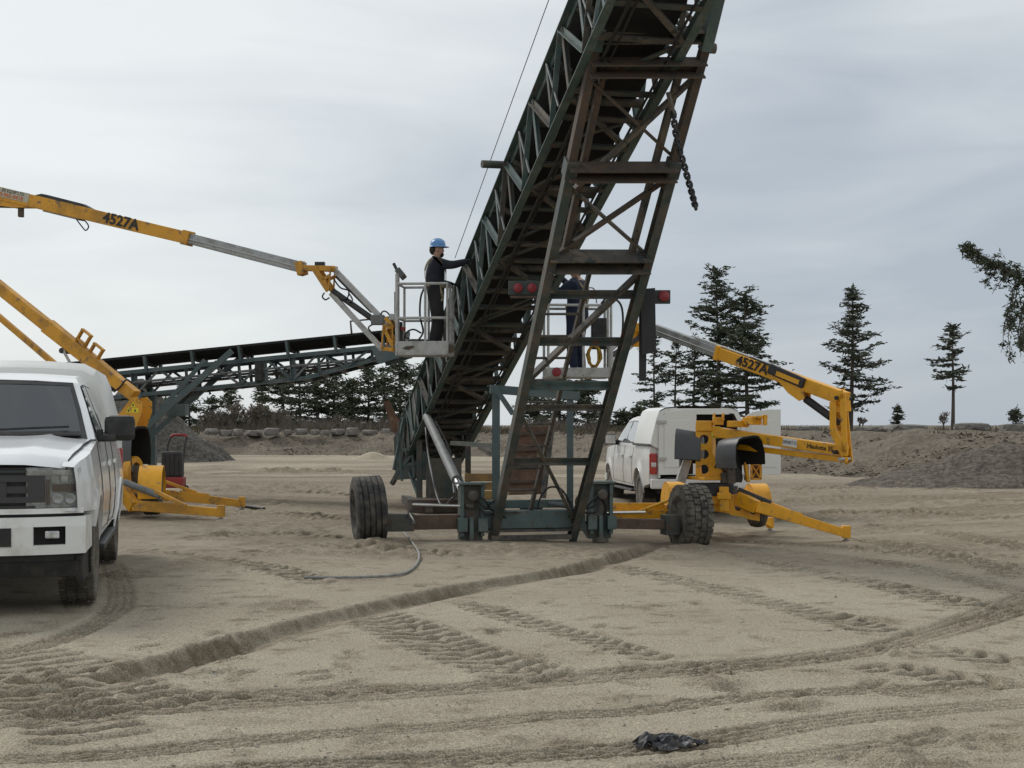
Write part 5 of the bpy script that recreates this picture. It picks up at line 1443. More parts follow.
# hoods and machinery
RL.hood(rw(728, 466, 21.9), Vector((.52, -.85, .02)), .54, .54, .44, tilt=.12)
RL.hood(rw(702, 462, 22.4), Vector((-.8, .25, .05)), .40, .46, .48, tilt=.15)
RL.part(MB().box(rw(738, 472, 22.2), (.10, .2, .32)), "battery", 'black', bevel=0.01)
RL.part(MB().box(rw(747, 471, 22.25), (.06, .06, .30)), "white_bottle", 'decal_white', bevel=0.02)
RL.part(MB().box(rw(731, 475, 22.2), (.12, .2, .26)).box(rw(724, 478, 22.25), (.1, .15, .16)), "pump_unit", 'steel_dark', bevel=0.01)
RL.tube("pump_motor", [rw(722, 466, 22.4), rw(740, 462, 22.2)], .08, 'steel_dark', seg=12)
for i in range(4):
    RL.tube("machine_hose", [rw(715 + 5 * i, 468, 22.2), rw(720 + 6 * i, 458, 22.1), rw(730 + 5 * i, 468, 22.1), rw(736 + 3 * i, 480, 22.2)], .014, 'rubber', curved=True)
RL.beam("side_bracket", rw(745, 462, 22.0), rw(748, 482, 22.0), .05, .16, 'yellow')
xb = RL.part(MB().bar(rw(751, 464, 22), rw(761, 464, 22), .03, .03).bar(rw(751, 479, 22), rw(761, 479, 22), .03, .03).bar(rw(751.4, 464, 22), rw(751.4, 479, 22), .03, .03).bar(rw(760.6, 464, 22), rw(760.6, 479, 22), .03, .03).bar(rw(752, 465, 22), rw(760, 478, 22), .02, .02).bar(rw(760, 465, 22.03), rw(752, 478, 22.03), .02, .02), "battery_cage", 'yellow')
RL.part(MB().box(rw(756, 472, 22.15), (.15, .2, .22)), "cage_box", 'rust_panel')
RL.part(MB().box(rw(684, 470, 22.6), (.14, .2, .4), Matrix.Rotation(.3, 3, 'Y')), "valve_cover", 'rail', bevel=0.01)
RL.part(MB().box(rw(686, 463, 22.7), (.2, .25, .35)), "pump_unit", 'black', bevel=0.02)
# legs on the ground
fr = gpt(846, 541)
r0 = rw(705, 494, 22.3)
og = RL.part(holed_plate(MB(), rw(697, 504, 22.25), Vector((1, -.18, -.16)), UP, [(0, .24, -.06, .26, .055), (.24, .52, -.06, .24, .07), (.52, .76, -.08, .18, .05), (.76, .98, -.10, .13, .04)], .14), "outrigger_root", 'yellow')
RL.outrigger(rw(738, 498, 22.1), rw(757, 507, 21.9), fr, .14, .22, .17)
fl = gpt(598, 533); fl.y = 21.55
RL.outrigger(rw(700, 506, 22.4), rw(672, 511, 22.2), W(604, 525, 21.75), .14, .22, .17, cyl=False)
RL.part(MB().bar(rw(607, 506, 21.85), rw(664, 506, 22.1), .05, .10).bar(rw(607, 514, 21.8), rw(664, 514, 22.0), .08, .14), "outrigger_rail", 'yellow', bevel=0.01)
RL.tube("outrigger_strut", [rw(608, 513, 21.7), rw(637, 513, 21.7), rw(640, 511, 21.7), rw(672, 499, 22.0)], .025, 'yellow')
for (px, d, fx_) in ((690, 25.8, -1.1), (770, 25.4, .9)):
    f_ = W(px, 425, d); f_ = Vector((f_.x, f_.y, gz(f_.x, f_.y)))
    RL.outrigger(Vector((3.3, 23.4, .2)), Vector((3.3 + (f_.x - 3.3) * .4, 23.4 + (f_.y - 23.4) * .4, .12)), f_, .13, .2, .15)
jk = RL.part(MB().box(rw(724, 499, 21.95), (.14, .1, .38)).box(rw(724, 496, 21.93), (.2, .12, .1)), "stabiliser_jack", 'yellow', bevel=0.012)
RL.wheel(rw(757, 507, 23.8), (1, .12, 0), .34, .23)
RL.wheel(rw(674, 505, 24.0), (1, .12, 0), .34, .23)
RL.part(MB().tube([rw(674, 507, 24.0), rw(757, 509, 23.8)], .05, 10), "trailer_axle", 'steel_dark', smooth=40)
RL.beam("tow_bar", Vector((3.4, 23.6, .12)), Vector((4.1, 26.2, .1)), .1, .1, 'yellow')

# ---------------------------------------------------------------- left lift: boom raised, basket at the conveyor
LF = Lift("faded yellow boom lift behind the left pickup, boom raised to a man at the conveyor", (-6.5, 24.5), (-.949, .316), 'yellow_old')
def lw(px, py, d): return W(px, py, d)
LF.part(MB().box(lw(118, 494, 24.6), (1.1, 1.5, .18)), "chassis", 'yellow_old', bevel=0.015)
LF.part(MB().lathe(lw(125, 480, 24.5), UP, [(-.16, .40), (.02, .40), (.02, .34), (.06, .34), (.06, 0)], 28), "slew_ring", 'black', smooth=40)
for off in (-.15, .15):
    pix = [(136, 398), (142, 397), (147, 402), (147, 412), (139, 434), (131, 446), (104, 446), (112, 426), (122, 418)]
    ck = LF.side_plate(pix, .018, off, "mast_plate", 'yellow_old'); sub(ck)
    if off > 0 and LF.sb is not None:
        for px, py, rr in ((133, 420.5, .062), (144, 401, .035), (126, 423, .05)):
            LF.part(MB().lathe(LF.bp(px, py) + LF.sb * .156, LF.sb, [(0, rr * 1.15), (.006, rr * 1.15), (.006, rr), (.001, rr), (.001, 0)], 18), "hole_shade_disc", 'interior', ck, smooth=40)  # raised black disc paints the dark of a hole; nothing is cut
        for px, py, w_, h_ in ((138.5, 405, .09, .08), (134, 410.5, .09, .08), (140.5, 410.5, .13, .08)):
            c_ = LF.bp(px, py) + LF.sb * .162
            LF.part(MB().plate([(-w_ / 2, -h_ / 2), (w_ / 2, -h_ / 2), (w_ / 2, h_ / 2), (-w_ / 2, h_ / 2)] if w_ > .1 else [(-w_ * .6, -h_ / 2), (w_ * .6, -h_ / 2), (0, h_ * .7)], .004, c_, -LF.pb, UP), "warning_decal", 'decal_yellow', ck)
            LF.part(MB().plate([(-.022, -.022), (.022, -.022), (0, .03)], .004, c_ + LF.sb * .003, -LF.pb, UP), "warning_mark", 'ink', ck)
LF.part(MB().bar(LF.bp(118, 470), LF.bp(118, 438), .3, .5, LF.pb), "mast_base", 'yellow_old')
# riser
v0, v1 = LF.bp(143, 402), LF.bp(-150, 168)
LF.beam("lower_boom", v0.lerp(v1, .025), v0.lerp(v1, .31), .2, .19, 'yellow_old', h2=.25)
LF.beam("lower_boom_tube", v0.lerp(v1, .30), v1, .19, .20, 'yellow_old')
LF.beam("parallel_link", LF.bp(118, 418), LF.bp(-150, 190), .09, .10, 'yellow_old')
upv = LF.sb.cross((v1 - v0).normalized()); upv = upv if upv.z > 0 else -upv
vd = (v0 - v1).normalized()
for px, py in ((84, 338), (96, 352)):
    c_ = LF.bp(px, py)
    m2 = MB()
    for a_, b_ in (((-.1, -.14), (-.1, .11)), ((.1, -.14), (.1, .11)), ((-.12, .11), (.12, .11)), ((-.12, -.08), (.12, -.08))):
        m2.bar(c_ + vd * a_[0] + upv * a_[1], c_ + vd * b_[0] + upv * b_[1], .03, .08, LF.sb)
    LF.part(m2, "boom_cradle", 'yellow_old')
LF.tube("link_pin", [LF.bp(66, 351, -.14), LF.bp(66, 351, .14)], .05, 'black')
LF.beam("link_arm", LF.bp(67, 350) + LF.sb * .12, LF.bp(77, 368) + LF.sb * .12, .03, .05, 'rail')
LF.tube("boom_hose", [LF.bp(118, 392, .12), LF.bp(125, 387, .14), LF.bp(131, 380, .14), LF.bp(137, 384, .12)], .016, 'rubber', curved=True)
# elbow far outside the picture
for off in (-.16, .16): LF.side_plate([(-175, 150), (-140, 138), (-128, 160), (-140, 205), (-165, 205)], .02, off, "elbow_plate", 'yellow_old')
# upper boom
w0, w1, w2 = LF.bp(-152, 157), LF.bp(189, 238.5), LF.bp(304, 268)
LF.beam("upper_boom", w0, w1, .19, .245, 'yellow_old', h2=.21)
LF.beam("boom_collar", w1.lerp(w0, .012), w1 + (w1 - w0).normalized() * .04, .22, .25, 'yellow_old')
LF.beam("telescopic_boom", w1, w2, .14, .185, 'alu')
LF.tube("boom_groove", [w1 + LF.sb * .072 - UP * .01, w2 + LF.sb * .072 - UP * .01], .014, 'zinc')
LF.tube("boom_groove", [w1 + LF.sb * .072 - UP * .06, w2 + LF.sb * .072 - UP * .06], .009, 'rail')
wd_ = (w1 - w0).normalized(); wup = LF.sb.cross(wd_); wup = wup if wup.z > 0 else -wup
def ub(px, dn=0.0, so=.099):
    """Point on the visible side of the upper boom above pixel column px, dn metres above its centre line."""
    lo, hi = 0.0, 1.0
    for _ in range(30):
        t = (lo + hi) / 2; q = w0.lerp(w1, t)
        if CX + q.x / q.y * F < px: lo = t
        else: hi = t
    return q + wup * dn + LF.sb * so
LF.lettering("4527A", ub(124, .01, .102), wd_, wup, .255, 'ink', squash=1.08, bold=.008)
m2 = MB()
a_, b_ = ub(36, .108, .02), ub(106, .10, .02)
LF.part(MB().plate([(0, 0), (.14, .055), (.25, .06), (1.0, .05), (1.22, .0)], .13, a_, wd_, wup), "hose_cover", 'black')
dc = LF.part(MB().bar(ub(-12, .02, .1005), ub(32, .035, .1005), .003, .165, wup), "sticker", 'decal_cream'); sub(dc)
text_mesh("lettering", "JRI EQUIP LTD", .08, M['ink'], dc, axes(ub(16, .072, .104), wd_, wup), squash=.95)
text_mesh("lettering", "0-965-0418", .10, M['ink_orange'], dc, axes(ub(15, -.008, .104), wd_, wup), squash=1.1, bold=.003)
LF.side_plate([(-20, 190), (14, 194), (50, 206), (44, 208), (14, 208), (-20, 203)], .15, 0, "cylinder_bracket", 'yellow_old')
LF.tube("lift_cylinder", [LF.bp(-130, 200), LF.bp(13, 204)], .075, 'black', seg=12)
LF.part(MB().bar(LF.bp(21, 207), LF.bp(21, 217), .1, .08, (1, 0, 0)), "rest_stub", 'rust')
LF.beam("hose_tray", ub(45, -.118, .0), ub(84, -.12, .0), .06, .035, 'rail', bevel=0.004)
LF.tube("hose_loop", [ub(80, -.13, .06), ub(86, -.22, .06), ub(91, -.28, .06), ub(93, -.2, .06), ub(88, -.12, .06), ub(82, -.13, .06)], .012, 'rubber', curved=True)
# jib knuckle: triangular frame
kn = LF.part(MB().bar(LF.bp(300, 268), LF.bp(336, 269), .16, .09), "jib_knuckle", 'yellow_old', bevel=0.01); sub(kn)
for off in (-.09, .09):
    h0 = LF.sb * off
    LF.part(MB().bar(LF.bp(316, 268) + h0, LF.bp(331, 291) + h0, .02, .10).bar(LF.bp(333, 268) + h0, LF.bp(331, 291) + h0, .02, .09).bar(LF.bp(325, 280) + h0, LF.bp(332, 276) + h0, .02, .05), "knuckle_plate", 'yellow_old', kn)
LF.part(MB().bar(LF.bp(300, 262), LF.bp(303, 275), .2, .12, LF.pb), "boom_end", 'yellow_old', kn, bevel=0.01)
LF.part(MB().box(LF.bp(320, 264), (.16, .12, .06)), "limit_switch", 'black', kn)
LF.beam("jib_bar", LF.bp(334, 269), LF.bp(389, 326), .07, .085, 'rail'); LF.beam("jib_bar", LF.bp(331, 293), LF.bp(383, 350), .07, .085, 'rail')
LF.tube("jib_cylinder", [LF.bp(333, 291), LF.bp(377, 322)], .05, 'black', seg=10)
LF.beam("jib_cover", LF.bp(336, 276), LF.bp(372, 312), .05, .05, 'black')
for pts in ([(335, 279), (342, 288), (350, 291), (349, 298), (344, 300)], [(350, 293), (354, 300), (351, 303)], [(326, 293), (324, 297), (327, 300), (331, 298)], [(380, 322), (384, 312), (390, 314), (396, 326)], [(375, 324), (370, 328), (374, 334)]):
    LF.tube("jib_hose", [LF.bp(a_, b_, .06) for a_, b_ in pts], .013, 'rubber', curved=True)
LF.part(MB().box(LF.bp(378, 320), (.22, .2, .16)), "jib_motor", 'cyl', bevel=0.02)
mt = LF.part(MB().bar(LF.bp(384, 349), LF.bp(396, 350), .2, .06), "basket_mount", 'yellow_old', bevel=0.01); sub(mt)
for off in (-.1, .1):
    h0 = LF.sb * off
    LF.part(MB().bar(LF.bp(386, 326) + h0, LF.bp(384, 349) + h0, .02, .08).bar(LF.bp(395, 328) + h0, LF.bp(395, 350) + h0, .02, .07).bar(LF.bp(386, 328) + h0, LF.bp(395, 346) + h0, .02, .06).bar(LF.bp(385, 327) + h0, LF.bp(396, 327) + h0, .02, .07).bar(LF.bp(388, 318) + h0, LF.bp(395, 328) + h0, .02, .07), "mount_plate", 'yellow_old', mt)
LF.part(MB().bar(LF.bp(394, 328), LF.bp(405, 329), .07, .06), "rotator_link", 'red_paint', mt, bevel=0.01)
LF.part(MB().bar(LF.bp(399, 346), LF.bp(399, 322), .12, .08, LF.pb), "rotator", 'black', mt)
# basket
bc = W(425.5, 356, 22.75)
lb_, LBc = LF.basket(bc, R(-6), .80, .62, 1.13, .22)
LF.part(MB().box(LBc(-.40, .0, 1.32), (.10, .42, .16), Matrix.Rotation(R(-40), 3, 'Y')), "control_box", 'grey_hood', lb_, bevel=0.02)
LF.tube("control_lever", [LBc(-.44, -.1, 1.36), LBc(-.5, -.1, 1.48)], .025, 'black', lb_)
LF.part(MB().box(LBc(-.46, -.1, .85), (.05, .1, .34)), "manual_box", 'rust', lb_)
LF.part(MB().box(LBc(-.5, -.1, .62), (.12, .12, .10)), "junction_box", 'rail', lb_, bevel=0.01)
LF.tube("basket_post", [LBc(-.42, -.2, 0), LBc(-.42, -.2, 1.3)], .035, 'rail', lb_)
LF.part(MB().lathe(LBc(.44, -.25, .1), LBc(.4, -1, 0) - LBc(0, 0, 0), [(0, .07), (.04, .065), (.05, 0)], 12), "bumper_stop", 'rust', lb_, smooth=40)
LF.part(MB().box(LBc(-.12, .02, .16), (.34, .3, .22)), "tool_bag", 'black', lb_, bevel=0.05)
LF.tube("bag_strap", [LBc(-.34, -.1, .2), LBc(-.3, -.1, .36), LBc(-.18, -.1, .42), LBc(-.05, -.1, .36)], .014, 'rubber', lb_, curved=True)
LF.part(MB().plate([(-.1, -.02), (-.04, .02), (.1, .03), (.08, -.01), (.0, -.04)], .004, LBc(-.22, -.33, .12), LBc(1, 0, 0) - LBc(0, 0, 0), UP), "worn_sticker", 'rust', lb_)
# hood, mudguard, wheel, outriggers
LF.hood(lw(120, 464, 24.2), Vector((.85, -.3, 0)), .42, .55, .62, tilt=.0)
LF.part(MB().box(lw(112, 449, 23.9), (.3, .02, .08)), "hood_sticker", 'lamp_red_dull')
LF.part(MB().box(lw(120, 466, 24.0), (.5, .4, .2)), "pump_unit", 'steel_dark', bevel=0.02)
LF.wheel(lw(152, 492, 23.4), (1, .16, 0), .38, .30)
LF.wheel(lw(72, 494, 23.2), (1, .16, 0), .38, .30)
LF.part(MB().tube([lw(72, 496, 23.2), lw(150, 496, 23.4)], .05, 10), "trailer_axle", 'steel_dark', smooth=40)
f1, f2 = gpt(221, 520), W(242, 505, 25.6)
f2.z = gz(f2.x, f2.y)
LF.outrigger(lw(120, 486, 23.2), lw(134, 507, 22.9), f1, .13, .22, .17, cyl=False)
LF.tube("outrigger_cylinder", [lw(124, 482, 23.0), lw(160, 496, 22.8)], .055, 'cyl', seg=10)
LF.beam("outrigger_strut", lw(155, 491, 22.8), lw(186, 506, 22.5), .05, .06, 'yellow_old')
LF.outrigger(lw(150, 494, 25.2), lw(176, 496, 25.3), f2, .12, .2, .17, cyl=False)
LF.beam("outrigger_strut", lw(158, 479, 25.2), lw(197, 493, 25.4), .05, .06, 'yellow_old')
LF.part(MB().lathe(lw(133, 474, 24.0), (1, -.2, 0), [(-.06, .30), (.06, .30), (.06, .2), (-.06, .2), (-.06, .30)], 24), "cable_reel", 'yellow_old', smooth=40)
LF.part(MB().box(lw(128, 474, 24.2), (.5, .4, .3)), "valve_block", 'steel_dark', bevel=0.02)
for fxx, fy in ((-8.4, 23.0), (-8.6, 26.4)):
    LF.outrigger(Vector((-7.0, 24.5, .3)), Vector((-7.4, (24.5 + fy) / 2, .25)), Vector((fxx, fy, gz(fxx, fy))), .13, .2, .16, cyl=False)
# ------------------------------------------------------------------ the second, nearly level conveyor in the middle distance
FA, FB = W(60, 380, 30.5), W(398, 346, 30.0)               # its top chord, left to right
fc = thing("feed_conveyor", "blue-grey lattice conveyor, nearly level, running behind the left boom lift", "conveyor", (FA.x + 4, 30.3, gz(FA.x + 4, 30.3)))
fd = (FB - FA).normalized(); fu = (UP - fd * UP.dot(fd)).normalized(); fn = fd.cross(fu).normalized()      # fn points away from or towards the camera
if fn.y > 0: fn = -fn
FL = (FB - FA).length
def fcp(a, dn, off): return FA + fd * (a * FL) - fu * dn + fn * off
FW = 0.95
DEP = 0.50
for off in (0.0, -FW):
    MB().angle(fcp(-.25, 0, off), fcp(1.0, 0, off), .09, .014, fu).build("top_chord", M['blue_steel'], fc)
    MB().angle(fcp(-.25, DEP, off), fcp(.72, DEP, off), .085, .014, fu).build("bottom_chord", M['blue_steel'], fc)
    MB().angle(fcp(.72, DEP, off), fcp(1.0, .16, off), .085, .014, fu).build("bottom_chord", M['blue_steel'], fc)
    nbx = 16
    for i in range(nbx + 1):
        a = -.25 + 1.25 * i / nbx
        dpt = DEP if a < .72 else DEP - (DEP - .16) * (a - .72) / .28
        if i % 2 == 0 or a > .6: MB().angle(fcp(a, 0, off), fcp(a, dpt, off), .055 if i % 6 else .11, .012, fd).build("truss_post", M['blue_steel'], fc)
        if i < nbx:
            a2 = -.25 + 1.25 * (i + 1) / nbx
            dp2 = DEP if a2 < .72 else DEP - (DEP - .16) * (a2 - .72) / .28
            p_, q_ = (fcp(a, 0, off), fcp(a2, dp2, off)) if i % 2 else (fcp(a, dpt, off), fcp(a2, 0, off))
            MB().angle(p_, q_, .05, .01, fu).build("truss_diagonal", M['blue_steel' if i % 3 else 'cyl'], fc)
    MB().tube([fcp(-.1, .22, off), fcp(.9, .2, off)], .03, 6).build("conduit", M['cyl'], fc, smooth=50)
for i in range(24):
    a = -.24 + 1.22 * i / 23
    dpt = DEP if a < .72 else DEP - (DEP - .16) * (a - .72) / .28
    MB().bar(fcp(a, dpt, 0), fcp(a, dpt, -FW), .06, .06).build("cross_member", M['steel_dark'], fc)
# belt over troughing idlers
mb = MB()
prof = [(.06, -.36), (-.12, -.24), (-.3, -.20), (-FW + .3, -.20), (-FW + .12, -.24), (-FW - .06, -.36)]
V = [fcp(a, dn + t, off) for a in (-.26, 1.02) for t in (0, .05) for off, dn in prof]
mb.add(V, [(i, i + 1, 13 + i, 12 + i) for i in range(5)] + [(6 + i, 18 + i, 19 + i, 7 + i) for i in range(5)] + [(0, 12, 18, 6), (5, 11, 23, 17), (0, 6, 7, 1), (12, 13, 19, 18)])
mb.build("carrying_belt", M['belt'], fc)
MB().bar(fcp(-.25, .30, -FW / 2), fcp(.80, .30, -FW / 2), .7, .02, fu).bar(fcp(.80, .30, -FW / 2), fcp(1.0, .1, -FW / 2), .7, .02, fu).build("return_belt", M['belt'], fc)
for i in range(9):
    a = -.16 + 1.12 * i / 8
    idl = MB().bar(fcp(a, -.02, .02), fcp(a, -.33, .06), .13, .05, fd).bar(fcp(a, -.02, -FW - .02), fcp(a, -.33, -FW - .06), .13, .05, fd).build("idler_stand", M['blue_steel'], fc); sub(idl)
    MB().tube([fcp(a, -.30, .04), fcp(a, -.16, -.3)], .055, 8).tube([fcp(a, -.16, -.3), fcp(a, -.16, -FW + .3)], .055, 8).tube([fcp(a, -.16, -FW + .3), fcp(a, -.30, -FW - .04)], .055, 8).build("idler_roller", M['steel_dark'], idl, smooth=40)
MB().tube([fcp(1.0, -.02, .05), fcp(1.0, -.02, -FW - .05)], .2, 18).build("head_pulley", M['steel_dark'], fc, smooth=40)
p_ = [fcp(.92, -.05, .06), fcp(1.02, -.05, .06), fcp(1.02, .22, .06), fcp(.94, .34, .06)]
quadp("head_plate", p_, .02, 'blue_steel', fc)
quadp("head_plate", [q - fn * (FW + .12) for q in p_], .02, 'blue_steel', fc)
MB().tube([fcp(.87, -.32, .02), fcp(.87, -.62, .02), fcp(.99, -.62, .02)], .025, 6).build("hand_rail", M['steel_dark'], fc, smooth=50)
for px, py, w_, h_ in ((178, 410, .4, .25), (260, 372, .16, .42)):
    MB().box(W(px, py, 30.3), (w_, .4, h_)).build("junction_box", M['trim_black' if px > 200 else 'blue_steel'], fc, bevel=0.02)
# raking support legs
def fleg(p, q, w_, m): MB().bar(p, q, w_, w_ * 1.1).build("support_leg", M[m], fc)
l0, l1 = W(140, 432, 29.6), W(232, 351, 29.7)
ext = l0 + (l0 - l1).normalized() * 1.0
while ext.z > gz(ext.x, ext.y) + .05: ext += (l0 - l1).normalized() * .05
fleg(ext, l1, .11, 'blue_steel'); fleg(ext - fn * FW, l1 - fn * (FW + .1), .10, 'blue_steel')
fleg(W(160, 410, 29.8), W(205, 360, 29.9), .08, 'blue_steel'); fleg(W(160, 410, 29.8) - fn * FW, W(205, 360, 29.9) - fn * FW, .10, 'teal_dark')
fleg(W(138, 352 + 40, 30), W(138, 500, 30), .16, 'blue_steel'); fleg(W(138, 392, 30) - fn * FW, W(138, 500, 30) - fn * FW, .16, 'blue_steel')
fleg(ext, W(138, 497, 30), .12, 'blue_steel')
MB().bar(ext - fn * 1.2 + UP * .1, ext + fn * .2 + UP * .1, .2, .2).build("ground_beam", M['steel_dark'], fc)

# ------------------------------------------------------------------ trees on the bank
M['bark'] = mat('bark', (0.075, 0.06, 0.048), 0.95, second=(0.11, 0.095, 0.08), amount=0.4, scale=3)
M['needles'] = mat('pine_needles', (0.062, 0.076, 0.048), 0.8, second=(0.098, 0.108, 0.07), amount=0.42, scale=0.9, spec=0.2)
M['needles_b'] = mat('spruce_needles', (0.072, 0.084, 0.06), 0.8, second=(0.11, 0.112, 0.08), amount=0.4, scale=1.1, spec=0.2)
M['twigs'] = mat('bare_twigs', (0.15, 0.128, 0.108), 0.95, second=(0.19, 0.16, 0.13), amount=0.4, scale=2)
M['scrub'] = mat('dry_scrub', (0.12, 0.098, 0.07), 0.95, second=(0.075, 0.07, 0.045), amount=0.45, scale=0.6)
M['stone'] = mat('boulder_stone', (0.20, 0.185, 0.165), 0.9, second=(0.13, 0.12, 0.105), amount=0.45, scale=1.5, bump=0.4, bump_scale=5, third=(0.28, 0.265, 0.24), third_amount=0.25, third_scale=5)

def leaf_tuft(mb, c, r, n, rnd, flat=0.6, L=0.28):
    for _ in range(n):
        d = Vector((rnd.gauss(0, 1), rnd.gauss(0, 1), rnd.gauss(0, flat)))
        if d.length < 1e-3: continue
        d.normalize()
        p = c + Vector((rnd.gauss(0, r * .5), rnd.gauss(0, r * .5), rnd.gauss(0, r * .5 * flat)))
        l = L * rnd.uniform(.6, 1.3)
        s = d.cross(Vector((rnd.random() - .5, rnd.random() - .5, rnd.random() - .5))).normalized() * l * rnd.uniform(.12, .26)
        mb.add([p - s, p + s, p + d * l + s * .3, p + d * l * .9 - s * .5], [(0, 1, 2, 3)])

def conifer(name, label, px, ytop, ybase, d, spread, seed, crown_from=.2, n_br=70, shape='cone', m='needles', dens=1.0, lean=0.0, droop=0.1, group=None, trunk_r=.16, gaps=.12, tuft=.34):
    rnd = random.Random(seed)
    base = W(px, ybase, d); top = W(px, ytop, d)
    base.z = min(base.z, 1.15)
    H = top.z - base.z
    T = thing(name, label, "tree", base, 0, group)
    bend = [Vector((lean * t * H + .012 * H * math.sin(3 * t + seed), .01 * H * math.cos(2.3 * t + seed), t * H)) for t in np.linspace(0, 1, 9)]
    MB().tube([base + b for b in bend], trunk_r, 7, r_end=.02).build("trunk", M['bark'], T, smooth=60)
    br, fo = MB(), MB()
    def axis(t):
        f = t * 8; i = min(7, int(f)); return bend[i].lerp(bend[i + 1], f - i)
    W2 = spread / F * d / 2
    prev = 0
    for i in range(n_br):
        wh = 5
        t = crown_from + (1 - crown_from) * ((i // wh + .5 + rnd.gauss(0,   .20 if shape == 'cone' else .5)) * wh / n_br); t = min(.985, t)
        if rnd.random() < gaps and t < .93: continue
        q = (t - crown_from) / (1 - crown_from)
        if shape == 'cone': ln = 1.12 * W2 * (1.03 - q) ** .72 * (1.0 if q > .10 else .6 + 4 * q)
        elif shape == 'oval': ln = W2 * (max(0.0, math.sin(math.pi * min(1, q * .93 + .09))) ** .7) * .95 + .1
        else: ln = W2 * (.45 + .75 * math.sin(math.pi * min(1, q * .85 + .2)))  # irregular pine
        ln *= rnd.uniform(.38, 1.2)
        an = rnd.uniform(0, 2 * math.pi)
        dr = Vector((math.cos(an), math.sin(an), 0))
        rise = rnd.uniform(-.22, .28) + .45 * q - droop * (1 - q) * 2
        P0 = base + axis(t)
        P1 = P0 + dr * ln * .55 + UP * (rise * ln * .45)
        P2 = P0 + dr * ln + UP * (rise * ln * .8 + .12 * ln)
        br.tube([P0, P1, P2], .028 + .012 * ln, 4, caps=False, r_end=.008)
        nt_ = max(2, int(ln / .30))
        for k in range(nt_):
            f = .30 + .74 * k / nt_ + rnd.uniform(-.05, .05)
            p = P0.lerp(P1, f / .55) if f < .55 else P1.lerp(P2, (f - .55) / .45)
            sd = Vector((-dr.y, dr.x, 0)) * rnd.uniform(-1, 1) * ln * .22 * (1.1 - abs(f - .6))
            leaf_tuft(fo, p + sd + UP * rnd.uniform(-.05, .05), tuft, int(12 * dens), rnd, .26, .27)
    leaf_tuft(fo, base + axis(.985), .22, 22, rnd, 1.3, .3)
    br.build("branches", M['bark'], T); o = fo.build("crown", M[m], T, fix=False)
    return T

TG = "conifers on the bank beyond the yard"
conifer("pine_tree", "tallest dark pine in the pair above the right lift's boom", 717, 270, 427, 92, 56, 1, .10, 105, 'pine', dens=1.15, group=TG, trunk_r=.17, gaps=.05)
conifer("pine_tree", "bushy dark pine just right of the tallest one", 746, 294, 427, 90, 76, 2, .10, 92, 'pine', dens=1.15, group=TG, gaps=.08)
conifer("pine_tree", "slim pine on the left of the group behind the right pickup", 655, 332, 427, 95, 44, 3, .05, 48, 'oval', dens=.95, group=TG, trunk_r=.1)
conifer("pine_tree", "middle pine of the group behind the right pickup", 676, 342, 427, 97, 40, 4, .1, 44, 'oval', dens=.9, group=TG, trunk_r=.1)
conifer("pine_tree", "pine nearest the tall pair in the group behind the right pickup", 694, 338, 427, 93, 46, 5, .08, 50, 'oval', dens=.95, group=TG, trunk_r=.1)
conifer("spruce_tree", "lone broad spruce standing above the right lift's elbow", 851, 288, 427, 86, 76, 6, .16, 92, 'cone', 'needles_b', 1.1, group=TG, trunk_r=.17, droop=.06, gaps=.10)
conifer("spruce_tree", "thin sparse spruce with a bare lower trunk towards the right edge", 952, 326, 428, 84, 44, 7, .40, 46, 'oval', 'needles_b', .9, group=TG, trunk_r=.13, droop=.12, gaps=.12, tuft=.26)
conifer("spruce_sapling", "small dark spruce sapling right of the lone broad spruce", 898, 408, 428, 88, 13, 8, .05, 26, 'cone', 'needles_b', .7, trunk_r=.05, tuft=.2)
conifer("spruce_sapling", "small dark spruce sapling near the right edge", 1016, 410, 428, 80, 18, 9, .05, 26, 'oval', 'needles_b', .7, trunk_r=.05, tuft=.2)
# grove on the left
for i, (px, yt, sp, dd) in enumerate(((283, 372, 34, 104), (300, 366, 36, 100), (318, 369, 36, 102), (334, 374, 34, 106), (352, 381, 30, 100), (368, 366, 36, 103), (384, 370, 30, 99), (400, 360, 42, 101), (424, 364, 36, 104), (447, 372, 34, 102), (560, 372, 46, 104), (588, 380, 40, 102), (538, 384, 34, 100))):
    where = ("at the left end of the grove left of the conveyor", "second from the left end of the grove left of the conveyor", "third from the left end of the grove left of the conveyor", "fourth from the left end of the grove left of the conveyor", "shortest of the grove left of the conveyor", "directly below the right end of the level conveyor", "between the level conveyor's end and the basket", "under the left basket", "seen through the conveyor's tail", "behind the lower conveyor truss",
             "seen between the conveyor legs", "right of the ladder between the legs", "left of the ladder between the legs")[i]
    conifer("pine_tree", "dark pine " + where, px, yt, 428, dd, sp * 1.3, 20 + i, .06, 66, 'oval' if i % 3 else 'pine', dens=.95, group="pines of the far grove", trunk_r=.13, gaps=.08, tuft=.4)
for i, (px, yt, sp) in enumerate(((622, 412, 22), (638, 408, 24))):
    conifer("round_bush", ("low dark evergreen left of the right pickup's canopy", "low dark evergreen touching the right pickup's canopy")[i], px, yt, 428, 80, sp, 50 + i, .0, 26, 'oval', dens=1.0, trunk_r=.06)
for i, (px, yt, sp, lb) in enumerate(((212, 399, 26, "dark round evergreen right of the gravel pile"), (232, 391, 28, "dark evergreen between gravel pile and bare trees"), (168, 400, 40, "dark evergreen behind the level conveyor's support leg"), (190, 385, 40, "tall evergreen showing through the level conveyor's truss"), (262, 386, 22, "slender evergreen among the bare trees"))):
    conifer("evergreen", lb, px, yt, 430, 96, sp, 70 + i, .03, 34, 'oval', dens=1.1, trunk_r=.1, tuft=.42)

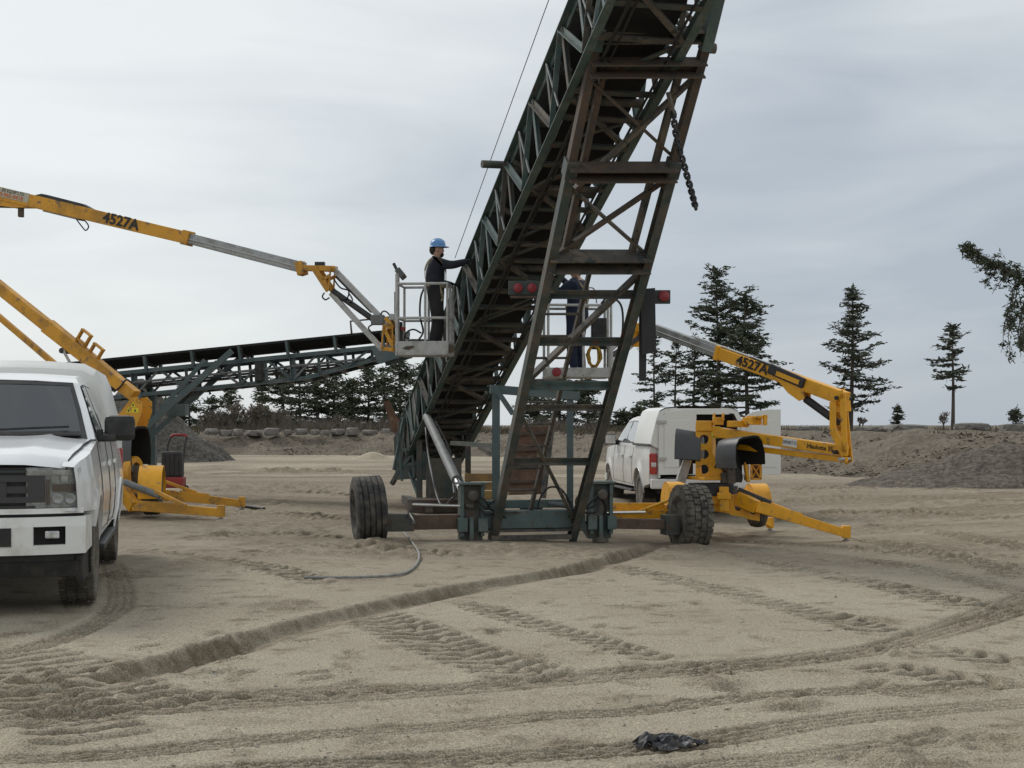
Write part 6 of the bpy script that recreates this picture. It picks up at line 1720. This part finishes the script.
# bare trees
def bare_tree(name, label, px, ytop, ybase, d, spread, seed, group=None):
    rnd = random.Random(seed)
    base = W(px, ybase, d); H = W(px, ytop, d).z - base.z; base.z = min(base.z, 1.15); W2 = spread / F * d / 2
    T = thing(name, label, "tree", base, 0, group)
    tr, tw = MB(), MB()
    def grow(p, dr, ln, r, lev):
        q = p + dr * ln
        (tr if lev < 2 else tw).tube([p, p.lerp(q, .5) + Vector((rnd.gauss(0, .03 * ln), rnd.gauss(0, .03 * ln), 0)), q], r, 5 if lev < 2 else 3, caps=False, r_end=r * .55)
        if lev >= 5: return
        for _ in range(3 if lev < 3 else rnd.choice((2, 3, 3))):
            nd = (dr + Vector((rnd.gauss(0, .55), rnd.gauss(0, .55), rnd.gauss(.12, .3)))).normalized()
            grow(p.lerp(q, rnd.uniform(.45, 1)), nd, ln * rnd.uniform(.55, .8), max(.020, r * .62), lev + 1)
    for s in range(2):
        grow(base + Vector((rnd.uniform(-.3, .3) * W2, 0, 0)), Vector((rnd.gauss(0, .2), rnd.gauss(0, .2), 1)).normalized(), H * .30, .05 + .004 * H, 0)
    tr.build("trunk", M['bark'], T, smooth=60); tw.build("twigs", M['twigs'], T, fix=False)
for i, (px, yt, sp, lb) in enumerate(((222, 394, 26, "grey bare tree at the left of the thicket by the gravel pile"), (240, 388, 30, "bare grey-brown tree in the middle of the thicket"), (254, 390, 26, "bare tree in front of the slender evergreen"), (270, 386, 28, "bare tree beside the leftmost pine of the grove"), (205, 402, 22, "low bare bush beside the gravel pile"), (944, 405, 16, "thin bare sapling left of the sparse spruce"), (862, 410, 14, "bare brush at the foot of the lone spruce"), (340, 404, 30, "bare brush at the foot of the grove"), (228, 398, 30, "brownish bare bush just right of the gravel pile"), (247, 394, 30, "brown bare bush between the two dark evergreens and the grove"), (279, 396, 26, "bare bush in front of the leftmost pine of the grove"))):
    bare_tree("bare_tree", lb, px, yt, 430, 92, sp, 200 + i)

# the leaning pine that reaches in from the right edge
def leaning_pine():
    rnd = random.Random(77)
    d = 45.0
    base = W(1115, 440, d); base.z = 1.0
    T = thing("leaning_pine", "dark pine leaning in from the right edge with hanging boughs", "tree", base)
    spine = [base, W(1112, 400, d), W(1098, 352, d), W(1072, 314, d), W(1032, 286, d), W(1002, 268, d), W(978, 254, d)]
    sp = curve_pts(spine, 6)
    MB().tube(sp, .19, 8, r_end=.02).build("trunk", M['bark'], T, smooth=60)
    br, fo = MB(), MB()
    n = len(sp)
    for i in range(110):
        t = .42 + .58 * (i / 92); f = t * (n - 1); k = min(n - 2, int(f)); p = sp[k].lerp(sp[k + 1], f - k)
        q = (t - .42) / .58
        an = rnd.uniform(0, 6.28)
        side = Vector((math.cos(an) * .65, math.sin(an) * .8, rnd.uniform(-.9, .55)))
        ln = (1.5 - 1.05 * q) * rnd.uniform(.45, 1.1)
        P1, P2 = p + side * ln * .5, p + side * ln + UP * (-.18 * ln)
        br.tube([p, P1, P2], .022, 4, caps=False, r_end=.006)
        for j in range(max(2, int(ln / .2))):
            g = rnd.uniform(.25, 1.05); c = p.lerp(P1, g / .5) if g < .5 else P1.lerp(P2, (g - .5) / .5)
            leaf_tuft(fo, c, .14, 12, rnd, .6, .13)
    for i in range(46):             # hanging boughs at the right
        p = W(rnd.uniform(1006, 1075), rnd.uniform(285, 330), d + rnd.uniform(-1, 1))
        ln = rnd.uniform(.5, 1.5); e = p + Vector((rnd.uniform(-.4, .3), rnd.uniform(-.4, .4), -ln))
        br.tube([p, p.lerp(e, .5) + Vector((-.08, 0, 0)), e], .02, 4, caps=False, r_end=.006)
        for j in range(int(ln / .14) + 1): leaf_tuft(fo, p.lerp(e, rnd.random()), .12, 12, rnd, .8, .12)
    br.build("branches", M['bark'], T); fo.build("crown", M['needles'], T, fix=False)
leaning_pine()

# brushwood between the trunks of the far grove: reads as one mass
rnd = random.Random(15)
mb = MB()
for k in range(900):
    px_ = rnd.uniform(196, 470) if k % 4 else rnd.uniform(520, 700)
    d_ = rnd.uniform(94, 108); q = W(px_, 430, d_); q.z = 1.1
    hh = rnd.uniform(.5, 1.6) * (1.25 if 205 < px_ < 290 else .8)
    for _ in range(9):
        e = q + Vector((rnd.gauss(0, .35) * hh, rnd.gauss(0, .35) * hh, hh * rnd.uniform(.5, 1))); s = Vector((rnd.uniform(.012, .03), 0, 0)); m_ = q.lerp(e, rnd.uniform(.4, .7)); f_ = m_ + Vector((rnd.gauss(0, .3) * hh, 0, rnd.uniform(.1, .4) * hh))
        mb.add([q - s, q + s, e], [(0, 1, 2)]); mb.add([m_ - s * .6, m_ + s * .6, f_], [(0, 1, 2)])
bw = mb.build("brushwood", M['twigs'], None, fix=False)
tag(bw, "grey-brown leafless brushwood filling the far grove", "brushwood", kind="stuff")
# scrub along the crest: nobody could count it
rnd = random.Random(5)
mb = MB()
for k in range(2600):
    i = rnd.randrange(90, len(bl) - 60)
    t = (bl[i + 1] - bl[i]).normalized(); nrm = Vector((-t.y, t.x, 0))
    p = bl[i] + nrm * rnd.uniform(4.6, 16) + t * rnd.uniform(-.4, .4)
    z = 1.0 + rnd.uniform(-.05, .15); h = rnd.uniform(.1, .5) * (.3 + p.y / 90)
    for _ in range(7):
        q = Vector((p.x + rnd.gauss(0, .25), p.y + rnd.gauss(0, .25), z)); e = q + Vector((rnd.gauss(0, .16), rnd.gauss(0, .16), h * rnd.uniform(.5, 1)))
        s = Vector((rnd.uniform(.006, .02), 0, 0))
        mb.add([q - s * 2, q + s * 2, e], [(0, 1, 2)])
sc_ = mb.build("scrub", M['scrub'], None, fix=False)
tag(sc_, "dry scrub and stalks along the top of the bank", "scrub", kind="stuff")
# clods and dead stalks on the face of the bank
mb = MB()
for k in range(6500):
    i = rnd.randrange(90, len(bl) - 60)
    o_ = rnd.uniform(.2, 5.0)
    t = (bl[i + 1] - bl[i]).normalized(); nrm = Vector((-t.y, t.x, 0))
    p = bl[i] + nrm * o_ + t * rnd.uniform(-.4, .4)
    z = 1.22 * float(sstep(-.3, 4.6, o_)) - .05
    s_ = rnd.uniform(.02, .075)
    V = [Vector((p.x, p.y, z)) + Vector((rnd.gauss(0, 1), rnd.gauss(0, 1), abs(rnd.gauss(0, .7)))) * s_ for _ in range(4)]
    mb.add(V, [(0, 1, 2), (0, 2, 3), (0, 3, 1), (1, 3, 2)])
cl = mb.build("bank_clods", M['bank'], None, fix=False)
tag(cl, "loose clods and stones on the face of the bank", "clods", kind="stuff")

# boulders along the crest
def boulder(px, py, d, w_, h_, seed, label, group=None):
    rnd2 = random.Random(seed)
    bm = bmesh.new(); bmesh.ops.create_icosphere(bm, subdivisions=2, radius=1.0)
    for v in bm.verts:
        n = v.co.normalized(); k = 1 + .22 * math.sin(3 * n.x + seed) * math.cos(4 * n.y + seed * 2) + rnd2.uniform(-.07, .07)
        c = n * k
        c = Vector((max(-.82, min(.82, c.x)), max(-.8, min(.8, c.y)), max(-.6, min(.66, c.z))))
        v.co = Vector((c.x * w_ / 1.6, c.y * w_ / 2, c.z * h_ / 1.26))
    me = bpy.data.meshes.new("boulder"); bm.to_mesh(me); bm.free(); me.materials.append(M['stone'])
    o = bpy.data.objects.new("boulder", me); COL.objects.link(o)
    p = W(px, py, d); o.location = (p.x, p.y, p.z); o.rotation_euler = (0, 0, rnd2.uniform(0, .6))
    tag(o, label, "boulder", group)
x_ = 205
i = 0
while x_ < 402:
    w_ = rnd.uniform(8, 16)
    boulder(x_ + w_ / 2, 432.5 + rnd.uniform(-1, 1), 74 + rnd.uniform(-.6, .6), w_ / F * 74 * .95, rnd.uniform(5, 8) / F * 74, 300 + i, "grey boulder in the row along the left bank, below the grove", "boulders along the left bank")
    x_ += w_ + rnd.uniform(0, 4); i += 1
for i, (px, py, w_, h_, d, lb) in enumerate(((904, 429, 44, 9, 52, "dark flat boulder below the small sapling"), (972, 427, 34, 8, 46, "long flat boulder below the sparse spruce"), (1015, 429, 28, 10, 44, "pale boulder at the right edge of the bank"), (872, 430, 26, 7, 54, "low boulder left of the dark flat one"), (808, 429, 22, 6, 58, "small boulder left of the right lift's elbow"))):
    boulder(px, py, d, w_ / F * d, h_ / F * d, 400 + i, lb)
# ------------------------------------------------------------------ people
M['navy'] = mat('navy_workwear', (0.012, 0.014, 0.024), 0.9, second=(0.02, 0.022, 0.034), amount=0.4, scale=6, bump=0.5, bump_scale=9)
M['blue_wear'] = mat('blue_workwear', (0.012, 0.018, 0.042), 0.9, second=(0.02, 0.028, 0.056), amount=0.4, scale=6, bump=0.5, bump_scale=9)
M['trousers'] = mat('dark_trousers', (0.016, 0.016, 0.019), 0.9, second=(0.028, 0.027, 0.028), amount=0.4, scale=6, bump=0.5, bump_scale=8)
M['skin'] = mat('skin', (0.42, 0.24, 0.17), 0.55)
M['hair'] = mat('dark_hair', (0.02, 0.014, 0.011), 0.8)
M['glove'] = mat('black_glove', (0.012, 0.012, 0.013), 0.8)
M['boot'] = mat('dark_boot', (0.015, 0.013, 0.012), 0.7)
M['helmet'] = mat('blue_helmet', (0.10, 0.25, 0.50), 0.35, second=(0.13, 0.28, 0.5), amount=0.3, scale=5)
M['strap'] = mat('harness_webbing', (0.30, 0.25, 0.16), 0.8)

def person(label, origin, rz, J, R_, E, mats_, tagm, sub_lv=2):
    """Skin-modifier body: joints J, radii R_, edges E; tagm gives each joint its material index."""
    T = thing("person", label, "person", origin, rz)
    names = list(J)
    me = bpy.data.meshes.new("body_src")
    me.from_pydata([J[n] for n in names], [(names.index(a), names.index(b)) for a, b in E], [])
    ob = bpy.data.objects.new("body_src", me); COL.objects.link(ob)
    ob.modifiers.new("skin", 'SKIN').use_smooth_shade = True
    sv = me.skin_vertices[0].data
    for i, n in enumerate(names):
        r = R_[n]; r = (r, r) if not isinstance(r, tuple) else r; k_ = 1.0 if (n in ('jaw', 'head', 'crown', 'nose0', 'nose', 'neck') or tagm[n] == 3) else 1.32; sv[i].radius = (r[0] * k_, r[1] * k_)
        sv[i].use_root = (n == 'pelvis')
    ss = ob.modifiers.new("sub", 'SUBSURF'); ss.levels = sub_lv; ss.render_levels = sub_lv
    dg = bpy.context.evaluated_depsgraph_get()
    bm_ = bpy.data.meshes.new_from_object(ob.evaluated_get(dg))
    bpy.data.objects.remove(ob)
    bm_.name = "body"
    bm_.materials.clear()
    for m in mats_: bm_.materials.append(M[m])
    # nearest bone point decides the cloth
    samp = []
    for a, b in E:
        for k in range(7):
            t = k / 6; p = Vector(J[a]).lerp(Vector(J[b]), t); samp.append((p, tagm[a] if t < .5 else tagm[b]))
    for f in bm_.polygons:
        c = f.center
        f.material_index = min(samp, key=lambda s: (s[0] - c).length_squared)[1]
        f.use_smooth = True
    body = bpy.data.objects.new("body", bm_); COL.objects.link(body); body.parent = T
    return T, body

def hand_joints(J, Rr, E, tg, side, wrist, palm, dirn, curl, mat_i):
    """Palm and five bent fingers rooted in it."""
    d = Vector(dirn).normalized(); c = Vector(curl).normalized(); s = d.cross(c).normalized()
    w = Vector(J[wrist])
    J[palm] = tuple(w + d * .075); Rr[palm] = (.036, .022); tg[palm] = mat_i; E.append((wrist, palm))
    for k, (off, ln) in enumerate(((-.033, .062), (-.011, .072), (.011, .07), (.031, .056))):
        b = Vector(J[palm]) + d * .028 + s * off
        n1, n2, n3 = f"{side}f{k}a", f"{side}f{k}b", f"{side}f{k}c"
        J[n1] = tuple(b); J[n2] = tuple(b + d * ln * .55 + c * .012); J[n3] = tuple(b + d * ln * .8 + c * ln * .65)
        for n in (n1, n2, n3): Rr[n] = .0095; tg[n] = mat_i
        E += [(palm, n1), (n1, n2), (n2, n3)]
    b = Vector(J[palm]) - d * .03 - s * .035
    J[side + "t1"] = tuple(b + d * .02 - s * .015 + c * .01); J[side + "t2"] = tuple(b + d * .055 - s * .02 + c * .035)
    for n in (side + "t1", side + "t2"): Rr[n] = .011; tg[n] = mat_i
    E += [(palm, side + "t1"), (side + "t1", side + "t2")]

def base_body(k=1.0):
    J = dict(pelvis=(0, 0, .98), waist=(-.01, 0, 1.12), chest=(-.015, 0, 1.33), upper=(-.01, 0, 1.45), neck=(.015, 0, 1.54), jaw=(.04, 0, 1.615), head=(.03, 0, 1.70), crown=(.02, 0, 1.77),
             nose0=(.105, 0, 1.665), nose=(.135, 0, 1.652), lsh=(0, .165, 1.455), rsh=(0, -.165, 1.455))
    Rr = dict(pelvis=(.155, .125), waist=(.15, .12), chest=(.165, .135), upper=(.13, .105), neck=.058, jaw=(.068, .066), head=(.082, .098), crown=(.065, .075), nose0=.03, nose=.013, lsh=.078, rsh=.078)
    E = [('pelvis', 'waist'), ('waist', 'chest'), ('chest', 'upper'), ('upper', 'neck'), ('neck', 'jaw'), ('jaw', 'head'), ('head', 'crown'), ('jaw', 'nose0'), ('nose0', 'nose'), ('upper', 'lsh'), ('upper', 'rsh')]
    tg = dict(pelvis=1, waist=0, chest=0, upper=0, neck=2, jaw=2, head=2, crown=2, nose0=2, nose=2, lsh=0, rsh=0)
    return J, Rr, E, tg
def limb(J, Rr, E, tg, root, pts, mi):
    prev = root
    for n, p, r in pts:
        J[n] = p; Rr[n] = r; tg[n] = mi; E.append((prev, n)); prev = n
def legs(J, Rr, E, tg, lk, la, rk, ra, lt, rt):
    for s, y_, k, a, t in (('l', .1, lk, la, lt), ('r', -.1, rk, ra, rt)):
        limb(J, Rr, E, tg, 'pelvis', [(s + 'hip', (0, y_, .88), .098), (s + 'knee', k, .068), (s + 'shin', tuple((Vector(k) * .6 + Vector(a) * .4)), .066), (s + 'ank', a, .05)], 1)
        limb(J, Rr, E, tg, s + 'ank', [(s + 'ball', tuple(Vector(t) * .6 + Vector(a) * .4 + Vector((0, 0, -.02))), .048), (s + 'toe', t, .038)], 4)

# man in the left basket, seen from the side, one arm out to the conveyor
J, Rr, E, tg = base_body()
legs(J, Rr, E, tg, (.05, .11, .5), (.0, .11, .08), (.02, -.11, .5), (-.07, -.12, .08), (.17, .12, .045), (.10, -.13, .045))
limb(J, Rr, E, tg, 'rsh', [('relb', (.25, -.24, 1.40), .054), ('rfore', (.38, -.26, 1.43), .05), ('rwri', (.48, -.27, 1.465), .034)], 0)
limb(J, Rr, E, tg, 'lsh', [('lelb', (.03, .25, 1.19), .058), ('lfore', (.11, .26, 1.155), .054), ('lwri', (.20, .27, 1.16), .036)], 0)
hand_joints(J, Rr, E, tg, 'r', 'rwri', 'rpalm', (1, 0, .15), (0, .3, -1), 3)
hand_joints(J, Rr, E, tg, 'l', 'lwri', 'lpalm', (1, .1, -.1), (0, -.2, -1), 3)
o1 = W(436, 356, 22.75); o1.z = bc_left_z = W(0, 356, 22.75).z + .026
P1, body1 = person("man in dark workwear and blue hard hat in the left basket, reaching out", o1, R(2), J, Rr, E, ['navy', 'trousers', 'skin', 'glove', 'boot'], tg)
def hard_hat(T, c, m='helmet', fwd=(1, 0, 0), name="hard_hat"):
    c = Vector(c); f = Vector(fwd).normalized(); s = Vector((-f.y, f.x, 0))
    prof = [(-.012, .110), (.0, .112), (.035, .109), (.07, .094), (.097, .068), (.112, .035), (.116, 0)]
    mb = MB(); V = []; seg = 24
    for z, r in prof:
        for k in range(seg):
            a = 2 * math.pi * k / seg; V.append(c + f * (math.cos(a) * r * 1.12) + s * (math.sin(a) * r * .93) + UP * z)
    mb.add(V, [(i * seg + k, i * seg + (k + 1) % seg, (i + 1) * seg + (k + 1) % seg, (i + 1) * seg + k) for i in range(len(prof) - 1) for k in range(seg)])
    # brim and ridge
    V = []
    for k in range(seg):
        a = 2 * math.pi * k / seg; e = .012 + (.045 * max(0, math.cos(a)) ** 2)
        V += [c + f * (math.cos(a) * .112 * 1.12) + s * (math.sin(a) * .112 * .93) + UP * .0, c + f * (math.cos(a) * (.112 * 1.12 + e)) + s * (math.sin(a) * (.112 * .93 + .013)) + UP * -.014, c + f * (math.cos(a) * (.112 * 1.12 + e)) + s * (math.sin(a) * (.112 * .93 + .013)) + UP * -.021]
    mb.add(V, [(3 * k + j, 3 * ((k + 1) % seg) + j, 3 * ((k + 1) % seg) + j + 1, 3 * k + j + 1) for k in range(seg) for j in range(2)])
    mb.tube([c + f * (math.cos(a) * .126) + UP * (math.sin(a) * .117) for a in np.linspace(.5, 2.7, 9)], .012, 6)
    return mb.build(name, M[m], T, local=True, smooth=50)
hard_hat(P1, (.03, 0, 1.735))
hb = MB().sphere((-.045, 0, 1.675), .085, 12, 8, (.75, .95, 1.0)); hb.build("hair", M['hair'], P1, local=True, smooth=60)
MB().sphere((.075, 0, 1.60), .062, 12, 8, (.85, .95, .85)).build("beard", M['hair'], P1, local=True, smooth=60)
for s in (-1, 1): MB().sphere((.02, s * .088, 1.665), .03, 8, 6, (.7, .35, 1.0)).build("ear", M['skin'], P1, local=True, smooth=60)
for s in (-1, 1): MB().sphere((.112, s * .033, 1.688), .012, 8, 6).build("eye", M['hair'], P1, local=True, smooth=60)
def strap(T, pts, w_=.045): 
    pts = curve_pts(pts, 5); mb = MB()
    for a, b in zip(pts[:-1], pts[1:]): mb.bar(a, b, .012, w_)
    mb.build("harness_strap", M['strap'], T, local=True)
strap(P1, [(.0, -.13, 1.56), (.10, -.175, 1.46), (.155, -.155, 1.33), (.16, -.10, 1.18)], .03)
strap(P1, [(-.17, -.04, 1.12), (-.12, -.15, 1.10), (.0, -.175, 1.09), (.10, -.15, 1.08), (.16, -.04, 1.08)], .05)
strap(P1, [(.06, -.17, 1.08), (.09, -.19, .98), (.11, -.17, .88), (.06, -.18, .84)], .035)
strap(P1, [(-.02, -.12, 1.56), (-.12, -.12, 1.47), (-.175, -.08, 1.33), (-.16, -.06, 1.14)], .03)
MB().tube(curve_pts([(-.17, -.05, 1.1), (-.24, -.12, .9), (-.25, -.2, .6), (-.2, -.25, .35), (-.28, -.28, .2)], 6), .016, 6).build("lanyard", M['rubber'], P1, local=True, smooth=60)

# man in the right basket, behind the leg frame, back half turned
J, Rr, E, tg = base_body()
legs(J, Rr, E, tg, (.04, .12, .5), (-.02, .13, .08), (.03, -.12, .5), (-.03, -.13, .08), (.15, .14, .045), (.14, -.14, .045))
limb(J, Rr, E, tg, 'lsh', [('lelb', (.16, .27, 1.30), .058), ('lfore', (.26, .24, 1.38), .052), ('lwri', (.36, .20, 1.46), .038)], 0)
limb(J, Rr, E, tg, 'rsh', [('relb', (.17, -.28, 1.36), .058), ('rfore', (.28, -.26, 1.46), .052), ('rwri', (.36, -.22, 1.56), .038)], 0)
hand_joints(J, Rr, E, tg, 'l', 'lwri', 'lpalm', (.8, -.2, .5), (.2, 0, -1), 3)
hand_joints(J, Rr, E, tg, 'r', 'rwri', 'rpalm', (.6, .1, .8), (.6, 0, -.6), 3)
o2 = W(577, 376, 22.4); o2.z = W(0, 378, 22.4).z + .026
P2, body2 = person("man in blue workwear in the right lift's basket, behind the conveyor's leg frame", o2, R(150), J, Rr, E, ['blue_wear', 'blue_wear', 'skin', 'glove', 'boot'], tg)
hard_hat(P2, (.03, 0, 1.735))
for s in (-1, 1):
    strap(P2, [(.02, s * .12, 1.56), (-.10, s * .12, 1.47), (-.17, s * .07, 1.33), (-.16, s * .04, 1.14)], .035)
    MB().sphere((.02, s * .088, 1.665), .03, 8, 6, (.7, .35, 1.0)).build("ear", M['skin'], P2, local=True, smooth=60)
strap(P2, [(.15, -.1, 1.10), (.0, -.17, 1.10), (-.15, -.1, 1.10), (-.17, 0, 1.1), (-.15, .1, 1.10), (.0, .17, 1.1), (.15, .1, 1.1)], .05)
MB().sphere((-.045, 0, 1.675), .085, 12, 8, (.75, .95, 1.0)).build("hair", M['hair'], P2, local=True, smooth=60)

# yellow rope coil hung in the right basket
M['rope'] = mat('yellow_rope', (0.42, 0.25, 0.03), 0.8, second=(0.25, 0.15, 0.03), amount=0.4, scale=30)
oc = W(594, 356, 22.25)
mb = MB(); rr = random.Random(3)
for k in range(9):
    a0 = rr.uniform(0, 6); w_ = rr.uniform(.07, .12); h_ = rr.uniform(.2, .27)
    mb.tube([oc + Vector((math.cos(a + a0) * w_ + rr.uniform(-.01, .01), rr.uniform(-.03, .03), math.sin(a + a0) * h_ * .75)) for a in np.linspace(0, 2 * math.pi, 16)], .014, 6, caps=False)
co = mb.build("rope_coil", M['rope'], None, smooth=60)
tag(co, "coil of yellow rope hanging in the right lift's basket", "rope")
# ------------------------------------------------------------------ small things in the yard
def ground_hose(name, label, pix, r, m, start=None, cat="hose"):
    P_ = [gpt(*p) + UP * (r + .012) for p in pix]
    if start: P_ = start + P_
    o = MB().tube(curve_pts(P_, 8), r, 8).build(name, M[m], None, smooth=60)
    return tag(o, label, cat)
M['hose_grey'] = mat('grey_hose', (0.25, 0.25, 0.24), 0.55, second=(0.16, 0.15, 0.14), amount=0.4, scale=10)
s0 = ax(-1.80, .2, .44); s1 = ax(-1.76, .30, .30)
ground_hose("air_hose", "grey hose hanging from the left axle and curling over the sand", [(404, 534), (413, 545), (419, 556), (417, 566), (408, 574), (392, 578), (365, 579.5), (335, 580), (304, 580)], .014, 'hose_grey', [s0, s1, gpt(398, 527) + UP * .12])
ground_hose("black_hose", "black hose lying on the sand beside the left lift's outrigger foot", [(218, 507), (235, 508), (250, 509), (264, 511)], .03, 'rubber')

# two-wheeled hand cart with a black case
cb = W(173, 425, 28.5); cb.z = gz(cb.x, cb.y)
ct = thing("tool_cart", "red two-wheeled cart with black case and tall handle behind left mudguard", "cart", cb)
def cl(x_, y_, z): return cb + Vector((x_, y_, z))
MB().tube([cl(-.16, 0, .55), cl(-.13, .12, 1.12), cl(-.08, .16, 1.27)], .022, 8).build("handle_bar", M['black'], ct, smooth=50)
MB().tube([cl(.18, 0, .55), cl(.21, .12, 1.12), cl(.24, .16, 1.27)], .022, 8).build("handle_bar", M['black'], ct, smooth=50)
MB().tube([cl(-.08, .16, 1.27), cl(-.03, .17, 1.31), cl(.2, .17, 1.31), cl(.24, .16, 1.27)], .03, 8).build("handle_grip", M['red_paint'], ct, smooth=50)
cse = MB().box(cl(0, -.02, .72), (.42, .24, .52)).build("case", M['black'], ct, bevel=0.05); sub(cse)
for i in range(4): MB().box(cl(-.14 + .09 * i, -.145, .72), (.03, .02, .44)).build("case_rib", M['black'], cse, bevel=0.006)
MB().box(cl(0, 0, .36), (.46, .34, .22)).build("cart_base", M['red_paint'], ct, bevel=0.03)
for sx_ in (-.25, .25):
    w_ = MB().lathe(cl(sx_, .05, .15), (1, 0, 0), [(-.03, 0), (-.03, .08), (.03, .08), (.03, 0)], 16).build("wheel", M['rail'], ct, smooth=40); sub(w_)
    MB().lathe(cl(sx_, .05, .15), (1, 0, 0), [(-.04, .08), (-.045, .12), (-.03, .15), (.03, .15), (.045, .12), (.04, .08)], 20).build("tyre", M['tyre'], w_, smooth=40)

# crumpled black plastic on the sand
M['plastic'] = mat('torn_black_plastic', (0.018, 0.02, 0.025), 0.6, second=(0.10, 0.09, 0.075), amount=0.35, scale=14)
M['plastic_pale'] = mat('torn_pale_plastic', (0.22, 0.22, 0.215), 0.6)
pc = gpt(668, 746)
rr = random.Random(9)
mb = MB(); nx_, ny_ = 34, 16
V = []
for j in range(ny_ + 1):
    for i in range(nx_ + 1):
        u, v = i / nx_ - .5, j / ny_ - .5
        x_, y_ = u * .36, v * .22 * (1 - 1.2 * u * u)
        n = float(fbm(np.float64(x_), np.float64(y_), 9.0, 4, 31, .65)); n2 = float(fbm(np.float64(x_), np.float64(y_), 22.0, 2, 12))
        V.append(pc + Vector((x_ + .06 * n2, y_ + .06 * n, max(.004,   .02 + .085 * abs(n) + .02 * n2 - .10 * (abs(u) ** 2 + abs(v) ** 2)))))
for j in range(ny_):
    for i in range(nx_):
        u, v = i / nx_ - .5, j / ny_ - .5
        if math.hypot(u * 2, v * 2) + .5 * float(vnoise(np.float64(u), np.float64(v), 7.0, 3)) > .98: continue
        mb.mi = 1 if float(vnoise(np.float64(u), np.float64(v), 6.0, 8)) > .33 else 0
        a = j * (nx_ + 1) + i
        mb.add([V[a], V[a + 1], V[a + nx_ + 2], V[a + nx_ + 1]], [(0, 1, 2, 3)])
db = mb.build("plastic_scrap", [M['plastic'], M['plastic_pale']], None, smooth=70)
tag(db, "crumpled scrap of black plastic lying in the foreground sand", "plastic scrap")

# ochre crate behind the conveyor's axle
M['ochre'] = mat('ochre_painted_wood', (0.30, 0.19, 0.06), 0.8, second=(0.2, 0.13, 0.06), amount=0.45, scale=4, third=(0.1, 0.07, 0.045), third_amount=0.2)
oc_ = W(482, 475, 26.5); oc_.z = gz(oc_.x, oc_.y)
cr = thing("crate", "weathered ochre plank crate behind the conveyor's left leg", "crate", oc_)
for i in range(3):
    MB().box(oc_ + Vector((0, -.3, .42 + .16 * i)), (.62, .03, .145)).build("plank", M['ochre'], cr, bevel=0.008)
    for sx_ in (-.3, .3): MB().box(oc_ + Vector((sx_, 0, .42 + .16 * i)), (.03, .55, .145)).build("plank", M['ochre'], cr, bevel=0.008)
MB().box(oc_ + Vector((0, 0, .31)), (.66, .6, .05)).build("crate_floor", M['ochre'], cr)
for sx_ in (-.25, .25): MB().box(oc_ + Vector((sx_, 0, .15)), (.1, .56, .3)).build("skid", M['rust'], cr)
# stones strewn over the yard: uncountable
mb = MB(); rr = random.Random(21)
for k in range(2600):
    px_ = rr.uniform(-20, 1044); py_ = 470 + 330 * rr.random() ** 1.3
    p = gpt(px_, py_); s_ = rr.uniform(.003, .008) * (1 if rr.random() < .96 else 2.0)
    Vv = [p + Vector((rr.gauss(0, 1), rr.gauss(0, 1), .35 + abs(rr.gauss(0, .6)))) * s_ for _ in range(5)]
    mb.add(Vv, [(0, 1, 2), (0, 2, 3), (0, 3, 1), (1, 3, 2), (0, 1, 4), (1, 2, 4), (2, 0, 4)])
st_ = mb.build("pebbles", M['stone'], None, fix=False)
tag(st_, "scattered pebbles and crumbs on the sand", "pebbles", kind="stuff")
